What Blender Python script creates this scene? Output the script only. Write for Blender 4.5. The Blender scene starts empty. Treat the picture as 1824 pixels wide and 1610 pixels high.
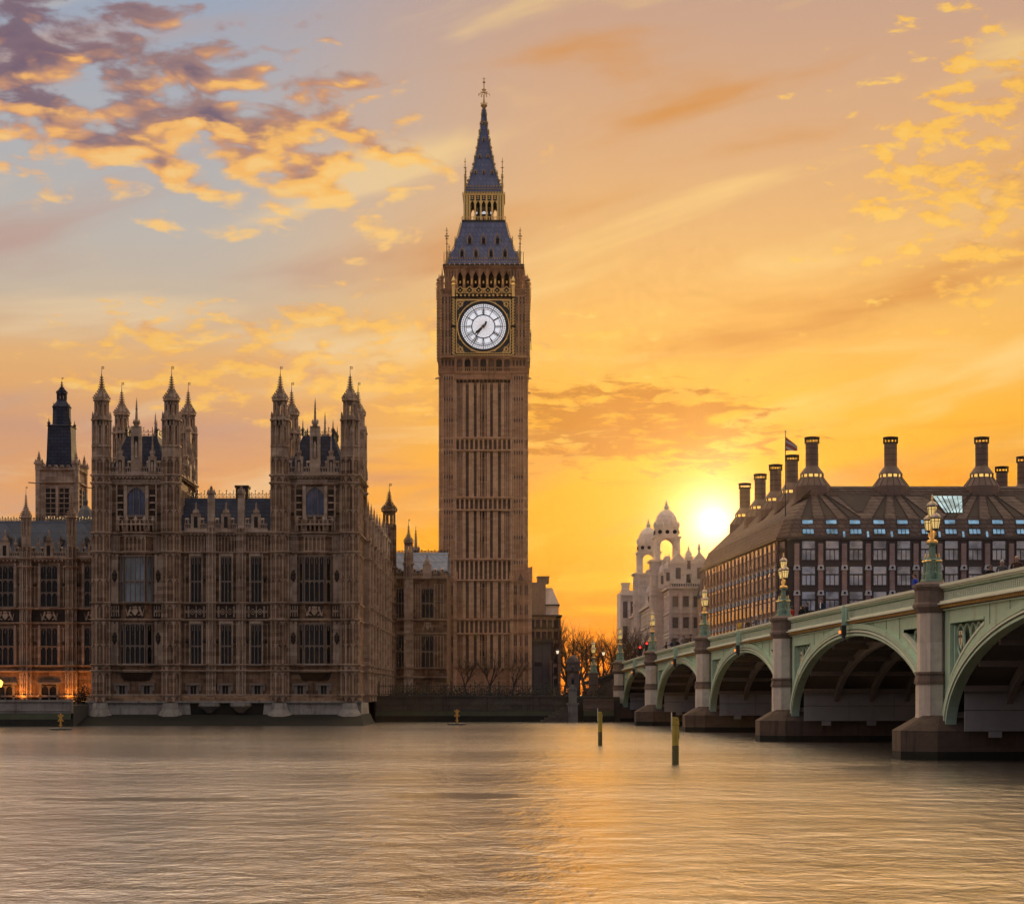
import bpy, bmesh, math, random
from mathutils import Vector, Matrix

# ------------------------------------------------------------------ camera, sky, sun, exposure
scene = bpy.context.scene
COL = scene.collection
CAM_Z = 3.3                     # eye height over the river, metres
cam_data = bpy.data.cameras.new('camera')
cam_data.sensor_width = 36.0
cam_data.lens = 3500.0 / 1824.0 * 36.0
cam_data.shift_x = 0.0
cam_data.shift_y = (1237.0 - 805.0) / 1824.0
cam_data.clip_start = 0.5
cam_data.clip_end = 20000.0
cam = bpy.data.objects.new('camera', cam_data)
cam.location = (0.0, 0.0, CAM_Z)
cam.rotation_euler = (math.radians(90), 0, 0)
COL.objects.link(cam)
scene.camera = cam
scene.view_settings.view_transform = 'Standard'
scene.view_settings.look = 'None'
scene.view_settings.exposure = 0.0
scene.view_settings.gamma = 1.0
scene.view_settings.use_curve_mapping = False
scene.cycles.use_denoising = True
scene.cycles.max_bounces = 6
scene.cycles.diffuse_bounces = 3
scene.cycles.glossy_bounces = 3
scene.cycles.volume_bounces = 0
scene.cycles.sample_clamp_indirect = 4.0
scene.cycles.caustics_reflective = False
scene.cycles.caustics_refractive = False

SUN_AZ = math.radians(5.84)     # right of the view axis (+Y)
SUN_EL = math.radians(4.6)
SUN_DIR = Vector((math.sin(SUN_AZ) * math.cos(SUN_EL), math.cos(SUN_AZ) * math.cos(SUN_EL), math.sin(SUN_EL)))

sun_data = bpy.data.lights.new('sun', 'SUN')
sun_data.energy = 2.4
sun_data.angle = math.radians(0.53)
sun_data.color = (1.0, 0.62, 0.25)
sun = bpy.data.objects.new('sun', sun_data)
sun.rotation_euler = (-SUN_DIR).to_track_quat('-Z', 'Y').to_euler()
sun.location = SUN_DIR * 300
COL.objects.link(sun)


def lin(r, g, b, a=1.0):
    """display sRGB 0..255 to linear"""
    def f(c):
        c /= 255.0
        return c / 12.92 if c <= 0.04045 else ((c + 0.055) / 1.055) ** 2.4
    return (f(r), f(g), f(b), a)


class NT:
    """small helper round a node tree"""
    def __init__(self, tree):
        self.t = tree
        self.n = tree.nodes
        self.l = tree.links

    def node(self, typ, **kw):
        n = self.n.new(typ)
        for k, v in kw.items():
            setattr(n, k, v)
        return n

    def put(self, sock, val):
        if isinstance(val, bpy.types.NodeSocket):
            self.l.new(val, sock)
        elif val is not None:
            sock.default_value = val

    def m(self, op, a, b=None, c=None, clamp=False):
        n = self.node('ShaderNodeMath', operation=op, use_clamp=clamp)
        self.put(n.inputs[0], a)
        if b is not None:
            self.put(n.inputs[1], b)
        if c is not None:
            self.put(n.inputs[2], c)
        return n.outputs[0]

    def vm(self, op, a, b=None):
        n = self.node('ShaderNodeVectorMath', operation=op)
        self.put(n.inputs[0], a)
        if b is not None:
            self.put(n.inputs[1], b)
        return n.outputs['Value'] if op in ('DOT_PRODUCT', 'LENGTH') else n.outputs[0]

    def xyz(self, x, y, z):
        n = self.node('ShaderNodeCombineXYZ')
        for i, v in enumerate((x, y, z)):
            self.put(n.inputs[i], v)
        return n.outputs[0]

    def sep(self, v):
        n = self.node('ShaderNodeSeparateXYZ')
        self.l.new(v, n.inputs[0])
        return n.outputs

    def ss(self, x, a, b, lo=0.0, hi=1.0):
        """smoothstep from a to b"""
        n = self.node('ShaderNodeMapRange', interpolation_type='SMOOTHSTEP')
        self.put(n.inputs[0], x)
        for i, v in enumerate((a, b, lo, hi)):
            self.put(n.inputs[i + 1], v)
        return n.outputs[0]

    def mix(self, fac, a, b, mode='MIX'):
        n = self.node('ShaderNodeMix', data_type='RGBA', blend_type=mode)
        n.clamp_factor = True
        self.put(n.inputs[0], fac)
        self.put(n.inputs[6], a)
        self.put(n.inputs[7], b)
        return n.outputs[2]

    def ramp(self, fac, stops):
        n = self.node('ShaderNodeValToRGB')
        cr = n.color_ramp
        while len(cr.elements) < len(stops):
            cr.elements.new(0.5)
        for e, (p, c) in zip(cr.elements, stops):
            e.position = p
            e.color = c
        self.put(n.inputs[0], fac)
        return n.outputs[0]

    def noise(self, vec, scale=1.0, detail=4.0, rough=0.55, dist=0.0, dim='3D', lac=2.0):
        n = self.node('ShaderNodeTexNoise', noise_dimensions=dim)
        self.put(n.inputs['Vector'], vec)
        n.inputs['Scale'].default_value = scale
        n.inputs['Detail'].default_value = detail
        n.inputs['Roughness'].default_value = rough
        n.inputs['Distortion'].default_value = dist
        n.inputs['Lacunarity'].default_value = lac
        return n.outputs['Fac']


def build_world():
    w = bpy.data.worlds.new('World')
    scene.world = w
    w.use_nodes = True
    t = NT(w.node_tree)
    t.n.clear()
    out = t.node('ShaderNodeOutputWorld')
    gen = t.node('ShaderNodeTexCoord').outputs['Generated']
    d = t.vm('NORMALIZE', gen)
    x, y, z = t.sep(d)
    az = t.m('MULTIPLY', t.m('ARCTAN2', x, y), 57.29578)
    el = t.m('MULTIPLY', t.m('ARCSINE', z), 57.29578)
    glow_el = math.radians(5.0)      # the glare sits a little above the disc's own centre, over the roofs
    dot = t.vm('DOT_PRODUCT', d, (math.sin(SUN_AZ) * math.cos(glow_el), math.cos(SUN_AZ) * math.cos(glow_el), math.sin(glow_el)))
    theta = t.m('MULTIPLY', t.m('ARCCOSINE', t.m('MINIMUM', dot, 1.0)), 57.29578)

    e40 = t.m('DIVIDE', t.m('MAXIMUM', el, 0.0), 40.0, clamp=True)
    k = 1 / 40.0
    near = t.ramp(e40, [
        (0.0, lin(255, 118, 0)), (2.6 * k, lin(255, 138, 0)), (4.5 * k, lin(254, 164, 0)),
        (6.0 * k, lin(250, 168, 18)), (8.0 * k, lin(250, 178, 52)), (10.5 * k, lin(248, 187, 96)),
        (13.0 * k, lin(238, 184, 118)), (16.0 * k, lin(222, 174, 132)), (19.5 * k, lin(203, 164, 142)),
        (27 * k, lin(255, 212, 154)), (40 * k, lin(255, 222, 176))])
    far = t.ramp(e40, [
        (0.0, lin(250, 150, 40)), (4.5 * k, lin(250, 166, 66)), (6.6 * k, lin(222, 160, 112)),
        (7.6 * k, lin(206, 156, 128)), (8.6 * k, lin(228, 170, 112)), (9.6 * k, lin(230, 178, 120)), (11.3 * k, lin(202, 184, 164)),
        (13.0 * k, lin(192, 184, 176)), (15.5 * k, lin(180, 180, 184)), (19.5 * k, lin(158, 170, 190)),
        (27 * k, lin(250, 212, 170)), (40 * k, lin(254, 222, 186))])
    east = t.ramp(t.m('DIVIDE', t.m('MAXIMUM', el, 0.0), 90.0, clamp=True), [
        (0.0, lin(138, 130, 138)), (0.12, lin(136, 135, 150)), (0.40, lin(164, 172, 196)), (1.0, lin(230, 216, 200))])
    # how far round from the sun, with a slow wobble so that no edge shows
    p = t.xyz(az, t.m('MULTIPLY', el, 1.0), 0.0)
    wob = t.m('MULTIPLY', t.m('SUBTRACT', t.noise(p, 0.06, 3, 0.5), 0.5), 9.0)
    daz = t.m('ADD', t.m('ABSOLUTE', t.m('SUBTRACT', az, 8.5)), wob)
    col = t.mix(t.ss(daz, 6.0, 18.0), near, far)
    col = t.mix(t.ss(t.m('ABSOLUTE', az), 75.0, 140.0), col, east)
    zen = t.mix(t.ss(el, 40.0, 85.0), col, lin(230, 216, 200))
    col = zen

    # high streaked veil: long thin bands climbing gently to the right
    a = math.radians(13)
    ra = t.m('ADD', t.m('MULTIPLY', az, math.cos(a)), t.m('MULTIPLY', el, math.sin(a)))
    rb = t.m('SUBTRACT', t.m('MULTIPLY', el, math.cos(a)), t.m('MULTIPLY', az, math.sin(a)))
    n_st = t.noise(t.xyz(t.m('MULTIPLY', ra, 0.09), t.m('MULTIPLY', rb, 0.42), 3.0), 1.0, 4.0, 0.5, 0.35)
    n_s2 = t.noise(t.xyz(t.m('MULTIPLY', az, 0.10), t.m('MULTIPLY', el, 0.75), 9.0), 1.0, 5.0, 0.55, 0.3)
    light = t.mix(t.ss(az, -9.0, 3.0), lin(236, 208, 168), t.mix(t.ss(el, 3.5, 9.0), lin(255, 182, 22), lin(255, 214, 136)))
    dark = t.mix(t.ss(az, -9.0, 1.0), lin(192, 160, 150), lin(218, 148, 76))
    veil_fade = t.ss(el, 26.0, 17.0)
    col = t.mix(t.m('MULTIPLY', t.ss(n_st, 0.54, 0.72), t.m('MULTIPLY', veil_fade, 0.75)), col, light)
    col = t.mix(t.m('MULTIPLY', t.ss(n_st, 0.49, 0.27), t.m('MULTIPLY', veil_fade, 0.9)), col, dark)
    col = t.mix(t.m('MULTIPLY', t.ss(n_s2, 0.56, 0.72), t.m('MULTIPLY', t.ss(el, 13.0, 8.0), 0.55)), col, light)
    low_dark = t.mix(t.ss(az, -6.0, 2.0), lin(198, 142, 122), lin(236, 138, 14))
    col = t.mix(t.m('MULTIPLY', t.ss(n_s2, 0.46, 0.30), t.m('MULTIPLY', t.ss(el, 10.0, 6.0), 0.7)), col, low_dark)

    # broken cloud, lit from below by the low sun
    def field(scale, off, squash, detail=5.0, rough=0.55):
        q = t.xyz(t.m('ADD', t.m('MULTIPLY', az, 1.0), off[0]), t.m('ADD', t.m('MULTIPLY', el, squash), off[1]), 1.7)
        q2 = t.xyz(t.m('ADD', t.m('MULTIPLY', az, 1.0), off[0] + 0.28), t.m('ADD', t.m('MULTIPLY', el, squash), off[1] - 0.62), 1.7)
        return t.noise(q, scale, detail, rough, 0.25), t.noise(q2, scale, 3.0, rough, 0.25)

    def blob(ca, ce, ra_, re_, slope=0.0):
        da = t.m('SUBTRACT', az, ca)
        de = t.m('ADD', t.m('SUBTRACT', el, ce), t.m('MULTIPLY', da, slope))
        r2 = t.m('ADD', t.m('POWER', t.m('DIVIDE', t.m('ABSOLUTE', da), ra_), 2.0), t.m('POWER', t.m('DIVIDE', t.m('ABSOLUTE', de), re_), 2.0))
        return t.m('SUBTRACT', 1.0, t.m('SQRT', r2)), de     # 1 at the middle, 0 on the rim

    gold = t.mix(t.ss(az, -15.0, 0.0), lin(250, 182, 100), lin(255, 192, 92))

    def shade(lit_, dark_, mid_, gold_, pale_=lin(255, 216, 140)):
        c = t.mix(t.ss(lit_, -0.9, -0.2), dark_, mid_)
        c = t.mix(t.ss(lit_, -0.35, 0.35), c, gold_)
        return t.mix(t.m('MULTIPLY', t.ss(lit_, 0.3, 1.1), 0.55), c, pale_)

    # the big bank, upper left
    n1, n1b = field(0.60, (11.3, 4.1), 2.3, 5.0, 0.50)
    mk, de = blob(-10.6, 16.3, 9.2, 2.8, 0.17)
    dens = t.m('ADD', n1, t.m('MULTIPLY', t.m('MINIMUM', t.m('MAXIMUM', mk, -0.6), 0.5), 0.36))
    cover = t.ss(dens, 0.53, 0.68)
    lit = t.m('ADD', t.m('MULTIPLY', t.m('SUBTRACT', n1, n1b), 4.6), t.m('MULTIPLY', de, -0.40))
    lit = t.m('ADD', lit, t.m('MULTIPLY', t.m('ADD', az, 6.3), 0.09))
    mauve = t.mix(t.ss(az, -15.0, -6.0), lin(122, 98, 114), lin(170, 132, 122))
    bank = shade(lit, mauve, lin(204, 146, 112), gold)
    bank = t.mix(t.m('MULTIPLY', t.ss(dens, 0.66, 0.84), t.ss(lit, 0.5, -0.6)), bank, lin(112, 90, 110))
    col = t.mix(t.m('MULTIPLY', cover, 0.92), col, bank)
    # small gold puffs, right
    n2, n2b = field(0.95, (41.0, 17.0), 2.2)
    mk2, de2 = blob(13.6, 14.6, 4.8, 4.4, -0.1)
    dens2 = t.m('ADD', n2, t.m('MULTIPLY', t.m('MINIMUM', t.m('MAXIMUM', mk2, -0.8), 0.45), 0.28))
    lit2 = t.m('ADD', t.m('MULTIPLY', t.m('SUBTRACT', n2, n2b), 3.5), t.m('MULTIPLY', t.m('SUBTRACT', az, 13.5), -0.12))
    puff = shade(lit2, lin(204, 150, 108), lin(232, 172, 98), lin(255, 194, 84), lin(255, 210, 110))
    col = t.mix(t.m('MULTIPLY', t.ss(dens2, 0.575, 0.70), 0.9), col, puff)
    # warm flecks behind the palace roofs
    mk3, de3 = blob(-5.5, 9.6, 9.0, 1.9, -0.05)
    n3, n3b = field(0.8, (77.0, 31.0), 2.4)
    dens3 = t.m('ADD', n3, t.m('MULTIPLY', t.m('MINIMUM', t.m('MAXIMUM', mk3, -0.8), 0.5), 0.26))
    lit3 = t.m('MULTIPLY', t.m('SUBTRACT', n3, n3b), 4.0)
    fleck = shade(lit3, lin(214, 154, 116), lin(234, 172, 104), lin(255, 194, 88))
    col = t.mix(t.m('MULTIPLY', t.ss(dens3, 0.54, 0.70), 0.75), col, fleck)
    # rippled dark band, low, between the clock tower and the sun
    mk4, de4 = blob(3.6, 7.75, 4.6, 1.35, 0.06)
    n4 = t.noise(t.xyz(t.m('MULTIPLY', az, 0.9), t.m('MULTIPLY', el, 3.6), 5.0), 1.0, 6.0, 0.62, 0.5)
    dens4 = t.m('ADD', n4, t.m('MULTIPLY', t.m('MINIMUM', t.m('MAXIMUM', mk4, -0.8), 0.5), 0.34))
    col = t.mix(t.m('MULTIPLY', t.ss(dens4, 0.50, 0.68), 0.85), col, lin(186, 110, 40))

    # a share of the physical sky
    sky = t.node('ShaderNodeTexSky', sky_type='NISHITA')
    sky.sun_disc = False
    sky.sun_elevation = SUN_EL
    sky.sun_rotation = SUN_AZ
    sky.air_density = 1.0
    sky.dust_density = 2.0
    sky.ozone_density = 1.0
    bg_sky = t.node('ShaderNodeBackground')
    t.l.new(sky.outputs[0], bg_sky.inputs[0])
    bg_sky.inputs[1].default_value = 0.05
    bg = t.node('ShaderNodeBackground')
    col = t.mix(t.ss(el, 0.0, -6.0), col, lin(60, 50, 42))
    # aureole and the disc itself
    g1 = t.m('MULTIPLY', t.m('POWER', 2.71828, t.m('MULTIPLY', theta, -1 / 1.9)), 0.22)
    g2 = t.m('MULTIPLY', t.m('POWER', 2.71828, t.m('MULTIPLY', theta, -1 / 0.55)), 3.4)
    disc = t.ss(theta, 0.34, 0.27, 0.0, 10.0)
    # added brightening of the unseen sky overhead, to lighten the water
    t.l.new(t.m('MULTIPLY', 0.97, t.m('ADD', 1.0, t.m('MULTIPLY', t.m('MULTIPLY', t.ss(el, 20.0, 30.0), t.ss(t.m('ABSOLUTE', az), 120.0, 60.0)), 0.85))), bg.inputs[1])
    t.l.new(col, bg.inputs[0])
    bgs = []
    for strength, c in ((g1, (1.0, 0.62, 0.08, 1)), (g2, (1.0, 0.86, 0.50, 1)), (disc, (1.0, 0.92, 0.74, 1))):
        b = t.node('ShaderNodeBackground')
        b.inputs[0].default_value = c
        t.l.new(strength, b.inputs[1])
        bgs.append(b)
    mx = t.node('ShaderNodeMixShader')
    mx.inputs[0].default_value = 0.045
    t.l.new(bg.outputs[0], mx.inputs[1])
    t.l.new(bg_sky.outputs[0], mx.inputs[2])
    cur = mx.outputs[0]
    for b in bgs:
        ad = t.node('ShaderNodeAddShader')
        t.l.new(cur, ad.inputs[0])
        t.l.new(b.outputs[0], ad.inputs[1])
        cur = ad.outputs[0]
    t.l.new(cur, out.inputs['Surface'])


build_world()

# ------------------------------------------------------------------ helpers
def px(x, Y):
    """metres across at depth Y for a point read off the photograph"""
    return (x - 912.0) * Y / 3500.0


def pz(y, Y):
    return CAM_Z + (1237.0 - y) * Y / 3500.0


class MB:
    """collects faces; build() links them as ONE mesh object"""
    def __init__(self, T=None):
        self.v = []
        self.f = []
        self.mi = []
        self.T = T or Matrix.Identity(4)
        self.flip = self.T.to_3x3().determinant() < 0

    def frame(self, T):
        self.T = T
        self.flip = T.to_3x3().determinant() < 0
        return self

    def add(self, verts, faces, m=0):
        b = len(self.v)
        T = self.T
        self.v.extend([(T @ Vector(p))[:] for p in verts])
        for f in faces:
            f = [i + b for i in f]
            if self.flip:
                f.reverse()
            self.f.append(f)
            self.mi.append(m)

    def box(self, x0, x1, y0, y1, z0, z1, m=0):
        if x0 > x1: x0, x1 = x1, x0
        if y0 > y1: y0, y1 = y1, y0
        if z0 > z1: z0, z1 = z1, z0
        self.add([(x0, y0, z0), (x1, y0, z0), (x1, y1, z0), (x0, y1, z0), (x0, y0, z1), (x1, y0, z1), (x1, y1, z1), (x0, y1, z1)],
                 [(3, 2, 1, 0), (4, 5, 6, 7), (0, 1, 5, 4), (1, 2, 6, 5), (2, 3, 7, 6), (3, 0, 4, 7)], m)

    def hexa(self, a, b, m=0):
        """bottom quad a (4 points, anticlockwise from above) to top quad b"""
        self.add(list(a) + list(b), [(3, 2, 1, 0), (4, 5, 6, 7), (0, 1, 5, 4), (1, 2, 6, 5), (2, 3, 7, 6), (3, 0, 4, 7)], m)

    def prism(self, pts, z0, z1, m=0, pts2=None):
        n = len(pts)
        q = pts2 or pts
        self.add([(p[0], p[1], z0) for p in pts] + [(p[0], p[1], z1) for p in q],
                 [tuple(range(n - 1, -1, -1)), tuple(range(n, 2 * n))] + [(i, (i + 1) % n, n + (i + 1) % n, n + i) for i in range(n)], m)

    def extr(self, poly, y0, y1, m=0):
        """polygon in the x-z plane pushed along y"""
        n = len(poly)
        self.add([(p[0], y0, p[1]) for p in poly] + [(p[0], y1, p[1]) for p in poly],
                 [tuple(range(n)), tuple(range(2 * n - 1, n - 1, -1))] + [((i + 1) % n, i, n + i, n + (i + 1) % n) for i in range(n)], m)

    def lathe(self, cx, cy, prof, n=8, m=0, rot=0.0, cap=True, sx=1.0, sy=1.0):
        vs = []
        for r, z in prof:
            for i in range(n):
                a = rot + 2 * math.pi * i / n
                vs.append((cx + r * math.cos(a) * sx, cy + r * math.sin(a) * sy, z))
        fs = []
        for k in range(len(prof) - 1):
            for i in range(n):
                j = (i + 1) % n
                fs.append((k * n + i, k * n + j, (k + 1) * n + j, (k + 1) * n + i))
        if cap:
            fs.append(tuple(range(n - 1, -1, -1)))
            b = (len(prof) - 1) * n
            fs.append(tuple(range(b, b + n)))
        self.add(vs, fs, m)

    def tube(self, pts, rad, n=6, m=0, cap=True):
        pts = [Vector(p) for p in pts]
        if not isinstance(rad, (list, tuple)):
            rad = [rad] * len(pts)
        vs = []
        up = None
        for i, p in enumerate(pts):
            d = (pts[min(i + 1, len(pts) - 1)] - pts[max(i - 1, 0)])
            if d.length < 1e-9:
                d = Vector((0, 0, 1))
            d.normalize()
            if up is None:
                up = Vector((0, 0, 1)) if abs(d.z) < 0.9 else Vector((1, 0, 0))
            s = d.cross(up)
            if s.length < 1e-6:
                s = d.cross(Vector((0.3, 1, 0.2)))
            s.normalize()
            up = s.cross(d).normalized()
            for k in range(n):
                a = 2 * math.pi * k / n
                vs.append((p + (s * math.cos(a) + up * math.sin(a)) * rad[i])[:])
        fs = []
        for i in range(len(pts) - 1):
            for k in range(n):
                j = (k + 1) % n
                fs.append((i * n + k, i * n + j, (i + 1) * n + j, (i + 1) * n + k))
        if cap:
            fs.append(tuple(range(n - 1, -1, -1)))
            b = (len(pts) - 1) * n
            fs.append(tuple(range(b, b + n)))
        self.add(vs, fs, m)

    def ball(self, c, r, m=0, n=8, k=5, sz=1.0):
        prof = []
        for i in range(k + 1):
            a = -math.pi / 2 + math.pi * i / k
            prof.append((max(r * math.cos(a), r * 0.02), c[2] + r * sz * math.sin(a)))
        self.lathe(c[0], c[1], prof, n, m)

    def bar(self, a, b, w, d, m=0, up=(0, 1, 0)):
        """square bar from a to b"""
        a, b = Vector(a), Vector(b)
        t = (b - a).normalized()
        u = Vector(up)
        s = t.cross(u)
        if s.length < 1e-6:
            s = t.cross(Vector((1, 0, 0)))
        s.normalize()
        u = s.cross(t).normalized()
        s *= w / 2
        u *= d / 2
        q = [a - s - u, a + s - u, a + s + u, a - s + u, b - s - u, b + s - u, b + s + u, b - s + u]
        self.add([p[:] for p in q], [(3, 2, 1, 0), (4, 5, 6, 7), (0, 1, 5, 4), (1, 2, 6, 5), (2, 3, 7, 6), (3, 0, 4, 7)], m)

    def build(self, name, mats, parent=None, smooth=False, origin=None):
        me = bpy.data.meshes.new(name)
        vs = self.v
        if origin is not None:
            ox, oy, oz = origin
            vs = [(x - ox, y - oy, z - oz) for x, y, z in vs]
        me.from_pydata(vs, [], self.f)
        if not isinstance(mats, (list, tuple)):
            mats = [mats]
        for mt in mats:
            me.materials.append(mt)
        me.polygons.foreach_set('material_index', self.mi)
        if smooth:
            me.polygons.foreach_set('use_smooth', [True] * len(me.polygons))
        me.update()
        o = bpy.data.objects.new(name, me)
        COL.objects.link(o)
        if parent is not None:
            o.parent = parent
            if origin is not None:
                o.location = origin
        elif origin is not None:
            o.location = origin
        return o


def tag(o, label=None, cat=None, group=None, kind=None):
    if label: o['label'] = label
    if cat: o['category'] = cat
    if group: o['group'] = group
    if kind: o['kind'] = kind
    return o


def thing(name, label, cat, group=None, loc=(0, 0, 0), rz=0.0):
    o = bpy.data.objects.new(name, None)
    o.empty_display_size = 0.5
    o.location = loc
    o.rotation_euler = (0, 0, rz)
    COL.objects.link(o)
    return tag(o, label, cat, group)


def copy_tree(o, parent=None):
    c = o.copy()
    COL.objects.link(c)
    if parent is not None:
        c.parent = parent
    for ch in [k for k in bpy.data.objects if k.parent == o]:
        copy_tree(ch, c)
    return c


def plane_frame(origin, u, n):
    """facade frame: local x runs along u, local -y points out along n, local z is up"""
    u = Vector(u).normalized()
    n = Vector(n).normalized()
    M = Matrix.Identity(4)
    for i in range(3):
        M[i][0] = u[i]
        M[i][1] = -n[i]
        M[i][2] = (0, 0, 1)[i]
        M[i][3] = origin[i]
    return M


# ------------------------------------------------------------------ materials
def new_mat(name):
    m = bpy.data.materials.new(name)
    m.use_nodes = True
    t = NT(m.node_tree)
    bsdf = [n for n in t.n if n.type == 'BSDF_PRINCIPLED'][0]
    return m, t, bsdf


def wall_coords(t):
    pos = t.node('ShaderNodeNewGeometry').outputs['Position']
    x, y, z = t.sep(pos)
    return pos, t.xyz(t.m('ADD', x, y), z, 0.0)


def stone(name, c1, c2, block=(1.1, 0.42), stain=0.5, bump=0.35, rough=0.85, mortar=0.75, patch=0.9):
    m, t, b = new_mat(name)
    pos, uv = wall_coords(t)
    br = t.node('ShaderNodeTexBrick')
    t.l.new(uv, br.inputs['Vector'])
    br.inputs['Color1'].default_value = (*c1, 1)
    br.inputs['Color2'].default_value = (*c2, 1)
    br.inputs['Mortar'].default_value = tuple(mortar * (a + q) / 2 for a, q in zip(c1, c2)) + (1,)
    br.inputs['Scale'].default_value = 1.0
    br.inputs['Mortar Size'].default_value = 0.012
    br.inputs['Bias'].default_value = 0.0
    br.inputs['Brick Width'].default_value = block[0]
    br.inputs['Row Height'].default_value = block[1]
    n1 = t.noise(pos, 0.35, 6, 0.62)
    n2 = t.noise(pos, 2.6, 5, 0.6)
    x, y, z = t.sep(pos)
    streak = t.noise(t.xyz(t.m('MULTIPLY', x, 2.2), t.m('MULTIPLY', y, 2.2), t.m('MULTIPLY', z, 0.16)), 1.0, 4, 0.6)
    col = t.mix(t.m('MULTIPLY', t.ss(n1, 0.35, 0.7), patch * 0.6), br.outputs['Color'], (c2[0] * 1.25, c2[1] * 1.2, c2[2] * 1.12, 1))
    col = t.mix(t.m('MULTIPLY', t.ss(streak, 0.5, 0.75), stain), col, (c1[0] * 0.34, c1[1] * 0.33, c1[2] * 0.34, 1))
    col = t.mix(t.m('MULTIPLY', t.ss(n2, 0.45, 0.8), 0.4), col, (c1[0] * 0.55, c1[1] * 0.52, c1[2] * 0.5, 1))
    t.l.new(col, b.inputs['Base Color'])
    b.inputs['Roughness'].default_value = rough
    b.inputs['Specular IOR Level'].default_value = 0.25
    bp = t.node('ShaderNodeBump')
    bp.inputs['Strength'].default_value = bump
    bp.inputs['Distance'].default_value = 0.05
    t.l.new(t.m('ADD', n2, t.m('MULTIPLY', br.outputs['Fac'], -0.7)), bp.inputs['Height'])
    t.l.new(bp.outputs[0], b.inputs['Normal'])
    return m


def paint(name, c, rough=0.5, metal=0.0, var=0.25, scale=1.5, rust=0.0, bump=0.08, spec=0.5):
    m, t, b = new_mat(name)
    pos = t.node('ShaderNodeNewGeometry').outputs['Position']
    n1 = t.noise(pos, scale, 5, 0.6)
    n2 = t.noise(pos, scale * 7, 3, 0.6)
    col = t.mix(t.m('MULTIPLY', t.ss(n1, 0.35, 0.72), var), (*c, 1), (c[0] * 0.5, c[1] * 0.5, c[2] * 0.5, 1))
    if rust:
        x, y, z = t.sep(pos)
        st = t.noise(t.xyz(t.m('MULTIPLY', x, 1.3), t.m('MULTIPLY', y, 1.3), t.m('MULTIPLY', z, 0.12)), 1.0, 5, 0.65)
        col = t.mix(t.m('MULTIPLY', t.ss(st, 0.56, 0.74), rust), col, (0.16, 0.085, 0.035, 1))
    t.l.new(col, b.inputs['Base Color'])
    b.inputs['Roughness'].default_value = rough
    b.inputs['Metallic'].default_value = metal
    b.inputs['Specular IOR Level'].default_value = spec
    bp = t.node('ShaderNodeBump')
    bp.inputs['Strength'].default_value = bump
    bp.inputs['Distance'].default_value = 0.02
    t.l.new(n2, bp.inputs['Height'])
    t.l.new(bp.outputs[0], b.inputs['Normal'])
    return m


def tiles(name, c1, c2, w, h, rough=0.45, line=0.4, spec=0.5, size=0.035, metal=0.0):
    m, t, b = new_mat(name)
    pos, uv = wall_coords(t)
    br = t.node('ShaderNodeTexBrick')
    t.l.new(uv, br.inputs['Vector'])
    br.inputs['Color1'].default_value = (*c1, 1)
    br.inputs['Color2'].default_value = (*c2, 1)
    br.inputs['Mortar'].default_value = tuple(a * line for a in c1) + (1,)
    br.inputs['Scale'].default_value = 1.0
    br.inputs['Mortar Size'].default_value = size
    br.inputs['Brick Width'].default_value = w
    br.inputs['Row Height'].default_value = h
    n1 = t.noise(pos, 0.8, 5, 0.6)
    col = t.mix(t.m('MULTIPLY', t.ss(n1, 0.4, 0.75), 0.45), br.outputs['Color'], (c1[0] * 0.5, c1[1] * 0.5, c1[2] * 0.5, 1))
    t.l.new(col, b.inputs['Base Color'])
    t.l.new(t.m('ADD', rough - 0.1, t.m('MULTIPLY', n1, 0.25)), b.inputs['Roughness'])
    b.inputs['Specular IOR Level'].default_value = spec
    b.inputs['Metallic'].default_value = metal
    bp = t.node('ShaderNodeBump')
    bp.inputs['Strength'].default_value = 0.5
    bp.inputs['Distance'].default_value = 0.04
    t.l.new(t.m('ADD', t.m('MULTIPLY', br.outputs['Fac'], -1.0), t.m('MULTIPLY', n1, 0.3)), bp.inputs['Height'])
    t.l.new(bp.outputs[0], b.inputs['Normal'])
    return m


def glass(name, c, rough=0.06, spec=0.8, wob=0.04, scale=0.9, metal=0.0):
    """dark window glass that mirrors the sky, each pane a little out of true"""
    m, t, b = new_mat(name)
    pos = t.node('ShaderNodeNewGeometry').outputs['Position']
    n1 = t.noise(pos, scale, 3, 0.5)
    n0 = t.noise(pos, 0.55, 2, 0.5)
    t.l.new(t.mix(t.ss(n0, 0.35, 0.7), (*c, 1), (c[0] * 0.4, c[1] * 0.4, c[2] * 0.4, 1)), b.inputs['Base Color'])
    b.inputs['Roughness'].default_value = rough
    b.inputs['Metallic'].default_value = metal
    b.inputs['Specular IOR Level'].default_value = spec
    bp = t.node('ShaderNodeBump')
    bp.inputs['Strength'].default_value = wob
    bp.inputs['Distance'].default_value = 0.3
    t.l.new(n1, bp.inputs['Height'])
    t.l.new(bp.outputs[0], b.inputs['Normal'])
    return m


def lit(name, c, strength):
    m, t, b = new_mat(name)
    b.inputs['Base Color'].default_value = (*c, 1)
    b.inputs['Emission Color'].default_value = (*c, 1)
    b.inputs['Emission Strength'].default_value = strength
    return m


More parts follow.
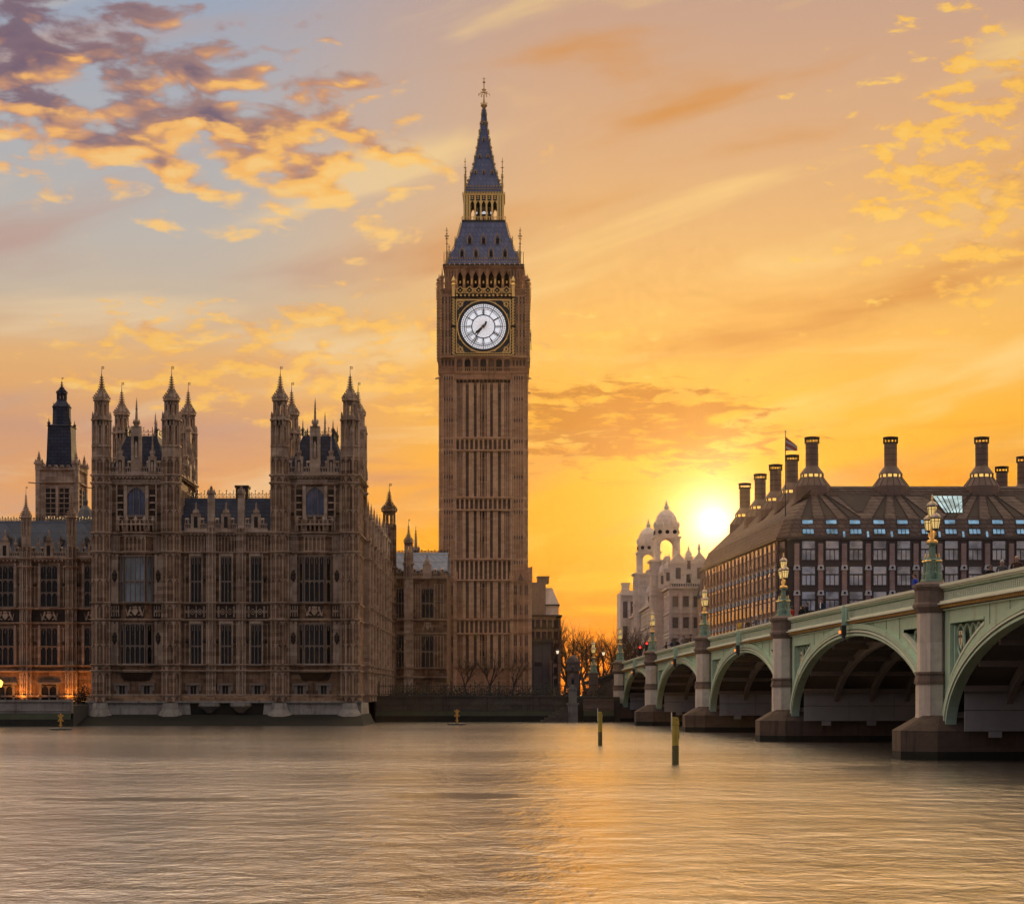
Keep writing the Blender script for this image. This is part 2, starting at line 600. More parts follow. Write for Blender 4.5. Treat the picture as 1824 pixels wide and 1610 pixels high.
M = {}
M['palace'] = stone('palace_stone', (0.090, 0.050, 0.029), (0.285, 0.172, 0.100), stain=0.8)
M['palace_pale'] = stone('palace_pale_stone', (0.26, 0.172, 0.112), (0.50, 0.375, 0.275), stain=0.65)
M['palace_dark'] = stone('palace_shade_stone', (0.036, 0.025, 0.019), (0.062, 0.042, 0.031), stain=0.5)  # shade of the recessed panels put into the colour; plain dark stone elsewhere
M['plinth'] = stone('washed_plinth_stone', (0.21, 0.185, 0.155), (0.31, 0.28, 0.24), block=(1.6, 0.6), stain=0.6)
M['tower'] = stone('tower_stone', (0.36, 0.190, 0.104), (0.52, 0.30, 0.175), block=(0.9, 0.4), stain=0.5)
M['tower_mid'] = stone('tower_panel_stone', (0.235, 0.130, 0.076), (0.33, 0.20, 0.125), block=(0.9, 0.4), stain=0.5)  # darker copy of the tower stone, paints the shade between the ribs
M['tower_pale'] = stone('tower_rib_stone', (0.49, 0.290, 0.17), (0.63, 0.41, 0.26), block=(0.9, 0.4), stain=0.4)  # lighter copy of the tower stone, light on ribs put into the colour
M['tower_dark'] = stone('tower_shaded_panel_stone', (0.13, 0.085, 0.06), (0.19, 0.125, 0.09), block=(0.9, 0.4), stain=0.5)  # darkest copy of the tower stone, recess shade put into the colour
M['slate'] = tiles('slate', (0.030, 0.040, 0.068), (0.046, 0.058, 0.095), 0.9, 0.45, rough=0.75, spec=.2)
M['iron_tile'] = tiles('iron_roof_tile', (0.088, 0.125, 0.245), (0.125, 0.168, 0.31), 0.62, 0.75, rough=0.42, line=0.45)
M['lead'] = paint('lead', (0.06, 0.06, 0.065), 0.5)
M['void'] = paint('dark_interior', (0.012, 0.011, 0.011), 0.9)
M['iron'] = paint('black_iron', (0.02, 0.02, 0.02), 0.5)
M['gold'] = paint('gilding', (0.92, 0.60, 0.20), 0.36, metal=1.0, var=0.35, scale=4)
M['glass'] = glass('leaded_glass', (0.010, 0.010, 0.012), 0.2, 0.25, 0.25, 2.5)
M['glass_pale'] = glass('leaded_glass_with_blinds', (0.22, 0.27, 0.30), 0.12, 0.8, 0.2, 2.5)
M['glass_blue'] = glass('leaded_glass_blue', (0.07, 0.10, 0.19), 0.1, 0.8, 0.3, 2.5, metal=.35)
M['mullion'] = paint('window_stone', (0.22, 0.17, 0.13), 0.85)
M['wet'] = stone('wet_river_wall', (0.012, 0.012, 0.009), (0.020, 0.019, 0.013), block=(1.4, 0.5), stain=0.4, rough=0.8)
M['embank'] = stone('embankment_granite', (0.075, 0.066, 0.055), (0.11, 0.098, 0.08), block=(1.4, 0.5), stain=0.6)
M['granite'] = stone('bridge_granite', (0.56, 0.47, 0.39), (0.70, 0.61, 0.52), block=(3.2, 1.5), stain=0.30, bump=0.15, mortar=0.8)
M['granite_cap'] = stone('bridge_brown_granite', (0.155, 0.112, 0.090), (0.21, 0.155, 0.125), block=(3, 1), stain=0.4, bump=0.15)
M['granite_base'] = stone('bridge_weathered_base', (0.085, 0.060, 0.045), (0.12, 0.085, 0.064), block=(1.6, 0.7), stain=0.6)
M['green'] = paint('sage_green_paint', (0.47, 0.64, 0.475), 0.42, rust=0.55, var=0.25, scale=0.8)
M['green_dark'] = paint('shaded_green_paint', (0.075, 0.115, 0.085), 0.5, rust=0.3)  # same green with the recess shade put into the colour; also plate joints
M['pale_green'] = paint('pale_green_highlight_paint', (0.80, 0.84, 0.69), 0.35, rust=0.15, var=0.2)  # pale green with the sunlit rail highlight put into the colour
M['dentil'] = paint('ochre_dentil_paint', (0.62, 0.33, 0.08), 0.5, var=0.4, scale=3)
M['rib'] = paint('dark_arch_iron', (0.20, 0.165, 0.14), 0.6, rust=0.3)
M['soffit'] = paint('dark_arch_plate', (0.035, 0.028, 0.024), 0.8, rust=0.2)  # near black plates lining the arches above the ribs
M['sheet'] = paint('grey_painted_panel', (0.34, 0.325, 0.31), 0.55, var=0.35, scale=0.5, rust=0.25)

# ------------------------------------------------------------------ river, ground, roads
def water_material():
    m, t, b = new_mat('river_water')
    pos = t.node('ShaderNodeNewGeometry').outputs['Position']
    x, y, z = t.sep(pos)
    w1 = t.noise(t.xyz(t.m('MULTIPLY', x, 0.80), t.m('MULTIPLY', y, 0.58), 0.0), 1.0, 6, 0.62, 0.2)
    w2 = t.noise(t.xyz(t.m('MULTIPLY', x, 2.8), t.m('MULTIPLY', y, 1.9), 4.0), 1.0, 4, 0.6, 0.2)
    w3 = t.noise(t.xyz(t.m('MULTIPLY', x, 0.055), t.m('MULTIPLY', y, 0.10), 8.0), 1.0, 3, 0.5, 0.4)
    calm = t.ss(t.noise(t.xyz(t.m('MULTIPLY', x, 0.02), t.m('MULTIPLY', y, 0.035), 2.0), 1.0, 3, 0.5), 0.3, 0.7, 0.5, 1.2)
    h = t.m('ADD', t.m('MULTIPLY', t.m('SUBTRACT', w1, 0.5), 0.42), t.m('MULTIPLY', t.m('SUBTRACT', w2, 0.5), 0.06))
    h = t.m('ADD', t.m('MULTIPLY', h, calm), t.m('MULTIPLY', t.m('SUBTRACT', w3, 0.5), 0.6))
    # slack patches between the ripples lie flat and mirror the dark buildings
    ragged = t.m('MULTIPLY', t.m('SUBTRACT', t.noise(t.xyz(t.m('MULTIPLY', x, 0.8), t.m('MULTIPLY', y, 1.1), 12.0), 1.0, 4, 0.6), 0.5), 1.7)
    flat = None
    for cx, cy, lx, ly in ((-1.7, 64.0, 3.4, 2.6), (-23.0, 62.5, 10.0, 1.6), (-11.0, 62.0, 5.0, 1.3), (22.0, 74.0, 8.0, 2.2), (20.0, 88.0, 6.0, 5.0)):
        dx = t.m('DIVIDE', t.m('SUBTRACT', x, cx), lx)
        dy = t.m('DIVIDE', t.m('SUBTRACT', y, cy), ly)
        r = t.m('ADD', t.m('SQRT', t.m('ADD', t.m('MULTIPLY', dx, dx), t.m('MULTIPLY', dy, dy))), ragged)
        g = t.ss(r, 1.15, 0.55)
        flat = g if flat is None else t.m('MAXIMUM', flat, g)
    h = t.m('MULTIPLY', h, t.m('SUBTRACT', 1.0, t.m('MULTIPLY', flat, 0.97)))
    bp = t.node('ShaderNodeBump')
    bp.inputs['Strength'].default_value = 1.0
    bp.inputs['Distance'].default_value = 0.5
    t.l.new(h, bp.inputs['Height'])
    # silty body colour seen steeply, mirror of the sky seen along the surface
    t.l.new(bp.outputs[0], b.inputs['Normal'])
    b.inputs['Base Color'].default_value = (0.20, 0.150, 0.100, 1)
    b.inputs['Roughness'].default_value = 0.25
    gl = t.node('ShaderNodeBsdfGlossy')
    gl.inputs['Color'].default_value = (1.0, 0.95, 0.88, 1)
    gl.inputs['Roughness'].default_value = 0.17
    t.l.new(bp.outputs[0], gl.inputs['Normal'])
    lw = t.node('ShaderNodeLayerWeight')
    lw.inputs['Blend'].default_value = 0.5
    t.l.new(bp.outputs[0], lw.inputs['Normal'])
    fac = t.m('MULTIPLY', t.m('POWER', lw.outputs['Facing'], 0.22), 0.998)
    mx = t.node('ShaderNodeMixShader')
    t.l.new(fac, mx.inputs[0])
    t.l.new(b.outputs[0], mx.inputs[1])
    t.l.new(gl.outputs[0], mx.inputs[2])
    out = [n for n in t.n if n.type == 'OUTPUT_MATERIAL'][0]
    t.l.new(mx.outputs[0], out.inputs['Surface'])
    return m


M['water'] = water_material()
M['algae'] = paint('algae_band', (0.050, 0.056, 0.022), 0.7, var=.6, scale=.9)
M['earth'] = paint('paved_ground', (0.075, 0.068, 0.058), 0.9, scale=0.3)
M['road'] = paint('asphalt', (0.05, 0.048, 0.046), 0.9, scale=0.5)

# water: fine near the camera with a few real wake ridges, coarse beyond
WAKES = []


def build_water():
    xs = [-850, -500, -250, -120, -80] + [-60 + 0.8 * i for i in range(151)] + [80, 120, 250, 500, 850]
    ys = [-150, -60, 0, 12, 20] + [24 + 0.35 * i for i in range(180)] + [87 + 0.9 * i for i in range(1, 60)] + [150, 170, 200, 230, 262]
    rnd = random.Random(3)
    verts, faces = [], []
    for yy in ys:
        for xx in xs:
            z = 0.0
            if -61 < xx < 61 and 23 < yy < 141:
                for cx, cy, lx, ly, hh, sl in WAKES:
                    dx = xx - cx
                    dy = yy - cy - sl * dx - 0.5 * math.sin(dx * 0.9 + cx)
                    if abs(dx) < lx * 2 and abs(dy) < ly * 4:
                        z += hh * math.exp(-(dx / lx) ** 4) * math.exp(-(dy / ly) ** 2) * (0.72 + 0.28 * math.sin(dx * 2.3 + cy))
            verts.append((xx, yy, z))
    n = len(xs)
    for j in range(len(ys) - 1):
        for i in range(n - 1):
            faces.append((j * n + i, j * n + i + 1, (j + 1) * n + i + 1, (j + 1) * n + i))
    mb = MB()
    mb.v, mb.f, mb.mi = verts, faces, [0] * len(faces)
    o = mb.build('water', M['water'], smooth=True)
    tag(o, kind='structure')


build_water()

GROUND_Z = 3.05
mb = MB()
mb.box(-850, 850, 262.0, 900, -2.0, GROUND_Z)
mb.box(-16.9, 13.2, 240.6, 261.99, -2.0, GROUND_Z - 0.004)
mb.box(39.0, 850, 246.0, 261.99, -2.0, GROUND_Z - 0.004)
tag(mb.build('ground', M['earth']), kind='structure')

mb = MB()
mb.box(16.0, 36.5, 262.5, 900, GROUND_Z + 0.004, GROUND_Z + 0.012)
tag(mb.build('road', M['road']), kind='structure')


def river_wall(name, label, x0, x1, y, top, mats, para=True):
    t = thing(name, label, 'river wall')
    b = MB()
    b.box(x0, x1, y, y + 0.9, 1.35, top)
    b.build('wall', mats[0], t)
    b = MB()
    b.hexa([(x0, y - 0.7, -1.5), (x1, y - 0.7, -1.5), (x1, y + 0.85, -1.5), (x0, y + 0.85, -1.5)], [(x0, y - 0.12, 1.34), (x1, y - 0.12, 1.34), (x1, y + 0.85, 1.34), (x0, y + 0.85, 1.34)])
    b.build('footing', M['wet'], t)
    b = MB()
    b.hexa([(x0, y - .27, .72), (x1, y - .27, .72), (x1, y + .5, .72), (x0, y + .5, .72)], [(x0, y - .135, 1.30), (x1, y - .135, 1.30), (x1, y + .5, 1.30), (x0, y + .5, 1.30)])
    b.build('tide_line', M['algae'], t)
    b = MB()
    b.box(x0, x1, y - 0.14, y + 1.0, top, top + 0.22)
    b.box(x0, x1, y - 0.09, y - 0.003, top - 0.95, top - 0.8)
    b.build('coping', mats[1], t)
    return t


river_wall('embankment_wall', 'long dark granite river wall between the pavilion and the bridge', -16.6, 7.4, 239.6, 3.0, (M['embank'], M['embank']))
river_wall('embankment_wall', 'short grey river wall with pale stains beside the bridge abutment', 8.7, 12.4, 239.2, 2.55, (M['granite_cap'], M['granite_cap']))
river_wall('embankment_wall', 'shadowed river wall seen through the bridge arches', 39.0, 140.0, 245.0, 3.0, (M['embank'], M['embank']))

# ------------------------------------------------------------------ gothic vocabulary
# every function works in a facade frame: x along the wall, -y out of it, z up
P_WALL, P_PALE, P_DARK, P_PLINTH, P_WET, P_VOID = range(6)
PAL = [M['palace'], M['palace_pale'], M['palace_dark'], M['plinth'], M['wet'], M['void']]


def arch_head(mb, u0, u1, z1, h, y0, y1, m, k=4):
    """two spandrels leaving a pointed arch between u0 and u1, apex at z1"""
    w = u1 - u0
    um = (u0 + u1) / 2
    L = [(u0, z1 - h)]
    for i in range(1, k + 1):
        a = (math.pi / 3) * i / k
        L.append((u0 + w * (1 - math.cos(a)), z1 - h + h * math.sin(a) / math.sin(math.pi / 3)))
    left = [(u0, z1)] + L
    mb.extr(left, y0, y1, m)
    right = [(2 * um - p[0], p[1]) for p in left][::-1]
    mb.extr(right, y0, y1, m)


def panels(mb, u0, u1, z0, z1, n, d, m=P_PALE, w=0.10, base=0.0, head=True, mid=None):
    c = (u1 - u0) / n
    for i in range(n + 1):
        u = u0 + c * i
        mb.box(u - w / 2, u + w / 2, base - d, base, z0, z1, m)
    if head:
        for i in range(n):
            arch_head(mb, u0 + c * i + w / 2, u0 + c * (i + 1) - w / 2, z1, min(0.5, c * 0.8), base - d * 0.8, base, m, 3)
            if mid:
                zm = z0 + (z1 - z0) * mid
                arch_head(mb, u0 + c * i + w / 2, u0 + c * (i + 1) - w / 2, zm, min(0.4, c * 0.7), base - d * 0.7, base, m, 3)


def string(mb, u0, u1, z, d, m=P_PALE, h=0.22, base=0.0):
    mb.box(u0, u1, base - d, base, z, z + h * 0.55, m)
    mb.box(u0, u1, base - d * 0.6, base, z - h * 0.45, z - 0.002, m)


def corbels(mb, u0, u1, z, d, pitch=0.45, m=P_PALE, base=0.0):
    n = max(1, int((u1 - u0) / pitch))
    c = (u1 - u0) / n
    for i in range(n):
        u = u0 + c * (i + 0.5)
        mb.box(u - 0.09, u + 0.09, base - d, base, z, z + 0.2, m)


def quatre(mb, u0, u1, z0, z1, n, d, m=P_PALE, base=0.0):
    c = (u1 - u0) / n
    for i in range(n + 1):
        u = u0 + c * i
        mb.box(u - 0.05, u + 0.05, base - d, base, z0, z1, m)
    for i in range(n):
        u, z = u0 + c * (i + 0.5), (z0 + z1) / 2
        r = min(c, z1 - z0) * 0.40
        for s in (0, 1, 2, 3):
            a0, a1 = s * math.pi / 2, (s + 1) * math.pi / 2
            mb.bar((u + r * math.cos(a0), base - d * 0.5, z + r * math.sin(a0)), (u + r * math.cos(a1), base - d * 0.5, z + r * math.sin(a1)), 0.08, d * 0.8, m)
        mb.box(u - r * 0.3, u + r * 0.3, base - d * 0.9, base, z - r * 0.3, z + r * 0.3, m)


def shield_panel(mb, u0, u1, z0, z1, d, m=P_PALE, base=0.0, seed=0):
    """carved coat of arms: crowned shield between two beasts"""
    rnd = random.Random(seed)
    um, zm = (u0 + u1) / 2, (z0 + z1) / 2
    w, h = (u1 - u0), (z1 - z0)
    mb.extr([(um - w * .13, zm + h * .2), (um + w * .13, zm + h * .2), (um + w * .13, zm - h * .1), (um, zm - h * .32), (um - w * .13, zm - h * .1)], base - d, base, m)
    mb.extr([(um - w * .1, zm + h * .24), (um - w * .12, zm + h * .42), (um - w * .04, zm + h * .33), (um, zm + h * .46), (um + w * .04, zm + h * .33), (um + w * .12, zm + h * .42), (um + w * .1, zm + h * .24)], base - d, base, m)
    for s in (-1, 1):
        mb.bar((um + s * w * .38, base - d * .4, zm - h * .35), (um + s * w * .22, base - d * .4, zm + h * .25), w * .09, d * .8, m)
        mb.ball((um + s * w * .22, base - d * .5, zm + h * .3), w * .055, m, 6, 4)
        mb.bar((um + s * w * .25, base - d * .4, zm + h * .1), (um + s * w * .14, base - d * .4, zm + h * .02), w * .04, d * .7, m)
        mb.bar((um + s * w * .30, base - d * .4, zm - h * .2), (um + s * w * .15, base - d * .4, zm - h * .3), w * .05, d * .7, m)
        mb.bar((um + s * w * .38, base - d * .4, zm - h * .3), (um + s * w * .44, base - d * .4, zm + h * .2), w * .03, d * .6, m)


def battlement(mb, u0, u1, z0, z1, pitch, d=0.35, m=P_PALE, base=0.0):
    """pierced and panelled parapet with stepped merlons"""
    h = z1 - z0
    mb.box(u0, u1, base - d, base, z0, z0 + h * 0.22, m)
    mb.box(u0, u1, base - d, base, z0 + h * 0.48, z0 + h * 0.56, m)
    n = max(1, int(round((u1 - u0) / pitch)))
    c = (u1 - u0) / n
    for i in range(n):
        a = u0 + c * i
        for k in range(4):
            mb.box(a + c * k / 4, a + c * k / 4 + 0.10, base - d * .8, base - d * .2, z0 + h * 0.22 + .001, z0 + h * 0.48 - .001, m)
        mb.box(a + c * 0.08, a + c * 0.56, base - d, base, z0 + h * 0.56 + .001, z0 + h * 0.86, m)
        mb.hexa([(a + c * .04, base - d - .05, z0 + h * .86 + .001), (a + c * .60, base - d - .05, z0 + h * .86 + .001), (a + c * .60, base + .05, z0 + h * .86 + .001), (a + c * .04, base + .05, z0 + h * .86 + .001)],
                [(a + c * .12, base - d * .6, z0 + h), (a + c * .52, base - d * .6, z0 + h), (a + c * .52, base - d * .4, z0 + h), (a + c * .12, base - d * .4, z0 + h)], m)
        mb.box(a + c * 0.24, a + c * 0.40, base - d - .03, base - d + .01, z0 + h * 0.60, z0 + h * 0.82, P_DARK if m < 6 else m)


def crocket_spire(mb, cx, cy, z0, z1, r, m, n=8, knobs=5, vane=True):
    """ogee cap, knobbed neck, rod and a little square vane: the roofline finial of the palace"""
    H = z1 - z0
    P = [(r * 1.0, 0), (r * 1.22, 0.015), (r * 1.22, 0.05), (r * 0.92, 0.07), (r * 0.94, 0.12), (r * 0.82, 0.17), (r * 0.60, 0.23), (r * 0.41, 0.30), (r * 0.28, 0.38), (r * 0.19, 0.47), (r * 0.13, 0.58), (r * 0.07, 0.78), (r * 0.045, 0.80)]
    mb.lathe(cx, cy, [(a, z0 + H * b) for a, b in P], n, m, rot=math.pi / n)
    mb.tube([(cx, cy, z0 + H * 0.79), (cx, cy, z1)], [r * .05, r * .022], 5, m)
    for k in range(n):
        a = math.pi / n + 2 * math.pi * k / n
        for rr, zz, s in ((1.14, .10, .22), (.98, .16, .22), (.78, .22, .20), (.58, .29, .18), (.44, .35, .16)):
            x, y = cx + r * rr * math.cos(a), cy + r * rr * math.sin(a)
            mb.box(x - r * s * .5, x + r * s * .5, y - r * s * .5, y + r * s * .5, z0 + H * zz - r * s * .5, z0 + H * zz + r * s * .7, m)
    for i in range(knobs):
        f = i / max(1, knobs - 1)
        zz = z0 + H * (0.42 + 0.27 * f)
        rk = r * (0.52 - 0.24 * f)
        mb.lathe(cx, cy, [(rk * .5, zz - r * .09), (rk, zz), (rk * .85, zz + r * .07), (rk * .3, zz + r * .12)], n, m)
    if vane:
        zz = z0 + H * .93
        s = r * .17
        mb.box(cx, cx + 2 * s, cy - .02, cy + .02, zz, zz + s * .5, m)
        mb.box(cx, cx + 2 * s, cy - .02, cy + .02, zz + s * 1.5, zz + 2 * s, m)
        mb.box(cx, cx + s * .5, cy - .02, cy + .02, zz + s * .5, zz + s * 1.5, m)
        mb.box(cx + s * 1.5, cx + 2 * s, cy - .02, cy + .02, zz + s * .5, zz + s * 1.5, m)


def pinnacle(mb, cx, cy, z0, z1, r, m=P_PALE, shaft=0.42):
    H = z1 - z0
    zs = z0 + H * shaft
    mb.box(cx - r, cx + r, cy - r, cy + r, z0, zs, m)
    mb.box(cx - r * 1.35, cx + r * 1.35, cy - r * 1.35, cy + r * 1.35, zs, zs + r * .5, m)
    for dx, dy in ((1, 0), (-1, 0), (0, 1), (0, -1)):
        x, y = cx + dx * r, cy + dy * r
        mb.hexa([(x - r * .5, y - r * .3, zs + r * .5), (x + r * .5, y - r * .3, zs + r * .5), (x + r * .5, y + r * .3, zs + r * .5), (x - r * .5, y + r * .3, zs + r * .5)],
                [(x - .02, y - .02, zs + r * 1.8), (x + .02, y - .02, zs + r * 1.8), (x + .02, y + .02, zs + r * 1.8), (x - .02, y + .02, zs + r * 1.8)], m)
    mb.lathe(cx, cy, [(r * 1.1, zs + r * .5), (r * .75, zs + r * 1.4), (r * .30, z0 + H * .80), (r * .14, z0 + H * .9), (r * .05, z1)], 4, m, rot=math.pi / 4)
    for f, rr in ((.62, .8), (.70, .62), (.78, .5), (.86, .42)):
        zz = z0 + H * f
        mb.lathe(cx, cy, [(r * rr * .4, zz - r * .15), (r * rr, zz), (r * rr * .4, zz + r * .2)], 6, m)


def oct_pts(cx, cy, r, n=8):
    return [(cx + r * math.cos(math.pi / n + 2 * math.pi * k / n), cy + r * math.sin(math.pi / n + 2 * math.pi * k / n)) for k in range(n)]


def oct_pier(mb, cx, cy, r, z0, z1, strings, m=P_PALE, core=P_WALL, rows=None):
    """octagonal clasping pier with edge ribs, blind arches and moulded rings"""
    mb.prism(oct_pts(cx, cy, r), z0, z1, core)
    P = oct_pts(cx, cy, r + 0.02)
    for (x, y) in P:
        mb.box(x - .075, x + .075, y - .075, y + .075, z0, z1, m)
    zs = [z0] + [s for s in strings if z0 < s < z1] + [z1]
    for s in strings:
        if z0 <= s <= z1:
            mb.prism(oct_pts(cx, cy, r + .30), s, s + .13, m)
            mb.prism(oct_pts(cx, cy, r + .17), s - .13, s - .002, m)
    for a, b in zip(zs, zs[1:]):
        nr = 1 if b - a < 3.2 else 2
        for q in range(nr):
            z_lo, z_hi = a + .2 + (b - a) * q / nr, a + (b - a) * (q + 1) / nr - .18
            for k in range(8):
                p0, p1 = Vector((*P[k], 0)), Vector((*P[(k + 1) % 8], 0))
                u = (p1 - p0)
                L = u.length
                nrm = Vector((u.y, -u.x, 0)).normalized()
                old, of = mb.T, mb.flip
                mb.frame(old @ plane_frame((p0.x, p0.y, 0), u, nrm))
                arch_head(mb, .08, L - .08, z_hi, L * .55, -.07, .02, m, 3)
                mb.box(L / 2 - .03, L / 2 + .03, -.05, .02, z_lo, z_hi - L * .4, m)
                mb.T, mb.flip = old, of


def open_stage(mb, cx, cy, r, z0, z1, m, gap=0.36, head=0.4):
    """octagon of slim posts, open between them"""
    P = oct_pts(cx, cy, r)
    Q = oct_pts(cx, cy, r * .72)
    for k in range(8):
        p0, p1 = Vector(P[k]), Vector(P[(k + 1) % 8])
        pm = Vector(P[k - 1])
        q = Vector(Q[k])
        f = (1 - gap) / 2
        a = p0 + (p1 - p0) * f
        b = p0 + (pm - p0) * f
        mb.prism([tuple(b), tuple(p0), tuple(a), tuple(q)], z0, z1, m)
        mb.box(p0.x - .06, p0.x + .06, p0.y - .06, p0.y + .06, z0, z1, m)
    for z, h in ((z0, .12), (z1 - head, head)):
        for k in range(8):
            mb.prism([P[k], P[(k + 1) % 8], Q[(k + 1) % 8], Q[k]], z, z + h, m)


def window(parent, T, u0, u1, z0, z1, lights, gm, transoms=(0.5,), y=-.03, arch=False, hood=True, bar=.075, small=True, label=None):
    """one window: leaded glass, stone mullions, cusped heads; mesh is one part"""
    w = MB(T)
    w.box(u0, u1, y, y + .02, z0, z1, 1)
    c = (u1 - u0) / lights
    yo = y - .16
    for i in range(lights + 1):
        u = u0 + c * i
        w.box(u - bar / 2, u + bar / 2, yo, y - .001, z0, z1, 0)
    H = z1 - z0
    rows = [0.0] + list(transoms) + [1.0]
    for f in transoms:
        w.box(u0, u1, yo - .03, y - .001, z0 + H * f - .06, z0 + H * f + .06, 0)
    for f in rows[1:]:
        zt = z0 + H * f - (.06 if f < 1 else 0)
        for i in range(lights):
            arch_head(w, u0 + c * i + bar / 2, u0 + c * (i + 1) - bar / 2, zt, c * .62, yo + .03, y - .001, 0, 3)
    if small:
        zt = z1 - H * .16
        for i in range(lights):
            um = u0 + c * (i + .5)
            w.box(um - .02, um + .02, yo + .04, y - .001, zt, z1, 0)
    if arch:
        arch_head(w, u0, u1, z1 + .01, (u1 - u0) * .62, yo - .14, y - .001, 0, 6)
    w.box(u0 - .12, u1 + .12, yo - .14, y, z0 - .16, z0, 0)
    if hood and not arch:
        w.box(u0 - .1, u1 + .1, yo - .06, y, z1, z1 + .12, 0)
    o = w.build('window', [M['mullion'], gm], parent)
    if label:
        o['label'] = label
    return o


def base_window(parent, T, u, z0, z1, w=.62):
    b = MB(T)
    b.box(u - w / 2, u + w / 2, -.05, -.03, z0, z1, 1)
    for s in (-1, 1):
        b.box(u + s * (w / 2 + .16) - .16, u + s * (w / 2 + .16) + .16, -.22, -.001, z0 - .1, z1 + .1, 0)
    b.box(u - w / 2 - .55, u + w / 2 + .55, -.36, -.001, z1 + .1, z1 + .34, 0)
    for s in (-1, 1):
        b.box(u + s * (w / 2 + .44) - .1, u + s * (w / 2 + .44) + .1, -.32, -.222, z1 - .5, z1 + .098, 0)
    b.box(u - .03, u + .03, -.12, -.051, z0, z1, 0)
    return b.build('basement_window', [M['mullion'], M['void']], parent)


def cresting(mb, p0, p1, h, pitch, m=0):
    """row of iron fleurs along a ridge"""
    p0, p1 = Vector(p0), Vector(p1)
    L = (p1 - p0).length
    n = max(2, int(L / pitch))
    mb.bar(p0 + Vector((0, 0, h * .12)), p1 + Vector((0, 0, h * .12)), .05, .05, m)
    mb.bar(p0 + Vector((0, 0, h * .48)), p1 + Vector((0, 0, h * .48)), .045, .045, m)
    for i in range(n + 1):
        p = p0.lerp(p1, i / n)
        tall = h if i % 2 == 0 else h * .72
        mb.box(p.x - .025, p.x + .025, p.y - .025, p.y + .025, p.z, p.z + tall, m)
        for f in (.62, .86):
            z = p.z + tall * f
            mb.box(p.x - .085, p.x + .085, p.y - .085, p.y + .085, z - .035, z + .035, m)
        if i < n:
            q = p0.lerp(p1, (i + .5) / n)
            mb.bar(p + Vector((0, 0, h * .14)), q + Vector((0, 0, h * .44)), .03, .03, m)
            mb.bar(q + Vector((0, 0, h * .44)), p0.lerp(p1, (i + 1) / n) + Vector((0, 0, h * .14)), .03, .03, m)


# ------------------------------------------------------------------ the riverside pavilion
YP = 215.0
K = YP / 3500.0
XL = px(165, YP)
def ZP(y): return pz(y, YP)
def UP(x): return (x - 165.0) * K


pavilion = thing('palace_pavilion', 'brown gothic palace block with two turreted towers standing on the river edge', 'palace', 'gothic palace buildings')
Tf = plane_frame((XL, YP, 0), (1, 0, 0), (0, -1, 0))
STR = [ZP(1238), ZP(1195), ZP(1184), ZP(1104), ZP(1074), ZP(984), ZP(950)]
z_cor, z_par = ZP(848), ZP(815)
TW = UP(322)          # tower width
TD = 11.3             # tower depth
R_T = 1.0

wall = MB(Tf)
# cores
for a in (0.0, UP(483)):
    wall.box(a + .35, a + TW - .35, 0, TD, 2.4, z_cor + .1, P_WALL)
wall.box(TW - .4, UP(483) + .4, .35, TD, 2.4, ZP(948), P_WALL)
wall.box(.4, UP(640) - .5, TD - .01, TD + 46.0, 2.4, ZP(948) - .02, P_WALL)
# river footing: wet black below, washed pale band above it, corbelled feet under the turrets
wall.hexa([(-1.5, -13.0, -1.2), (UP(640) + 1.5, -13.0, -1.2), (UP(640) + 1.5, 11, -1.2), (-1.5, 11, -1.2)], [(-.6, -.75, 1.15), (UP(640) + .4, -.75, 1.15), (UP(640) + .4, 11, 1.15), (-.6, 11, 1.15)], P_WET)
for a, b in ((-.5, TW + 1.2), (UP(470), UP(640) + .3)):
    wall.hexa([(a, -.74, 1.151), (b, -.74, 1.151), (b, 10.8, 1.151), (a, 10.8, 1.151)], [(a + .1, -.55, 2.4), (b - .1, -.55, 2.4), (b - .1, 10.8, 2.4), (a + .1, 10.8, 2.4)], P_PLINTH)
wall.box(TW + 1.2, UP(470), -.45, 10.7, 1.151, 2.398, P_WET)
wall.box(-.62, UP(640) + .42, -.82, .2, 2.4, 2.62, P_PLINTH)
for u in (R_T, TW - R_T, UP(483) + R_T, UP(640) - R_T):
    wall.lathe(u, -.55, [(1.55, .55), (1.5, .95), (1.0, 1.7), (.85, 2.39)], 8, P_PLINTH, rot=math.pi / 8)
for u in (UP(374), UP(430)):
    wall.lathe(u, -.5, [(.25, 1.3), (.7, 1.7), (1.2, 2.05), (1.2, 2.39)], 6, P_PLINTH)
wall.hexa([(-.5, -.70, 2.621), (UP(640) + .3, -.70, 2.621), (UP(640) + .3, .2, 2.621), (-.5, .2, 2.621)], [(-.5, -.30, 3.2), (UP(640) + .3, -.30, 3.2), (UP(640) + .3, .2, 3.2), (-.5, .2, 3.2)], P_WALL)

# octagonal clasping piers
for u in (R_T, TW - R_T, UP(483) + R_T, UP(640) - R_T):
    oct_pier(wall, u, -.05, R_T, 2.5, z_par, STR + [z_cor - .85, z_cor], P_PALE, P_WALL)
for a in (0.0, UP(483)):
    for u in (a + R_T, a + TW - R_T):
        oct_pier(wall, u, TD - .3, R_T, ZP(948), z_par, [z_cor - .85, z_cor], P_PALE, P_WALL)

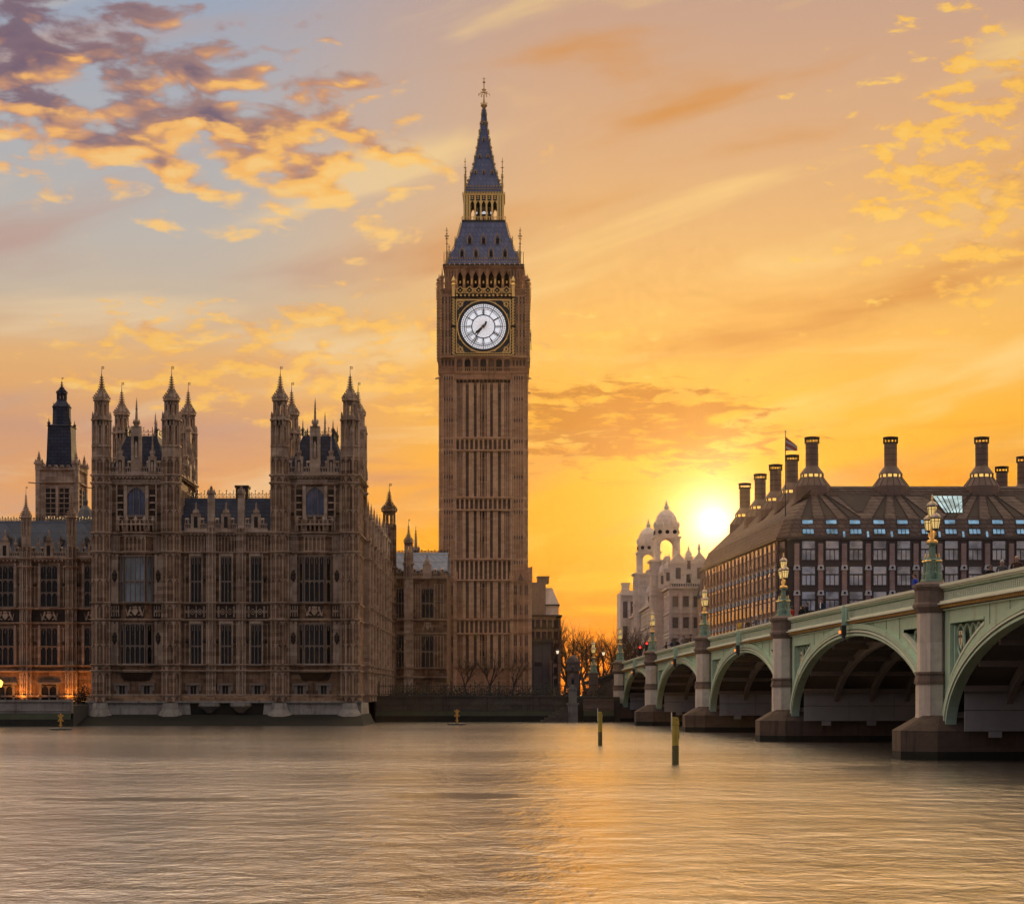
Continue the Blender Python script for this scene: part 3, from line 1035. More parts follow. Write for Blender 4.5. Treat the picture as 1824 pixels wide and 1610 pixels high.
cz = [(ZP(1183), ZP(1112)), (ZP(1072), ZP(992))]
for ti, a in enumerate((0.0, UP(483))):
    i0, i1 = a + 2 * R_T, a + TW - 2 * R_T
    um = (a + a + TW) / 2
    # strings and bands
    for z in STR:
        string(wall, i0 - .2, i1 + .2, z, .30)
    string(wall, i0 - .2, i1 + .2, z_cor, .42, h=.34)
    string(wall, i0 - .2, i1 + .2, z_cor - .88, .30)
    corbels(wall, i0, i1, z_cor - .27, .34, .40)
    quatre(wall, i0, i1, z_cor - .74, z_cor - .29, 14, .14)
    # side panels of each storey
    for (z0, z1) in cz:
        for (p0, p1) in ((i0 + .05, um - 1.98), (um + 1.98, i1 - .05)):
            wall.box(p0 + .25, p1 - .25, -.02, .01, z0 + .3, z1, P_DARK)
            wall.box(p0, p0 + .3, -.2, .01, z0 - .05, z1 + .3, P_PALE)
            wall.box(p1 - .3, p1, -.2, .01, z0 - .05, z1 + .3, P_PALE)
            panels(wall, p0 + .3, p1 - .3, z0 + .1, z1 + .1, 2, .12, mid=.5)
            um2 = (p0 + p1) / 2
            wall.lathe(um2, -.15, [(.1, z0 + 2.2), (.3, z0 + 2.6), (.26, z0 + 2.9), (.34, z0 + 3.0), (.1, z0 + 3.5)], 6, P_DARK)
    # heraldic band
    z0, z1 = ZP(1101), ZP(1077)
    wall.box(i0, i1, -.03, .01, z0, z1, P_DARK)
    for (p0, p1) in ((i0 + .1, um - 1.95), (um + 1.95, i1 - .1)):
        quatre(wall, p0, p1, z0 + .2, z1 - .1, 3, .12)
    # oriel: canted bay through both storeys on a sloping corbel
    fp = [(um - 1.75, 0), (um - 1.12, -.85), (um + 1.12, -.85), (um + 1.75, 0), (um + 1.75, .1), (um - 1.75, .1)]
    def grow(k): return [(um + (x - um) * (1 + k / 1.7), y if y > -.01 else y - k) for x, y in fp]
    zo0, zo1 = ZP(1195), ZP(956)
    wall.prism(grow(-.04), zo0, zo1, P_WALL)
    wall.prism([(um + (x - um) * .82, y if y > -.01 else y * .2) for x, y in fp], zo0 - 1.05, zo0 - .02, P_DARK, grow(.12))
    for z in STR[1:]:
        wall.prism(grow(.20), z, z + .13, P_PALE)
        wall.prism(grow(.12), z - .12, z - .002, P_PALE)
    wall.box(um - 1.0, um + 1.0, -.90, -.80, ZP(1101), ZP(1077), P_DARK)
    shield_panel(wall, um - 1.1, um + 1.1, ZP(1101), ZP(1078), .16, base=-.90, seed=ti)
    panels(wall, um - 1.1, um + 1.1, ZP(982), ZP(957), 5, .12, base=-.83)
    wall.prism(grow(.1), zo1, zo1 + .14, P_PALE)
    # windows of the oriel: front and two canted lights per storey
    for si, (z0, z1) in enumerate(cz):
        gm = M['glass_pale'] if (ti == 0 and si == 1) else M['glass']
        lab = 'window with pale blinds behind its leaded lights' if (ti == 0 and si == 1) else None
        Tw = plane_frame((XL + um - 1.08, YP - .82, 0), (1, 0, 0), (0, -1, 0))
        window(pavilion, Tw, .03, 2.13, z0, z1, 4, gm, (.46,), label=lab)
        for s in (-1, 1):
            if s < 0:
                p, q = Vector((XL + um - 1.70, YP - .03, 0)), Vector((XL + um - 1.10, YP - .83, 0))
            else:
                p, q = Vector((XL + um + 1.10, YP - .83, 0)), Vector((XL + um + 1.70, YP - .03, 0))
            dvec = (q - p)
            nn = Vector((dvec.y, -dvec.x, 0))
            window(pavilion, plane_frame(p, dvec, nn), .12, dvec.length - .12, z0, z1, 1, gm, (.46,), label=lab)
    # frieze above the second storey
    for (p0, p1) in ((i0 + .1, um - 1.9), (um + 1.9, i1 - .1)):
        panels(wall, p0, p1, ZP(982), ZP(953), 5, .12)
    # top storey: arched window between niches, balcony below
    z0, z1 = ZP(919), ZP(868)
    window(pavilion, Tf, um - .98, um + .98, z0, z1, 3, M['glass_blue'], (.02,), arch=True, small=True, label='round headed window reflecting blue sky')
    wall.box(um - 1.35, um - 1.0, -.4, .01, ZP(946), ZP(866), P_PALE)
    wall.box(um + 1.0, um + 1.35, -.4, .01, ZP(946), ZP(866), P_PALE)
    for s in (-1, 1):
        x = um + s * 1.75
        wall.box(x - .32, x + .32, -.05, .01, ZP(925), ZP(872), P_DARK)
        for k in range(4):
            zz = ZP(922 - 12.5 * k)
            wall.box(x - .30, x + .30, -.34, -.051, zz, zz + .16, P_PALE)
            wall.prism([(x - .14, -.3), (x + .14, -.3), (x + .14, -.06), (x - .14, -.06)], zz + .16, zz + .5, P_DARK)
        for k in (0, 1):
            x0 = um + s * (2.15 + .0) if k == 0 else um + s * 2.75
            wall.box(x0 - .08, x0 + .08, -.22, .01, ZP(946), z_cor - .9, P_PALE)
        lo, hi = sorted((um + s * 2.2, um + s * 2.75))
        panels(wall, lo, hi, ZP(925), ZP(870), 1, .1, mid=.55)
        wall.ball((um + s * 2.47, -.16, ZP(915)), .2, P_DARK)
    # balcony with little canopies
    wall.box(um - 2.0, um + 2.0, -.75, 0, ZP(936), ZP(936) + .18, P_PALE)
    for k in range(9):
        x = um - 1.9 + 3.8 * k / 8
        wall.box(x - .07, x + .07, -.72, -.60, ZP(936) + .18, ZP(925), P_PALE)
        wall.hexa([(x - .09, -.5, ZP(946)), (x + .09, -.5, ZP(946)), (x + .09, 0, ZP(946)), (x - .09, 0, ZP(946))], [(x - .09, -.72, ZP(936) - .01), (x + .09, -.72, ZP(936) - .01), (x + .09, 0, ZP(936) - .01), (x - .09, 0, ZP(936) - .01)], P_PALE)
        if k % 2 == 0:
            wall.lathe(x, -.6, [(.22, ZP(930)), (.26, ZP(926)), (.02, ZP(919))], 4, P_PALE, rot=math.pi / 4)
    wall.box(um - 2.0, um + 2.0, -.72, -.62, ZP(925) - .1, ZP(925), P_PALE)
    # parapets on all four sides, statues' niches and a crowning gable
    for (T2, L) in ((plane_frame((XL + a + R_T, YP + .1, 0), (1, 0, 0), (0, -1, 0)), TW - 2 * R_T), (plane_frame((XL + a + TW - .25, YP + R_T, 0), (0, 1, 0), (1, 0, 0)), TD - 2 * R_T),
                    (plane_frame((XL + a + .25, YP + R_T, 0), (0, 1, 0), (-1, 0, 0)), TD - 2 * R_T), (plane_frame((XL + a + R_T, YP + TD - .2, 0), (1, 0, 0), (0, 1, 0)), TW - 2 * R_T)):
        old, of = wall.T, wall.flip
        wall.frame(T2)
        battlement(wall, .7, L - .7, z_cor + .12, z_par - .35, 1.0)
        string(wall, 0, L, z_cor, .42, h=.34)
        for f in (.27, .73):
            x = L * f
            wall.box(x - .42, x + .42, -.5, 0, z_cor + .12, z_par + .1, P_PALE)
            wall.box(x - .2, x + .2, -.52, -.4, z_cor + .4, z_par - .3, P_VOID)
            wall.tube([(x, -.47, z_cor + .4), (x, -.47, z_par - .75), (x, -.47, z_par - .5)], [.17, .14, .09], 6, P_PALE)
            pinnacle(wall, x, -.25, z_par + .05, z_par + 2.6, .2, shaft=.15)
        x = L * .5
        wall.box(x - .55, x + .55, -.45, .1, z_cor + .12, z_par + 3.4, P_PALE)
        wall.box(x - .24, x + .24, -.48, -.3, z_par - .1, z_par + 2.3, P_VOID)
        wall.tube([(x, -.4, z_par - .1), (x, -.4, z_par + 1.4), (x, -.4, z_par + 1.75)], [.2, .17, .1], 6, P_PALE)
        pinnacle(wall, x, -.18, z_par + 3.3, z_par + 6.6, .27, shaft=.12)
        wall.T, wall.flip = old, of
# centre range between the towers
c0, c1 = TW, UP(483)
bw = (c1 - c0) / 3
for z in STR:
    string(wall, c0, c1, z, .28, base=.35)
string(wall, c0, c1, ZP(948), .5, base=.35, h=.3)
corbels(wall, c0, c1, ZP(953), .36, .42, base=.35)
for i in range(3):
    b0, b1 = c0 + bw * i, c0 + bw * (i + 1)
    m0 = (b0 + b1) / 2
    for si, (z0, z1) in enumerate(cz):
        window(pavilion, plane_frame((XL, YP + .35, 0), (1, 0, 0), (0, -1, 0)), m0 - .58, m0 + .58, z0, z1, 3, M['glass'], (.46,))
        for (p0, p1) in ((b0 + .42, m0 - .62), (m0 + .62, b1 - .42)):
            wall.box(p1 - .14 if p1 < m0 else p0, p1 if p1 < m0 else p0 + .14, .05, .36, z0 - .05, z1 + .3, P_PALE)
            panels(wall, p0, p1, z0, z1 + .1, 1, .12, base=.35, mid=.5)
            wall.ball(((p0 + p1) / 2, .2, z0 + 2.6), .24, P_DARK, 6, 4)
        wall.box(m0 - .75, m0 + .75, .1, .36, z1 + .13, z1 + .36, P_PALE)
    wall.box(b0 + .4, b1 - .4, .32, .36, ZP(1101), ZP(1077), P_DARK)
    quatre(wall, m0 - .8, m0 + .8, ZP(1099), ZP(1079), 2, .14, base=.33)
    quatre(wall, b0 + .42, m0 - .9, ZP(1099), ZP(1079), 1, .1, base=.33)
    quatre(wall, m0 + .9, b1 - .42, ZP(1099), ZP(1079), 1, .1, base=.33)
    panels(wall, b0 + .4, b1 - .4, ZP(982), ZP(955), 7, .14, base=.35)
    battlement(wall, b0 + .4, b1 - .4, ZP(946), ZP(922), .9, base=.3)
    wall.box(m0 - .5, m0 + .5, -.1, .3, ZP(946), ZP(915), P_PALE)
    wall.box(m0 - .2, m0 + .2, -.13, .1, ZP(940), ZP(920), P_VOID)
    pinnacle(wall, m0, .12, ZP(916), ZP(893), .24, shaft=.1)
for i in (1, 2):
    u = c0 + bw * i
    oct_pier(wall, u, .25, .48, 2.5, ZP(940), STR, P_PALE, P_WALL)
    wall.box(u - .36, u + .36, -.05, .6, ZP(940), ZP(880), P_PALE)
    pinnacle(wall, u, .25, ZP(880), ZP(864), .32, shaft=.02)
# return wall along the side facing the bridge
Tn = plane_frame((XL + UP(640) - .5, YP, 0), (0, 1, 0), (1, 0, 0))
wall.frame(Tn)
for z in STR:
    string(wall, 1.5, 57.5, z, .30)
string(wall, 1.5, 57.5, ZP(948), .45, h=.3)
NB = 9
nb0, nb1 = 11.6, 57.0
nbw = (nb1 - nb0) / NB
battlement(wall, nb0, nb1, ZP(946), ZP(922), 1.1)
for i in range(NB + 1):
    v = nb0 + nbw * i
    wall.box(v - .42, v + .42, -.85, .01, 2.5, ZP(948), P_PALE)
    for z in STR:
        wall.box(v - .55, v + .55, -1.0, .01, z, z + .14, P_PALE)
    if i < NB:
        wall.box(v - .38, v + .38, -.6, .1, ZP(946), ZP(922), P_PALE)
        pinnacle(wall, v, -.25, ZP(922), ZP(862), .36, shaft=.35)
    for (z0, z1) in cz:
        if i < NB:
            m0 = v + nbw / 2
            panels(wall, v + .6, m0 - 1.05, z0, z1, 2, .14, mid=.5)
            panels(wall, m0 + 1.05, v + nbw - .6, z0, z1, 2, .14, mid=.5)
            window(pavilion, Tn, m0 - .95, m0 + .95, z0, z1, 3, M['glass'], (.46,))
    if i < NB:
        quatre(wall, v + .6, v + nbw - .6, ZP(1099), ZP(1079), 5, .12)
        panels(wall, v + .5, v + nbw - .5, ZP(982), ZP(955), 8, .14)
# tower's own flank
for (z0, z1) in cz + [(ZP(935), ZP(868))]:
    panels(wall, 1.6, 9.9, z0, z1, 8, .16, mid=.5)
string(wall, 1, 10.6, z_cor, .42, h=.34)
string(wall, 1, 10.6, z_cor - .88, .3)
# flank of the left tower above the centre range
wall.frame(plane_frame((XL + TW - .35, YP, 0), (0, 1, 0), (1, 0, 0)))
panels(wall, 1.6, 9.9, ZP(935), ZP(868), 8, .16, mid=.5)
wall.build('wall', PAL, pavilion)

for u in [UP(640) - 6.9, UP(640) - 2.6, UP(640) - 6.9 - 17.6 - 1.2, UP(640) - 2.6 - 17.6 - 2.2]:
    pass
for u in (UP(218), UP(262), UP(344), UP(401), UP(458), UP(535), UP(577)):
    yb = YP + (.35 if TW < u < UP(483) else 0)
    base_window(pavilion, plane_frame((XL, yb, 0), (1, 0, 0), (0, -1, 0)), u, ZP(1246), ZP(1222))

# turrets: one built, the rest copied
tur = MB()
h0 = 0.0
z_st1, z_st2, z_top = ZP(750) - z_par, ZP(716) - z_par, ZP(653) - z_par
tur.prism(oct_pts(0, 0, R_T * 1.02), 0, .5, 0)
tur.prism(oct_pts(0, 0, R_T * .98), .5, 1.1, 0)
for k in range(8):
    a = math.pi / 8 + k * math.pi / 4
    tur.lathe(R_T * .98 * math.cos(a), R_T * .98 * math.sin(a), [(.11, 0), (.11, z_st1 + .55), (.02, z_st1 + 1.0)], 5, 0)
tur.prism(oct_pts(0, 0, R_T * 1.12), 1.1, 1.26, 0)
open_stage(tur, 0, 0, R_T * .93, 1.26, z_st1, 0, gap=.30, head=.55)
tur.prism(oct_pts(0, 0, R_T * 1.18), z_st1, z_st1 + .16, 0)
tur.prism(oct_pts(0, 0, R_T * .9), z_st1 + .16, z_st1 + .45, 0)
open_stage(tur, 0, 0, R_T * .74, z_st1 + .45, z_st2, 0, gap=.34, head=.35)
crocket_spire(tur, 0, 0, z_st2, z_top, R_T * .78, 0)
base_t = None
for a in (0.0, UP(483)):
    for (u, d) in ((a + R_T, -.05), (a + TW - R_T, -.05), (a + R_T, TD - .3), (a + TW - R_T, TD - .3)):
        if base_t is None:
            base_t = tur.build('turret', M['palace_pale'], pavilion)
            o = base_t
        else:
            o = base_t.copy()
            COL.objects.link(o)
        o.location = (XL + u, YP + d, z_par)

# slate roofs with iron cresting
for a in (0.0, UP(483)):
    r = MB(Tf)
    x0, x1 = a + 1.7, a + TW - 1.7
    zt = ZP(770)
    r.hexa([(x0, 1.2, z_cor + .6), (x1, 1.2, z_cor + .6), (x1, TD - 1.2, z_cor + .6), (x0, TD - 1.2, z_cor + .6)], [(x0 + 1.45, 3.0, zt), (x1 - 1.45, 3.0, zt), (x1 - 1.45, TD - 3.0, zt), (x0 + 1.45, TD - 3.0, zt)], 0)
    rf = r.build('roof', M['slate'], pavilion)
    c = MB(Tf)
    q = [(x0 + 1.45, 3.0, zt), (x1 - 1.45, 3.0, zt), (x1 - 1.45, TD - 3.0, zt), (x0 + 1.45, TD - 3.0, zt)]
    for i in range(4):
        cresting(c, q[i], q[(i + 1) % 4], 1.0, .42)
        pinnacle(c, q[i][0], q[i][1], zt, zt + 1.9, .14, 0, shaft=.3)
    c.build('cresting', M['iron'], rf)
r = MB(Tf)
zr, ze = ZP(880), ZP(944)
r.hexa([(TW - .3, .8, ze), (UP(483) + .3, .8, ze), (UP(483) + .3, TD - .3, ze), (TW - .3, TD - .3, ze)], [(TW - .3, 4.5, zr), (UP(483) + .3, 4.5, zr), (UP(483) + .3, 5.6, zr), (TW - .3, 5.6, zr)], 0)
r.hexa([(UP(640) - 11.0, TD, ze), (UP(640) - 1.3, TD, ze), (UP(640) - 1.3, 57.5, ze), (UP(640) - 11.0, 57.5, ze)], [(UP(640) - 6.5, TD, ze + 4.2), (UP(640) - 5.8, TD, ze + 4.2), (UP(640) - 5.8, 57.5, ze + 4.2), (UP(640) - 6.5, 57.5, ze + 4.2)], 0)
rf = r.build('roof', M['slate'], pavilion)
c = MB(Tf)
cresting(c, (TW + .3, 4.7, zr), (UP(483) - .3, 4.7, zr), .95, .40)
c.build('cresting', M['iron'], rf)
c = MB(Tf)
u = UP(421)
c.box(u - .68, u + .68, 4.3, 6.0, zr - .3, ZP(861), 0)
c.box(u - .78, u + .78, 4.2, 6.1, ZP(861), ZP(857), 0)
c.build('chimney', M['palace_dark'], rf)
# end turret of the side range
e = MB()
cx, cy = XL + UP(640) - .3, YP + 57.3
oct_pier(e, cx, cy, .95, 2.5, pz(935, cy), [pz(1012, cy), pz(1075, cy), pz(1095, cy), pz(1160, cy)], 0, 0)
open_stage(e, cx, cy, .85, pz(935, cy), pz(912, cy), 0, gap=.4, head=.4)
crocket_spire(e, cx, cy, pz(912, cy), pz(862, cy), .95, 0)
e.build('turret', M['palace'], pavilion)

# ------------------------------------------------------------------ river front further left, behind its terrace
YW = 226.0
def ZW(y): return pz(y, YW)
xw0, xw1 = px(-436, YW), px(171, YW)
wing = thing('palace_river_wing', 'brown gothic river front with a blue slate roof above an orange lit terrace', 'palace', 'gothic palace buildings')
Tw = plane_frame((0, YW, 0), (1, 0, 0), (0, -1, 0))
w = MB(Tw)
w.box(xw0, xw1, 0, 14, 2.0, ZW(990), P_WALL)
WS = [ZW(1240), ZW(1196), ZW(1186), ZW(1110), ZW(1084), ZW(1010) + .001, ZW(996)]
for z in WS[:5] + WS[6:]:
    string(w, xw0, xw1, z, .3)
corbels(w, xw0, xw1, ZW(1000), .3, .45)
cent = [px(x, YW) for x in (10, 88, 166, -71, -152, -233, -314, -395)]
butt = [px(x, YW) for x in (-31, 47, 128, -112, -193, -274, -355)]
half = 40.0 * YW / 3500
for i, m0 in enumerate(cent):
    for z0, z1 in ((ZW(1184), ZW(1118)), (ZW(1080), ZW(1008))):
        window(wing, Tw, m0 - .98, m0 + .98, z0, z1, 3, M['glass'], (.34, .66) if z1 > ZW(1100) else (.5,))
        for s in (-1, 1):
            lo, hi = sorted((m0 + s * 1.25, m0 + s * (half - .55)))
            hi = min(hi, xw1 - .05)
            w.box(m0 + s * 1.12 - .12, m0 + s * 1.12 + .12, -.24, .01, z0 - .1, z1 + .3, P_PALE)
            if hi > lo + .2:
                panels(w, lo, hi, z0, z1, 2, .14, mid=.5)
                w.ball(((lo + hi) / 2, -.14, z0 + 2.5), .22, P_DARK, 6, 4)
    hi = min(m0 + half - .5, xw1)
    w.box(m0 - half + .5, hi, -.04, .01, ZW(1107), ZW(1087), P_DARK)
    shield_panel(w, m0 - 1.1, m0 + 1.1, ZW(1108), ZW(1086), .18, base=-.04, seed=i + 5)
    battlement(w, m0 - half + .5, hi, ZW(994), ZW(974), .95)
    w.box(m0 - .5, m0 + .5, -.5, 0, ZW(994), ZW(966), P_PALE)
    w.box(m0 - .2, m0 + .2, -.53, -.3, ZW(990), ZW(972), P_VOID)
    pinnacle(w, m0, -.25, ZW(966), ZW(942), .24, shaft=.1)
    for s in (-.42, .42):
        pinnacle(w, m0 + s * 2 * half * .55, -.2, ZW(974), ZW(955), .15, shaft=.2)
for u in butt:
    oct_pier(w, u, -.2, .62, 2.0, ZW(975), WS, P_PALE, P_WALL)
    w.prism(oct_pts(u, -.2, .52), ZW(975), ZW(955), P_PALE)
    open_stage(w, u, -.2, .5, ZW(955), ZW(924), P_PALE, gap=.3, head=.4)
    crocket_spire(w, u, -.2, ZW(924), ZW(866), .55, P_PALE)
w.build('wall', PAL, wing)
r = MB(Tw)
r.hexa([(xw0, .6, ZW(986)), (xw1 - .2, .6, ZW(986)), (xw1 - .2, 13, ZW(986)), (xw0, 13, ZW(986))], [(xw0, 4.6, ZW(921)), (xw1 - .2, 4.6, ZW(921)), (xw1 - .2, 9, ZW(921)), (xw0, 9, ZW(921))], 0)
M['slate_blue'] = tiles('blue_slate', (0.032, 0.044, 0.075), (0.045, 0.06, 0.098), 1.5, 1.3, rough=0.55, line=.5, spec=.3)
rf = r.build('roof', M['slate_blue'], wing)
c = MB(Tw)
cresting(c, (xw0, 4.7, ZW(921)), (xw1 - .3, 4.7, ZW(921)), .55, .33)
c.build('cresting', M['iron'], rf)
c = MB(Tw)
for x, y in ((8, 957), (30, 962), (75, 958), (103, 960), (150, 960)):
    u, z = px(x, YW), ZW(y + 8)
    t0 = .6 + (z - ZW(986)) / (ZW(921) - ZW(986)) * 4.0
    c = MB(Tw)
    c.box(u - .22, u + .22, t0 - .25, t0 + .4, z, z + .55, 0)
    c.hexa([(u - .32, t0 - .35, z + .55), (u + .32, t0 - .35, z + .55), (u + .32, t0 + .7, z + .55), (u - .32, t0 + .7, z + .55)], [(u - .03, t0 - .3, z + 1.0), (u + .03, t0 - .3, z + 1.0), (u + .03, t0 + .9, z + 1.0), (u - .03, t0 + .9, z + 1.0)], 0)
    c.build('roof_vent', M['lead'], rf)
# terrace doors: pairs of dark arched openings in a hooded frame
for m0 in cent[:2] + cent[3:]:
    d = MB(Tw)
    d.box(m0 - .85, m0 + .85, -.06, -.03, ZW(1247), ZW(1221), 1)
    d.box(m0 - .07, m0 + .07, -.2, -.061, ZW(1247), ZW(1221), 0)
    for s in (-1, 1):
        d.box(m0 + s * .98 - .14, m0 + s * .98 + .14, -.3, -.001, ZW(1247), ZW(1219), 0)
        arch_head(d, m0 + s * .46 - .38, m0 + s * .46 + .38, ZW(1221), .5, -.16, -.061, 0, 4)
    d.box(m0 - 1.4, m0 + 1.4, -.42, -.001, ZW(1219), ZW(1215), 0)
    d.build('terrace_door', [M['mullion'], M['void']], wing)

# terrace wall on the river with its coping
tw = river_wall('terrace_wall', 'grey river terrace wall in front of the orange lit palace front', px(-440, 206), XL - .3, 206.0, pz(1250, 206), (M['plinth'], M['plinth']))
b = MB()
b.box(px(-440, 206), XL - .3, 206.9, YW - .02, -1, 2.2)
tag(b.build('pavement', M['earth']), kind='structure')

# ------------------------------------------------------------------ short wing between the pavilion range and the clock tower
YK = 273.0
def ZK(y): return pz(y, YK)
link = thing('palace_link_wing', 'shadowed gothic wing with a pale blue glazed roof joining the clock tower', 'palace', 'gothic palace buildings')
Tk = plane_frame((0, YK, 0), (1, 0, 0), (0, -1, 0))
k = MB(Tk)
kx0, kx1 = px(690, YK), px(796, YK)
k.box(kx0, kx1, 0, 20, 2.5, ZK(1022), P_WALL)
KS = [ZK(1206), ZK(1190), ZK(1128), ZK(1104), ZK(1031)]
for z in KS:
    string(k, kx0, kx1, z, .28)
for x in (728,):
    u = px(x, YK)
    k.box(u - .62, u + .62, -.9, 0, 2.5, ZK(1031), P_PALE)
    oct_pier(k, u, -.4, .62, ZK(1031), ZK(985), [ZK(1005)], P_PALE, P_WALL)
    open_stage(k, u, -.4, .55, ZK(985), ZK(968), P_PALE, gap=.25, head=.4)
    crocket_spire(k, u, -.4, ZK(968), ZK(925), .6, P_PALE)
    for z in KS:
        k.box(u - .75, u + .75, -1.05, 0, z, z + .15, P_PALE)
for (a, b_) in ((704, 721), (751, 772)):
    for z0, z1 in ((ZK(1188), ZK(1132)), (ZK(1100), ZK(1048))):
        window(link, Tk, px(a, YK), px(b_, YK), z0, z1, 3, M['glass'], (.5,))
shield_panel(k, px(750, YK), px(773, YK), ZK(1127), ZK(1106), .2, seed=9)
for (a, b_) in ((736, 749), (774, 790)):
    for z0, z1 in ((ZK(1188), ZK(1132)), (ZK(1100), ZK(1040))):
        panels(k, px(a, YK), px(b_, YK), z0, z1, 3, .16, mid=.5)
battlement(k, kx0, px(722, YK), ZK(1030), ZK(1012), 1.0)
battlement(k, px(735, YK), kx1, ZK(1030), ZK(1012), 1.0)
m0 = px(761, YK)
k.box(m0 - .6, m0 + .6, -.4, 0, ZK(1030), ZK(1004), P_PALE)
pinnacle(k, m0, -.2, ZK(1004), ZK(984), .26, shaft=.1)
pinnacle(k, px(741, YK + 6), 5.5, ZK(1000), ZK(930), .4, shaft=.35)
k.build('wall', PAL, link)
r = MB(Tk)
r.hexa([(kx0, 1.0, ZK(1016)), (kx1, 1.0, ZK(1016)), (kx1, 18, ZK(1016)), (kx0, 18, ZK(1016))], [(kx0, 4.2, ZK(980)), (kx1, 4.2, ZK(980)), (kx1, 8, ZK(980)), (kx0, 8, ZK(980))], 0)
M['slate_pale'] = tiles('pale_blue_roof_panels', (0.15, 0.18, 0.25), (0.19, 0.22, 0.29), 1.0, 1.15, rough=.38, line=.4, size=.05)
rf = r.build('roof', M['slate_pale'], link)
c = MB(Tk)
cresting(c, (kx0, 4.3, ZK(980)), (kx1, 4.3, ZK(980)), .42, .45)
c.build('cresting', M['iron'], rf)

# ------------------------------------------------------------------ tower with a slated lantern behind the river wing, left
YV = 262.0
def ZV(y): return pz(y, YV)
vt = thing('vent_tower', 'pale square stone tower with a tall dark slate cap, farthest to the left', 'tower', 'gothic palace towers')
Tv = plane_frame((px(102.5, YV), YV + 2.5, 0), (1, 0, 0), (0, -1, 0))
v = MB(Tv)
hw = 34.5 * YV / 3500
v.box(-hw, hw, -hw, hw, 3, ZV(838), 0)
for q in range(4):
    a = q * math.pi / 2
    v.frame(Tv @ Matrix.Rotation(a, 4, 'Z') @ Matrix.Translation((0, -hw, 0)))
    string(v, -hw, hw, ZV(860), .35, 0)
    string(v, -hw, hw, ZV(838), .25, 0)
    battlement(v, -hw + .5, hw - .5, ZV(838) + .1, ZV(829), .9, m=0)
    for s in (-1, 1):
        if s < 0: v.box(s * hw - .28, s * hw + .28, -.28, .28, 3, ZV(838), 0)
        for x in (.28, .98):
            v.box(s * x + (s * .0) - .0, s * (x + .55), -.06, .0, ZV(918), ZV(868), 1)
    for k in range(6):
        v.box(-1.6, 1.6, -.14, 0, ZV(915 - 9 * k), ZV(915 - 9 * k) + .09, 0)
    v.box(-.14, .14, -.2, 0, ZV(920), ZV(866), 0)
    v.bar((hw + .1, -.1, ZV(861)), (hw + 1.1, -1.0, ZV(861)), .14, .14, 0)
v.frame(Tv)
for sx in (-1, 1):
    for sy in (-1, 1):
        pinnacle(v, sx * (hw - .1), sy * (hw - .1), ZV(838), ZV(802), .42, 0, shaft=.3)
v.build('wall', [M['palace_pale'], M['void']], vt)
r = MB(Tv)
w1, w2 = 23.0 * YV / 3500, 20.5 * YV / 3500
r.lathe(0, 0, [(w1 * 1.414, ZV(838)), (w2 * 1.414, ZV(758)), (w2 * 1.414 + .2, ZV(756)), (w2 * .8, ZV(752))], 4, 0, rot=math.pi / 4)
r.lathe(0, 0, [(1.25, ZV(753)), (1.2, ZV(722)), (1.35, ZV(721)), (.8, ZV(712)), (.62, ZV(708))], 8, 0, rot=math.pi / 8)
for k in range(4):
    a = math.pi / 4 + k * math.pi / 2
    pinnacle(r, w2 * 1.3 * math.cos(a), w2 * 1.3 * math.sin(a), ZV(757), ZV(742), .14, 0, shaft=.3)
    pinnacle(r, 1.25 * math.cos(a), 1.25 * math.sin(a), ZV(727), ZV(712), .12, 0, shaft=.3)
open_stage(r, 0, 0, .62, ZV(708), ZV(696), 0, gap=.45, head=.2)
crocket_spire(r, 0, 0, ZV(697), ZV(668), .62, 0, knobs=3)
r.build('spire', M['slate'], vt)

ft = thing('spirelet', 'small lead spirelet rising behind the blue roof beside the pavilion', 'spire', 'gothic palace towers')
s = MB()
cx = px(152, 250)
s.lathe(cx, 250, [(1.55, 3), (1.55, pz(935, 250)), (1.7, pz(932, 250)), (1.45, pz(928, 250)), (.75, pz(908, 250)), (.3, pz(900, 250)), (.36, pz(893, 250)), (.2, pz(888, 250)), (.06, pz(872, 250))], 8, 0)
s.build('spire', M['lead'], ft)

# ------------------------------------------------------------------ the clock tower
YT = 296.0
KT = YT / 3500.0
def ZT(y):
    # the roofs stand further back than the dial, so their heights are read at their own depth
    d = 0.0 if y >= 475 else 3.1 * (475 - y) / 79 if y > 396 else 3.1 if y > 340 else 3.1 + 3.1 * min(1.0, (340 - y) / 150)
    return pz(y, YT + d)

TX = px(861, YT)
S_, D_, G_, V_, I_ = 0, 1, 2, 3, 4      # stone, dark stone, gold, void, iron roof
TMATS = [M['tower'], M['tower_dark'], M['gold'], M['void'], M['iron'], M['tower_mid'], M['tower_pale']]
R_, L_ = 5, 6
ctower = thing('clock_tower', 'tall brown gothic clock tower with white dial and blue grey spire', 'clock tower')
HW = 75.5 * KT
TC = YT + HW                              # tower axis in depth


def face(q, hw):
    """frame of one of the four faces; q = 0 looks at the camera"""
    return Matrix.Translation((TX, TC, 0)) @ Matrix.Rotation(q * math.pi / 2, 4, 'Z') @ Matrix.Translation((0, -hw, 0))


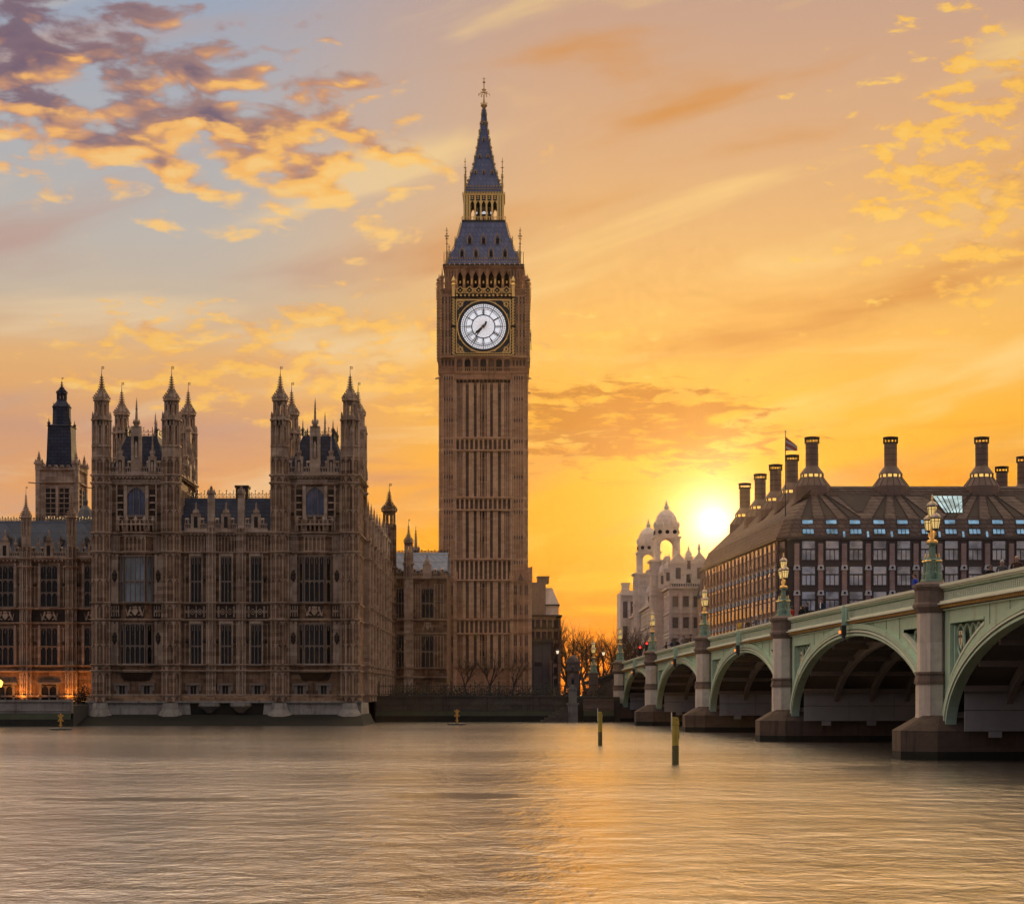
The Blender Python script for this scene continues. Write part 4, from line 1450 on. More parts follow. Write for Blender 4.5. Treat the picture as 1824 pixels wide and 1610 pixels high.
sh = MB()
sh.box(TX - HW + .25, TX + HW - .25, TC - HW + .25, TC + HW - .25, 2.5, ZT(640), S_)
stages = [(ZT(780), ZT(682)), (ZT(886), ZT(802)), (ZT(994), ZT(908)), (ZT(1101), ZT(1034)), (ZT(1190), ZT(1129))]
bands = [(ZT(801), ZT(781)), (ZT(907), ZT(887)), (ZT(1032), ZT(997)), (ZT(1127), ZT(1104))]
for q in (0, 1, 3):
    sh.frame(face(q, HW - .25))
    inn = 50 * KT
    for (z0, z1) in stages:
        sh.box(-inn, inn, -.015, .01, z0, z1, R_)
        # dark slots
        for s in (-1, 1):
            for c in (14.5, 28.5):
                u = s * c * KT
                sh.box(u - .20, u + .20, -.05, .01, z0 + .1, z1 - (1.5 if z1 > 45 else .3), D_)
                if z1 < 45:
                    sh.box(u - .20, u + .20, -.07, -.045, z0 + .1, z0 + (z1 - z0) * .5, D_)
        # ribs: stout ones beside the slots, slim ones on the panels
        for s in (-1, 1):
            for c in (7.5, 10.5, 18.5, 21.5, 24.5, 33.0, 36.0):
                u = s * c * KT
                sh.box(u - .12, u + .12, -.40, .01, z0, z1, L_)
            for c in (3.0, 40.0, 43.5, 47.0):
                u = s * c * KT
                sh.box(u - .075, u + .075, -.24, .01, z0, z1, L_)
            for c0, c1 in ((-7.5, 7.5), (33.0, 50.0)):
                lo, hi = sorted((s * c0 * KT, s * c1 * KT))
                zz = z0 + (z1 - z0) * .32
                for z in (zz, z1 - 1.2):
                    for i in range(3):
                        a, b = lo + (hi - lo) * i / 3 + .06, lo + (hi - lo) * (i + 1) / 3 - .06
                        sh.box(a, b, -.16, .01, z, z + .16, S_)
                        sh.box(a + .06, b - .06, -.04, .01, z + .2, z + .95, D_)
        for i in range(14):
            a, b = -inn + 2 * inn * i / 14, -inn + 2 * inn * (i + 1) / 14
            arch_head(sh, a + .05, b - .05, z1, .5, -.26, .0, S_, 3)
            sh.box(a + .12, b - .12, -.03, .01, z1 - 1.3, z1 - .4, D_)
    for (z0, z1) in bands:
        sh.box(-inn, inn, -.03, .01, z0, z1, D_)
        for i in range(13):
            u = -inn + 2 * inn * i / 12
            sh.box(u - .13, u + .13, -.42, .01, z0, z1, L_)
            if i < 12:
                arch_head(sh, u + .12, u + 2 * inn / 12 - .12, z1, .45, -.28, .01, S_, 3)
        sh.box(-inn - .3, inn + .3, -.66, .01, z1, z1 + .2, L_)
        sh.box(-inn - .3, inn + .3, -.40, .01, z1 - .2, z1 - .002, S_)
        sh.box(-inn - .3, inn + .3, -.66, .01, z0 - .2, z0, L_)
    for u in (-inn, inn):
        sh.box(u - .16, u + .16, -.5, .01, 3, ZT(668), L_)
    # corbel stage below the dial
    sh.box(-inn - .2, inn + .2, -.55, .01, ZT(676), ZT(668), S_)
    for i in range(14):
        u = -inn + 2 * inn * (i + .5) / 14
        arch_head(sh, u - .28, u + .28, ZT(674), .7, -.5, .0, S_, 3)
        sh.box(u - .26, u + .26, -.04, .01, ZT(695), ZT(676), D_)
sh.frame(Matrix.Identity(4))
for sx in (-1, 1):
    for sy in (-1, 1):
        cx, cy = TX + sx * (HW - 1.12), TC + sy * (HW - 1.12)
        r = 1.12 * 1.30
        pts = [(cx + r * a, cy + r * b) for a, b in ((-.5, -.86), (.5, -.86), (.86, -.5), (.86, .5), (.5, .86), (-.5, .86), (-.86, .5), (-.86, -.5))]
        sh.prism(pts, 2.5, ZT(640), S_)
        zs = [ZT(y) for y in (1230, 1190, 1127, 1102, 1032, 996, 907, 887, 801, 781, 668)]
        for z in zs:
            g = [(cx + (p - cx) * 1.10, cy + (w_ - cy) * 1.10) for p, w_ in pts]
            sh.prism(g, z - .16, z + .16, L_)
        for q in range(4):
            T2 = Matrix.Translation((cx, cy, 0)) @ Matrix.Rotation(q * math.pi / 2, 4, 'Z') @ Matrix.Translation((0, -r * .86, 0))
            sh.frame(T2)
            for a, b in zip(zs, zs[1:]):
                for u in (-.74, -.36, 0, .36, .74):
                    sh.box(u - .075, u + .075, -.22, .01, a + .15, b - .15, L_)
                n = max(1, int((b - a) / 2.7))
                for j in range(n):
                    zt = a + (b - a) * (j + 1) / n - .18
                    for u in (-.55, -.18, .18, .55):
                        sh.box(u - .12, u + .12, -.05, .01, zt - .55, zt - .05, D_)
                        sh.box(u - .14, u + .14, -.13, .01, zt - .02, zt + .10, S_)
            sh.frame(Matrix.Identity(4))
        # gabled buttress on the lower storeys
        bx, by = TX + sx * (HW - .75), TC + sy * (HW - .75)
        sh.box(bx - 1.35, bx + 1.35, by - 1.35, by + 1.35, 2.5, ZT(1034), S_)
        for q in range(4):
            sh.frame(Matrix.Translation((bx, by, 0)) @ Matrix.Rotation(q * math.pi / 2, 4, 'Z') @ Matrix.Translation((0, -1.35, 0)))
            for u in (-1.22, -.45, .45, 1.22):
                sh.box(u - .1, u + .1, -.3, .01, 3, ZT(1036), L_)
            for z in (ZT(1190), ZT(1127), ZT(1103), ZT(1036)):
                sh.box(-1.45, 1.45, -.3, .01, z - .12, z + .12, S_)
            sh.extr([(-1.2, ZT(1034)), (0, ZT(1010)), (1.2, ZT(1034))], -.28, .4, S_)
            sh.extr([(-.5, ZT(1036)), (0, ZT(1020)), (.5, ZT(1036))], -.30, -.27, D_)
            for u0, z0 in ((-1.2, ZT(1034)), (1.2, ZT(1034))):
                sh.bar((u0, -.3, z0), (0, -.3, ZT(1009)), .2, .2, S_)
            for z in (ZT(1180), ZT(1150), ZT(1095), ZT(1060)):
                for u in (-.95, -.68, 0, .68, .95):
                    sh.box(u - .09, u + .09, -.05, .01, z, z + 1.5, D_)
            sh.frame(Matrix.Identity(4))
        pinnacle(sh, bx + sx * 1.0, by - sy * 0 + sy * 1.0, ZT(1030), ZT(1004), .22, S_, shaft=.35)
        # little gargoyles
        sh.bar((cx + sx * .9, cy + sy * .9, ZT(672)), (cx + sx * 1.9, cy + sy * 1.9, ZT(676)), .2, .2, S_)
# arcade that carries the dial stage
HC = 80.0 * KT
sh.hexa([(TX - HW, TC - HW, ZT(672)), (TX + HW, TC - HW, ZT(672)), (TX + HW, TC + HW, ZT(672)), (TX - HW, TC + HW, ZT(672))],
        [(TX - HC, TC - HC, ZT(665)), (TX + HC, TC - HC, ZT(665)), (TX + HC, TC + HC, ZT(665)), (TX - HC, TC + HC, ZT(665))], S_)
sh.box(TX - HC + .3, TX + HC - .3, TC - HC + .3, TC + HC - .3, ZT(665), ZT(637), S_)
for q in range(4):
    sh.frame(face(q, HC - .3))
    sh.box(-HC + .1, HC - .1, -.35, .01, ZT(665), ZT(662), S_)
    sh.box(-HC + .1, HC - .1, -.25, .01, ZT(656), ZT(654.5), S_)
    for i in range(7):
        u0, u1 = (-49 + 14 * i) * KT, (-35 + 14 * i) * KT
        sh.box(u0 + .15, u1 - .15, -.05, .01, ZT(661), ZT(641), V_ if i % 2 else D_)
        sh.box(u0 - .11, u0 + .11, -.42, .01, ZT(662), ZT(637), S_)
        arch_head(sh, u0 + .1, u1 - .1, ZT(638), .75, -.34, .01, S_, 4)
        for k in range(4):
            u = u0 + (u1 - u0) * (k + .5) / 4
            sh.box(u - .05, u + .05, -.3, .01, ZT(662), ZT(655), S_)
    sh.box(49 * KT - .11, 49 * KT + .11, -.42, .01, ZT(662), ZT(637), S_)
    for s in (-1, 1):
        for k in range(5):
            u = s * (51 + 6.2 * k) * KT
            sh.box(u - .06, u + .06, -.26, .01, ZT(662), ZT(637), S_)
        for k in range(4):
            u = s * (54 + 6.2 * k) * KT
            sh.box(u - .16, u + .16, -.06, .01, ZT(652), ZT(642), D_)
sh.frame(Matrix.Identity(4))
sh.build('shaft', TMATS, ctower)

# dial stage
cs = MB()
cs.box(TX - HC + .2, TX + HC - .2, TC - HC + .2, TC + HC - .2, ZT(638), ZT(516), S_)
for q in range(4):
    cs.frame(face(q, HC - .2))
    cs.box(-HC, HC, -.42, .01, ZT(638), ZT(634), S_)
    cs.box(-HC, HC, -.40, .01, ZT(530), ZT(526), S_)
    cs.box(-HC, HC, -.28, .01, ZT(519), ZT(515), S_)
    for s in (-1, 1):
        # side panels
        for c in (57.0, 63.0, 69.0, 75.0):
            u = s * c * KT
            cs.box(u - .10, u + .10, -.36, .01, ZT(634), ZT(530), L_)
        for z in (628, 600, 571, 541):
            for c in (60, 66, 72):
                u = s * c * KT
                cs.box(u - .18, u + .18, -.05, .01, ZT(z), ZT(z - 11), D_)
                cs.bar((u - .18, -.1, ZT(z)), (u + .18, -.1, ZT(z - 11)), .06, .1, S_)
                cs.bar((u + .18, -.1, ZT(z)), (u - .18, -.1, ZT(z - 11)), .06, .1, S_)
        # chequered gilt pilaster beside the dial
        for k in range(38):
            z = 633 - 2.65 * k
            for j in (0, 1):
                if abs(z - 583) < 1.5:
                    continue
                u = s * (51.2 + 2.3 * j + 1.15 * (k % 2)) * KT
                cs.box(u - .085, u + .085, -.48, -.43, ZT(z), ZT(z - 1.9), G_)
        u = s * 53 * KT
        cs.box(u - .36, u + .36, -.43, .01, ZT(634), ZT(530), V_)
        cs.box(u - .42, u + .42, -.5, .01, ZT(585), ZT(582), V_)
    # gilt inscription bands, as rows of small gilt letters' blocks
    cs.box(-51 * KT, 51 * KT, -.5, -.01, ZT(635.5), ZT(630.5), V_)
    for k in range(64):
        u = (-50 + 100 * k / 63) * KT
        cs.box(u - .045, u + .045, -.53, -.49, ZT(634.8), ZT(632.8 - .8 * (k % 3 == 0)), G_)
    cs.box(-51 * KT, 51 * KT, -.5, -.01, ZT(530.5), ZT(524.5), V_)
    for k in range(14):
        u = (-47 + 94 * k / 13) * KT
        cs.box(u - .12, u + .12, -.54, -.49, ZT(529.5), ZT(526), G_)
    # gilt parapet with lozenges
    for k in range(29):
        u = (-51 + 102 * k / 28) * KT
        cs.box(u - .06, u + .06, -.5, -.34, ZT(524), ZT(517), G_)
    cs.box(-52 * KT, 52 * KT, -.54, -.3, ZT(516.5), ZT(515.3), G_)
    for k in range(6):
        u = (-41 + 82 * k / 5) * KT
        w_ = .55
        cs.extr([(u - w_, ZT(519)), (u, ZT(525)), (u + w_, ZT(519)), (u, ZT(512))], -.56, -.5, V_)
        for a, b in (((u - w_, ZT(519)), (u, ZT(512))), ((u, ZT(512)), (u + w_, ZT(519))), ((u + w_, ZT(519)), (u, ZT(525))), ((u, ZT(525)), (u - w_, ZT(519)))):
            cs.bar((a[0], -.58, a[1]), (b[0], -.58, b[1]), .1, .08, G_)
        cs.box(u - .1, u + .1, -.6, -.55, ZT(520), ZT(518), G_)
    for s in (-1, 1):
        u = s * 53 * KT
        cs.lathe(u, -.35, [(.3, ZT(530)), (.3, ZT(510)), (.42, ZT(509)), (.18, ZT(505)), (.34, ZT(502)), (.26, ZT(499)), (.05, ZT(493))], 8, G_)
        for k in range(6):
            u2 = s * (56 + 4.2 * k) * KT
            cs.box(u2 - .05, u2 + .05, -.36, -.2, ZT(526), ZT(516), S_)
        cs.box(*sorted((s * 55 * KT, s * 79 * KT)), -.4, -.15, ZT(516.5), ZT(515), S_)
cs.frame(Matrix.Identity(4))
# corner shafts hung with gilt crockets, each ending in an orb
for sx in (-1, 1):
    for sy in (-1, 1):
        cx, cy = TX + sx * (HC - .1), TC + sy * (HC - .1)
        cs.prism(oct_pts(cx, cy, .34), ZT(645), ZT(505), S_)
        for k in range(46):
            z = 640 - 2.75 * k
            for a in range(4):
                an = math.pi / 4 + a * math.pi / 2
                x, y = cx + .40 * math.cos(an), cy + .40 * math.sin(an)
                cs.box(x - .07, x + .07, y - .07, y + .07, ZT(z), ZT(z - 1.5), G_ if k % 2 else S_)
        cs.lathe(cx, cy, [(.3, ZT(506)), (.5, ZT(505)), (.2, ZT(503)), (.42, ZT(500)), (.36, ZT(498)), (.1, ZT(495)), (.03, ZT(489))], 8, S_)
        # flying pinnacle standing in from the corner
        fx, fy = TX + sx * (HC - .8), TC + sy * (HC - .8)
        pinnacle(cs, fx + sx * .25, fy + sy * .25, ZT(516), ZT(474), .24, S_, shaft=.5)
        cs.bar((fx, fy, ZT(504)), (fx - sx * .9, fy - sy * .9, ZT(492)), .16, .2, S_)
        cs.bar((fx - sx * .9, fy - sy * .9, ZT(492)), (fx - sx * 1.5, fy - sy * 1.5, ZT(490)), .16, .2, S_)
cs.build('dial_stage', TMATS, ctower)


# the dials
def make_dial(parent, q, hour=7.6):
    o_dial = None
    T = face(q, HC - .2) @ Matrix.Translation((0, 0, ZT(583)))
    RD = 41.3 * KT
    d = MB(T)
    d.box(-50 * KT, 50 * KT, -.30, 0, -49 * KT, 49 * KT, 1)
    N = 96

    def ring(r0, r1, y0, y1, m, n=N):
        vs, fs = [], []
        for i in range(n):
            a = 2 * math.pi * i / n
            c, s = math.cos(a), math.sin(a)
            vs += [(r0 * c, y0, r0 * s), (r1 * c, y0, r1 * s), (r1 * c, y1, r1 * s), (r0 * c, y1, r0 * s)]
        for i in range(n):
            j = (i + 1) % n
            for k in range(4):
                fs.append((i * 4 + k, i * 4 + (k + 1) % 4, j * 4 + (k + 1) % 4, j * 4 + k))
        d.add(vs, fs, m)

    def polar(a0, r0, r1, w0, w1, y0, y1, m):
        """radial bar: angle clockwise from twelve"""
        def P(r, w):
            return (r * math.sin(a0) + w * math.cos(a0), r * math.cos(a0) - w * math.sin(a0))
        d.extr([P(r0, -w0), P(r0, w0), P(r1, w1), P(r1, -w1)][::-1], y0, y1, m)

    # gilt frame and spandrel ornament
    for s in (-1, 1):
        d.box(s * 48.4 * KT - .09, s * 48.4 * KT + .09, -.42, -.301, -48 * KT, 48 * KT, 2)
        d.box(-48.4 * KT + .1, 48.4 * KT - .1, -.42, -.301, s * 47.4 * KT - .09, s * 47.4 * KT + .09, 2)
        for s2 in (-1, 1):
            cx, cz = s * 40.5 * KT, s2 * 39.8 * KT
            for k in range(8):
                a = k * math.pi / 4
                d.bar((cx + .18 * math.cos(a), -.34, cz + .18 * math.sin(a)), (cx + .42 * math.cos(a), -.34, cz + .42 * math.sin(a)), .13, .08, 2)
            d.lathe(cx, 0, [(0.01, 0)], 3, 2, cap=False)
            for ang in (0.25, 1.32):
                x, z = s * 46 * math.cos(ang * .6 + .32) * KT, s2 * 46 * math.sin(ang * .6 + .32) * KT
                for k in range(6):
                    a = k * math.pi / 3
                    d.bar((x + .1 * math.cos(a), -.34, z + .1 * math.sin(a)), (x + .24 * math.cos(a), -.34, z + .24 * math.sin(a)), .08, .06, 2)
            d.bar((s * 46 * KT, -.34, s2 * 30 * KT), (s * 34 * KT, -.34, s2 * 45.5 * KT), .07, .06, 2)
            d.bar((s * 46.5 * KT, -.34, s2 * 33 * KT), (s * 46.5 * KT, -.34, s2 * 46.0 * KT), .07, .06, 2)
            d.bar((s * 33 * KT, -.34, s2 * 45.5 * KT), (s * 46 * KT, -.34, s2 * 45.5 * KT), .07, .06, 2)
    ring(45.0 * KT, 46.7 * KT, -.50, -.301, 2)
    ring(41.5 * KT, 45.0 * KT, -.46, -.301, 1)
    # opal glass
    vs = [(RD * math.cos(2 * math.pi * i / N), -.36, RD * math.sin(2 * math.pi * i / N)) for i in range(N)]
    d.add(vs, [tuple(range(N))], 0)
    y0, y1 = -.40, -.361
    for r, w in ((40.6, .7), (34.3, .5), (33.0, .4), (30.6, .5), (20.9, .6), (19.8, .35)):
        ring((r - w) * KT, (r + w) * KT, y0, y1, 1)
    # minute squares
    for k in range(60):
        polar(2 * math.pi * k / 60, 34.3 * KT, 40.5 * KT, .28 * KT * (1.6 if k % 5 == 0 else 1), .28 * KT * (2.2 if k % 5 == 0 else 1), y0, y1, 1)
        a = 2 * math.pi * (k + .5) / 60
        polar(a, 37.0 * KT, 37.8 * KT, 1.6 * KT, 1.6 * KT, y0 + .01, y1, 1)
    for k in range(12):
        polar(2 * math.pi * k / 12, 20.5 * KT, 34.3 * KT, .5 * KT, .65 * KT, y0, y1, 1)
    # roman numerals, feet towards the middle
    rom = ['XII', 'I', 'II', 'III', 'IIII', 'V', 'VI', 'VII', 'VIII', 'IX', 'X', 'XI']
    r0, r1 = 21.3 * KT, 30.2 * KT

    def stroke(a0, wa, wb, ra, rb, th):
        def P(r, w):
            return (r * math.sin(a0) + w * math.cos(a0), r * math.cos(a0) - w * math.sin(a0))
        d.extr([P(ra, wa - th), P(ra, wa + th), P(rb, wb + th), P(rb, wb - th)][::-1], y0 - .01, y1, 1)
    for k, txt in enumerate(rom):
        a0 = 2 * math.pi * k / 12
        ws = {'I': 1.7, 'V': 3.6, 'X': 3.6}
        tot = sum(ws[c] for c in txt)
        u = -tot / 2
        for c in txt:
            m_ = u + ws[c] / 2
            if c == 'I':
                stroke(a0, m_ * KT, m_ * KT, r0, r1, .42 * KT)
            elif c == 'V':
                stroke(a0, m_ * KT, (m_ - 1.3) * KT, r0, r1, .45 * KT)
                stroke(a0, m_ * KT, (m_ + 1.3) * KT, r0, r1, .28 * KT)
            else:
                stroke(a0, (m_ + 1.3) * KT, (m_ - 1.3) * KT, r0, r1, .45 * KT)
                stroke(a0, (m_ - 1.3) * KT, (m_ + 1.3) * KT, r0, r1, .26 * KT)
            u += ws[c]
    # gilt lattice in the middle
    for rr in (4.2, 8.2, 12.2, 16.2):
        n = 14
        off = (rr / 4.2 % 2) * math.pi / n
        for k in range(n):
            a, b = 2 * math.pi * k / n + off, 2 * math.pi * (k + .5) / n + off
            for (t0, s0, t1, s1) in ((a, rr - 2, b, rr + 2), (b, rr + 2, a + 2 * math.pi / n, rr - 2)):
                d.bar((s0 * KT * math.sin(t0), -.37, s0 * KT * math.cos(t0)), (s1 * KT * math.sin(t1), -.37, s1 * KT * math.cos(t1)), .035, .02, 2)
    dial = d.build('clock_dial', [M['opal'], M['clock_black'], M['gold']], parent)
    for nm, ang, L, w, tail, y in (('hour_hand', hour / 12 * 2 * math.pi, 21.5, 1.9, 7, -.60), ('minute_hand', (hour % 1) * 2 * math.pi, 38.5, 1.1, 10, -.70)):
        h = MB(T)
        def P(r, s):
            return (r * KT * math.sin(ang) + s * KT * math.cos(ang), r * KT * math.cos(ang) - s * KT * math.sin(ang))
        if nm == 'hour_hand':
            pts = [P(-tail, -1.6), P(-tail, 1.6), P(0, w), P(12, w), P(14.5, 3.2), P(16.5, 1.7), P(L, .2), P(L, -.2), P(16.5, -1.7), P(14.5, -3.2), P(12, -w), P(0, -w)]
        else:
            pts = [P(-tail, -2.3), P(-tail, 2.3), P(-5, 1.2), P(0, 1.4), P(L, .35), P(L, -.35), P(0, -1.4), P(-5, -1.2)]
        h.extr(pts[::-1], y, y + .08, 0)
        vs = [(2.6 * KT * math.cos(2 * math.pi * i / 16), 2.6 * KT * math.sin(2 * math.pi * i / 16)) for i in range(16)]
        h.extr(vs, y - .02, -.37 if nm == 'hour_hand' else y + .09, 0)
        h.build(nm, M['clock_black'], dial)


M['opal'], t_, b_ = new_mat('opal_dial_glass')
b_.inputs['Base Color'].default_value = (0.80, 0.82, 0.86, 1)
b_.inputs['Roughness'].default_value = 0.35
b_.inputs['Emission Color'].default_value = (0.92, 0.93, 1.0, 1)
b_.inputs['Emission Strength'].default_value = 0.62
M['clock_black'] = paint('black_dial_iron', (0.012, 0.012, 0.016), 0.4)
for q in (0, 1, 3):
    make_dial(ctower, q)

# belfry
HB = 67.0 * KT
bf = MB()
z0, z1 = ZT(517), ZT(475)
for sx in (-1, 1):
    for sy in (-1, 1):
        cx, cy = TX + sx * (HB - .9), TC + sy * (HB - .9)
        bf.box(cx - .9, cx + .9, cy - .9, cy + .9, z0, z1, S_)
bf.box(TX - HB + .9, TX + HB - .9, TC - HB + .9, TC + HB - .9, z0 - .5, z0 + .1, V_)
bf.box(TX - HB + 1.6, TX + HB - 1.6, TC - HB + 1.6, TC + HB - 1.6, z0, z1 - .1, V_)
for q in range(4):
    bf.frame(face(q, HB))
    o7 = 48.5 * KT
    for i in range(8):
        u = -o7 + 2 * o7 * i / 7
        bf.box(u - .21, u + .21, -.02, .6, z0, z1, S_)
        bf.box(u - .08, u + .08, -.25, -.021, z0, z1, S_)
        if i < 7:
            arch_head(bf, u + .21, u + 2 * o7 / 7 - .21, z1 - .25, .95, .0, .45, S_, 5)
            bf.bar((u + .21, -.05, z1 - 1.2), (u + o7 / 7, -.05, z1 - .45), .09, .1, S_)
            bf.bar((u + 2 * o7 / 7 - .21, -.05, z1 - 1.2), (u + o7 / 7, -.05, z1 - .45), .09, .1, S_)
            bf.tube([(u + o7 / 7, -.1, z0 + 1.15), (u + o7 / 7, -.1, z0 + 1.5)], .12, 6, G_)
        bf.tube([(u, -.2, z0 + 1.0), (u, -.2, z0 + 1.7), (u, -.2, z0 + 1.9)], [.1, .13, .02], 6, G_)
    bf.box(-HB, HB, -.05, .55, z1 - .22, z1, S_)
    bf.box(-HB - .1, HB + .1, -.3, .2, z1 + .001, z1 + .28, S_)
    bf.box(-HB - .25, HB + .25, -.45, .1, z1 + .281, ZT(470), I_)
    for k in range(30):
        u = -HB + 2 * HB * (k + .5) / 30
        bf.box(u - .09, u + .09, -.50, -.44, z1 + .34, z1 + .52, G_ if k % 2 else D_)
    for s in (-1, 1):
        for k in range(4):
            u = s * (HB - .3 - .42 * k)
            bf.box(u - .07, u + .07, -.18, .0, z0, z1 - .3, S_)
            bf.box(u - .2 * 1, u + .05, -.04, .0, z1 - 1.4, z1 - .5, D_)
bf.build('belfry', TMATS, ctower)

# lower roof: concave, iron tiles
rf = MB()
prof = [(68.0, 471), (66.5, 468), (64.0, 464), (58.0, 452), (52.5, 440), (48.0, 428), (44.0, 414), (41.0, 403), (39.0, 396)]
rf.lathe(TX, TC, [(p * KT * math.sqrt(2), ZT(y)) for p, y in prof], 4, 0, rot=math.pi / 4)
roof_t = rf.build('lower_roof', M['iron_tile'], ctower)


def roof_half(y, prof):
    for (a, ya), (b, yb) in zip(prof, prof[1:]):
        if yb <= y <= ya:
            return a + (b - a) * (ya - y) / (ya - yb)
    return prof[-1][0]


def dormer(parent, q, u, y0, h, w, prof, name='dormer'):
    hw = roof_half(y0, prof) * KT
    T = Matrix.Translation((TX, TC, 0)) @ Matrix.Rotation(q * math.pi / 2, 4, 'Z') @ Matrix.Translation((u, -hw, ZT(y0)))
    d = MB(T)
    dp = min(1.6, hw * .8)
    d.box(-w, w, -.12, dp, 0, h * .62, 1)
    d.box(-w * .55, w * .55, -.15, -.121, h * .06, h * .58, 2)
    for s in (-1, 1):
        d.box(s * w - .06, s * w + .06, -.22, -.1, 0, h * .66, 0)
        d.bar((s * w * 1.25, -.16, h * .60), (0, -.16, h * .95), .1, .14, 0)
    d.extr([(-w * 1.2, h * .62), (0, h * .93), (w * 1.2, h * .62)], -.1, dp, 1)
    d.box(-.045, .045, -.2, -.1, h * .9, h * 1.15, 0)
    d.build(name, [M['gold_dull'], M['iron_tile'], M['void']], parent)


M['gold_dull'] = paint('weathered_gilding', (0.50, 0.33, 0.13), 0.45, metal=0.7, var=0.4, scale=4)
for q in (0, 1, 3):
    for u in (-38.5, -13.5, 13.5, 38.5):
        dormer(roof_t, q, u * KT, 457, 1.45, .34, prof)
    for u in (-25, 0, 25):
        dormer(roof_t, q, u * KT, 434, 1.5, .36, prof)
# gilt cresting rows on the roofs, hip crockets
cr = MB()
for q in (0, 1, 2, 3):
    for y, hw_, n in ((465.5, 64.9, 30), (460.5, 62.2, 28)):
        cr.frame(face(q, hw_ * KT + .03))
        for k in range(n):
            u = (-hw_ + 2 * hw_ * (k + .5) / n) * KT
            cr.box(u - .08, u + .08, -.06, .06, ZT(y), ZT(y - 1.4), 0)
            if y < 462:
                cr.extr([(u - .12, ZT(y - 1.6)), (u, ZT(y - 3.2)), (u + .12, ZT(y - 1.6))], -.06, .04, 0)
cr.frame(Matrix.Identity(4))
for sx in (-1, 1):
    for sy in (-1, 1):
        for k in range(20):
            y = 466 - 3.5 * k
            hwk = roof_half(max(y, 396.5), prof) * KT
            x_, y_ = TX + sx * (hwk + .1), TC + sy * (hwk + .1)
            cr.box(x_ - .09, x_ + .09, y_ - .09, y_ + .09, ZT(y), ZT(y) + .22, 0)
        # tall gilt vanes on the roof corners
        cx, cy = TX + sx * 65.5 * KT, TC + sy * 65.5 * KT
        cr0, cr = cr, MB()
        cr.lathe(cx, cy, [(.16, ZT(472)), (.14, ZT(452)), (.2, ZT(451)), (.08, ZT(446)), (.05, ZT(410))], 6, 0)
        for z, r in ((436, .22), (428, .30), (420, .18)):
            cr.lathe(cx, cy, [(.05, ZT(z) - .12), (r, ZT(z)), (.05, ZT(z) + .16)], 6, 0)
        cr.box(cx - .32, cx + .32, cy - .04, cy + .04, ZT(425), ZT(423), 0)
        cr.box(cx - .2, cx + .2, cy - .04, cy + .04, ZT(415.5), ZT(414.5), 0)
        cr.build('vane', M['gold_dull'], roof_t)
        cr = cr0
        cx, cy = TX + sx * 61 * KT, TC + sy * 61 * KT
        cr.tube([(cx + sx * .9, cy - sy * 2.3, ZT(468)), (cx + sx * .9, cy - sy * 2.3, ZT(443))], .05, 5, 0)
cr.build('cresting', M['gold_dull'], roof_t)

# open lantern with gilt shafts
ln = MB()
HL = 35.5 * KT
z0, z1 = ZT(392), ZT(346)
ln.box(TX - 39.5 * KT, TX + 39.5 * KT, TC - 39.5 * KT, TC + 39.5 * KT, ZT(396), ZT(392), 1)
ln.box(TX - HL, TX + HL, TC - HL, TC + HL, ZT(352), ZT(340), 1)
for q in range(4):
    ln.frame(face(q, HL))
    for k in range(20):
        u = (-39 + 78 * k / 19) * KT
        ln.box(u - .05, u + .05, -.30, -.2, ZT(392), ZT(386), 0)
        ln.box(u - .1, u + .1, -.32, -.2, ZT(389), ZT(388), 0)
    ln.box(-39 * KT, 39 * KT, -.29, -.2, ZT(386.5), ZT(385.8), 0)
    for c in (-34.5, -30.0, -25.5, -15.3, -5.1, 5.1, 15.3, 25.5, 30.0, 34.5):
        ln.box(c * KT - .13, c * KT + .13, -.08, .2, z0, z1, 0)
    for s in (-1, 1):
        ln.box(s * 30 * KT - .30, s * 30 * KT + .30, .06, .5, z0, z1, 1)
    for c in (-20.4, -10.2, 0, 10.2, 20.4):
        u0, u1 = (c - 5.1) * KT + .1, (c + 5.1) * KT - .1
        arch_head(ln, u0, u1, ZT(357), .8, -.02, .2, 0, 5)
        ln.box(u0, u1, .05, .15, ZT(357), z1, 1)
        for z in (354, 351, 348):
            ln.box(c * KT - .07, c * KT + .07, -.06, .05, ZT(z), ZT(z - 1.8), 0)
            ln.box(c * KT - .17, c * KT + .17, -.05, .05, ZT(z - .4), ZT(z - 1.1), 0)
    ln.box(-36.5 * KT, 36.5 * KT, -.2, .1, ZT(347), ZT(345), 0)
    for k in range(26):
        u = (-35 + 70 * k / 25) * KT
        ln.box(u - .06, u + .06, -.26, -.1, ZT(345), ZT(341.5), 0)
ln.frame(Matrix.Identity(4))
# bell frame and light inside
for sx in (-1, 1):
    for sy in (-1, 1):
        ln.box(TX + sx * .8 - .2, TX + sx * .8 + .2, TC + sy * .8 - .2, TC + sy * .8 + .2, z0, z1, 1)
ln.box(TX - 1.4, TX + 1.4, TC - 1.4, TC + 1.4, ZT(380), ZT(376), 1)
ln.box(TX - 1.5, TX + 1.5, TC - 1.5, TC + 1.5, ZT(364), ZT(352), 1)
for k in (-1, 0, 1):
    ln.lathe(TX + k * .9, TC - .5, [(.34, ZT(376)), (.34, ZT(371)), (.1, ZT(369))], 8, 2)
ln.build('lantern', [M['gold'], M['iron'], M['lamp_glow']] if 'lamp_glow' in M else [M['gold'], M['iron'], M['opal']], ctower)

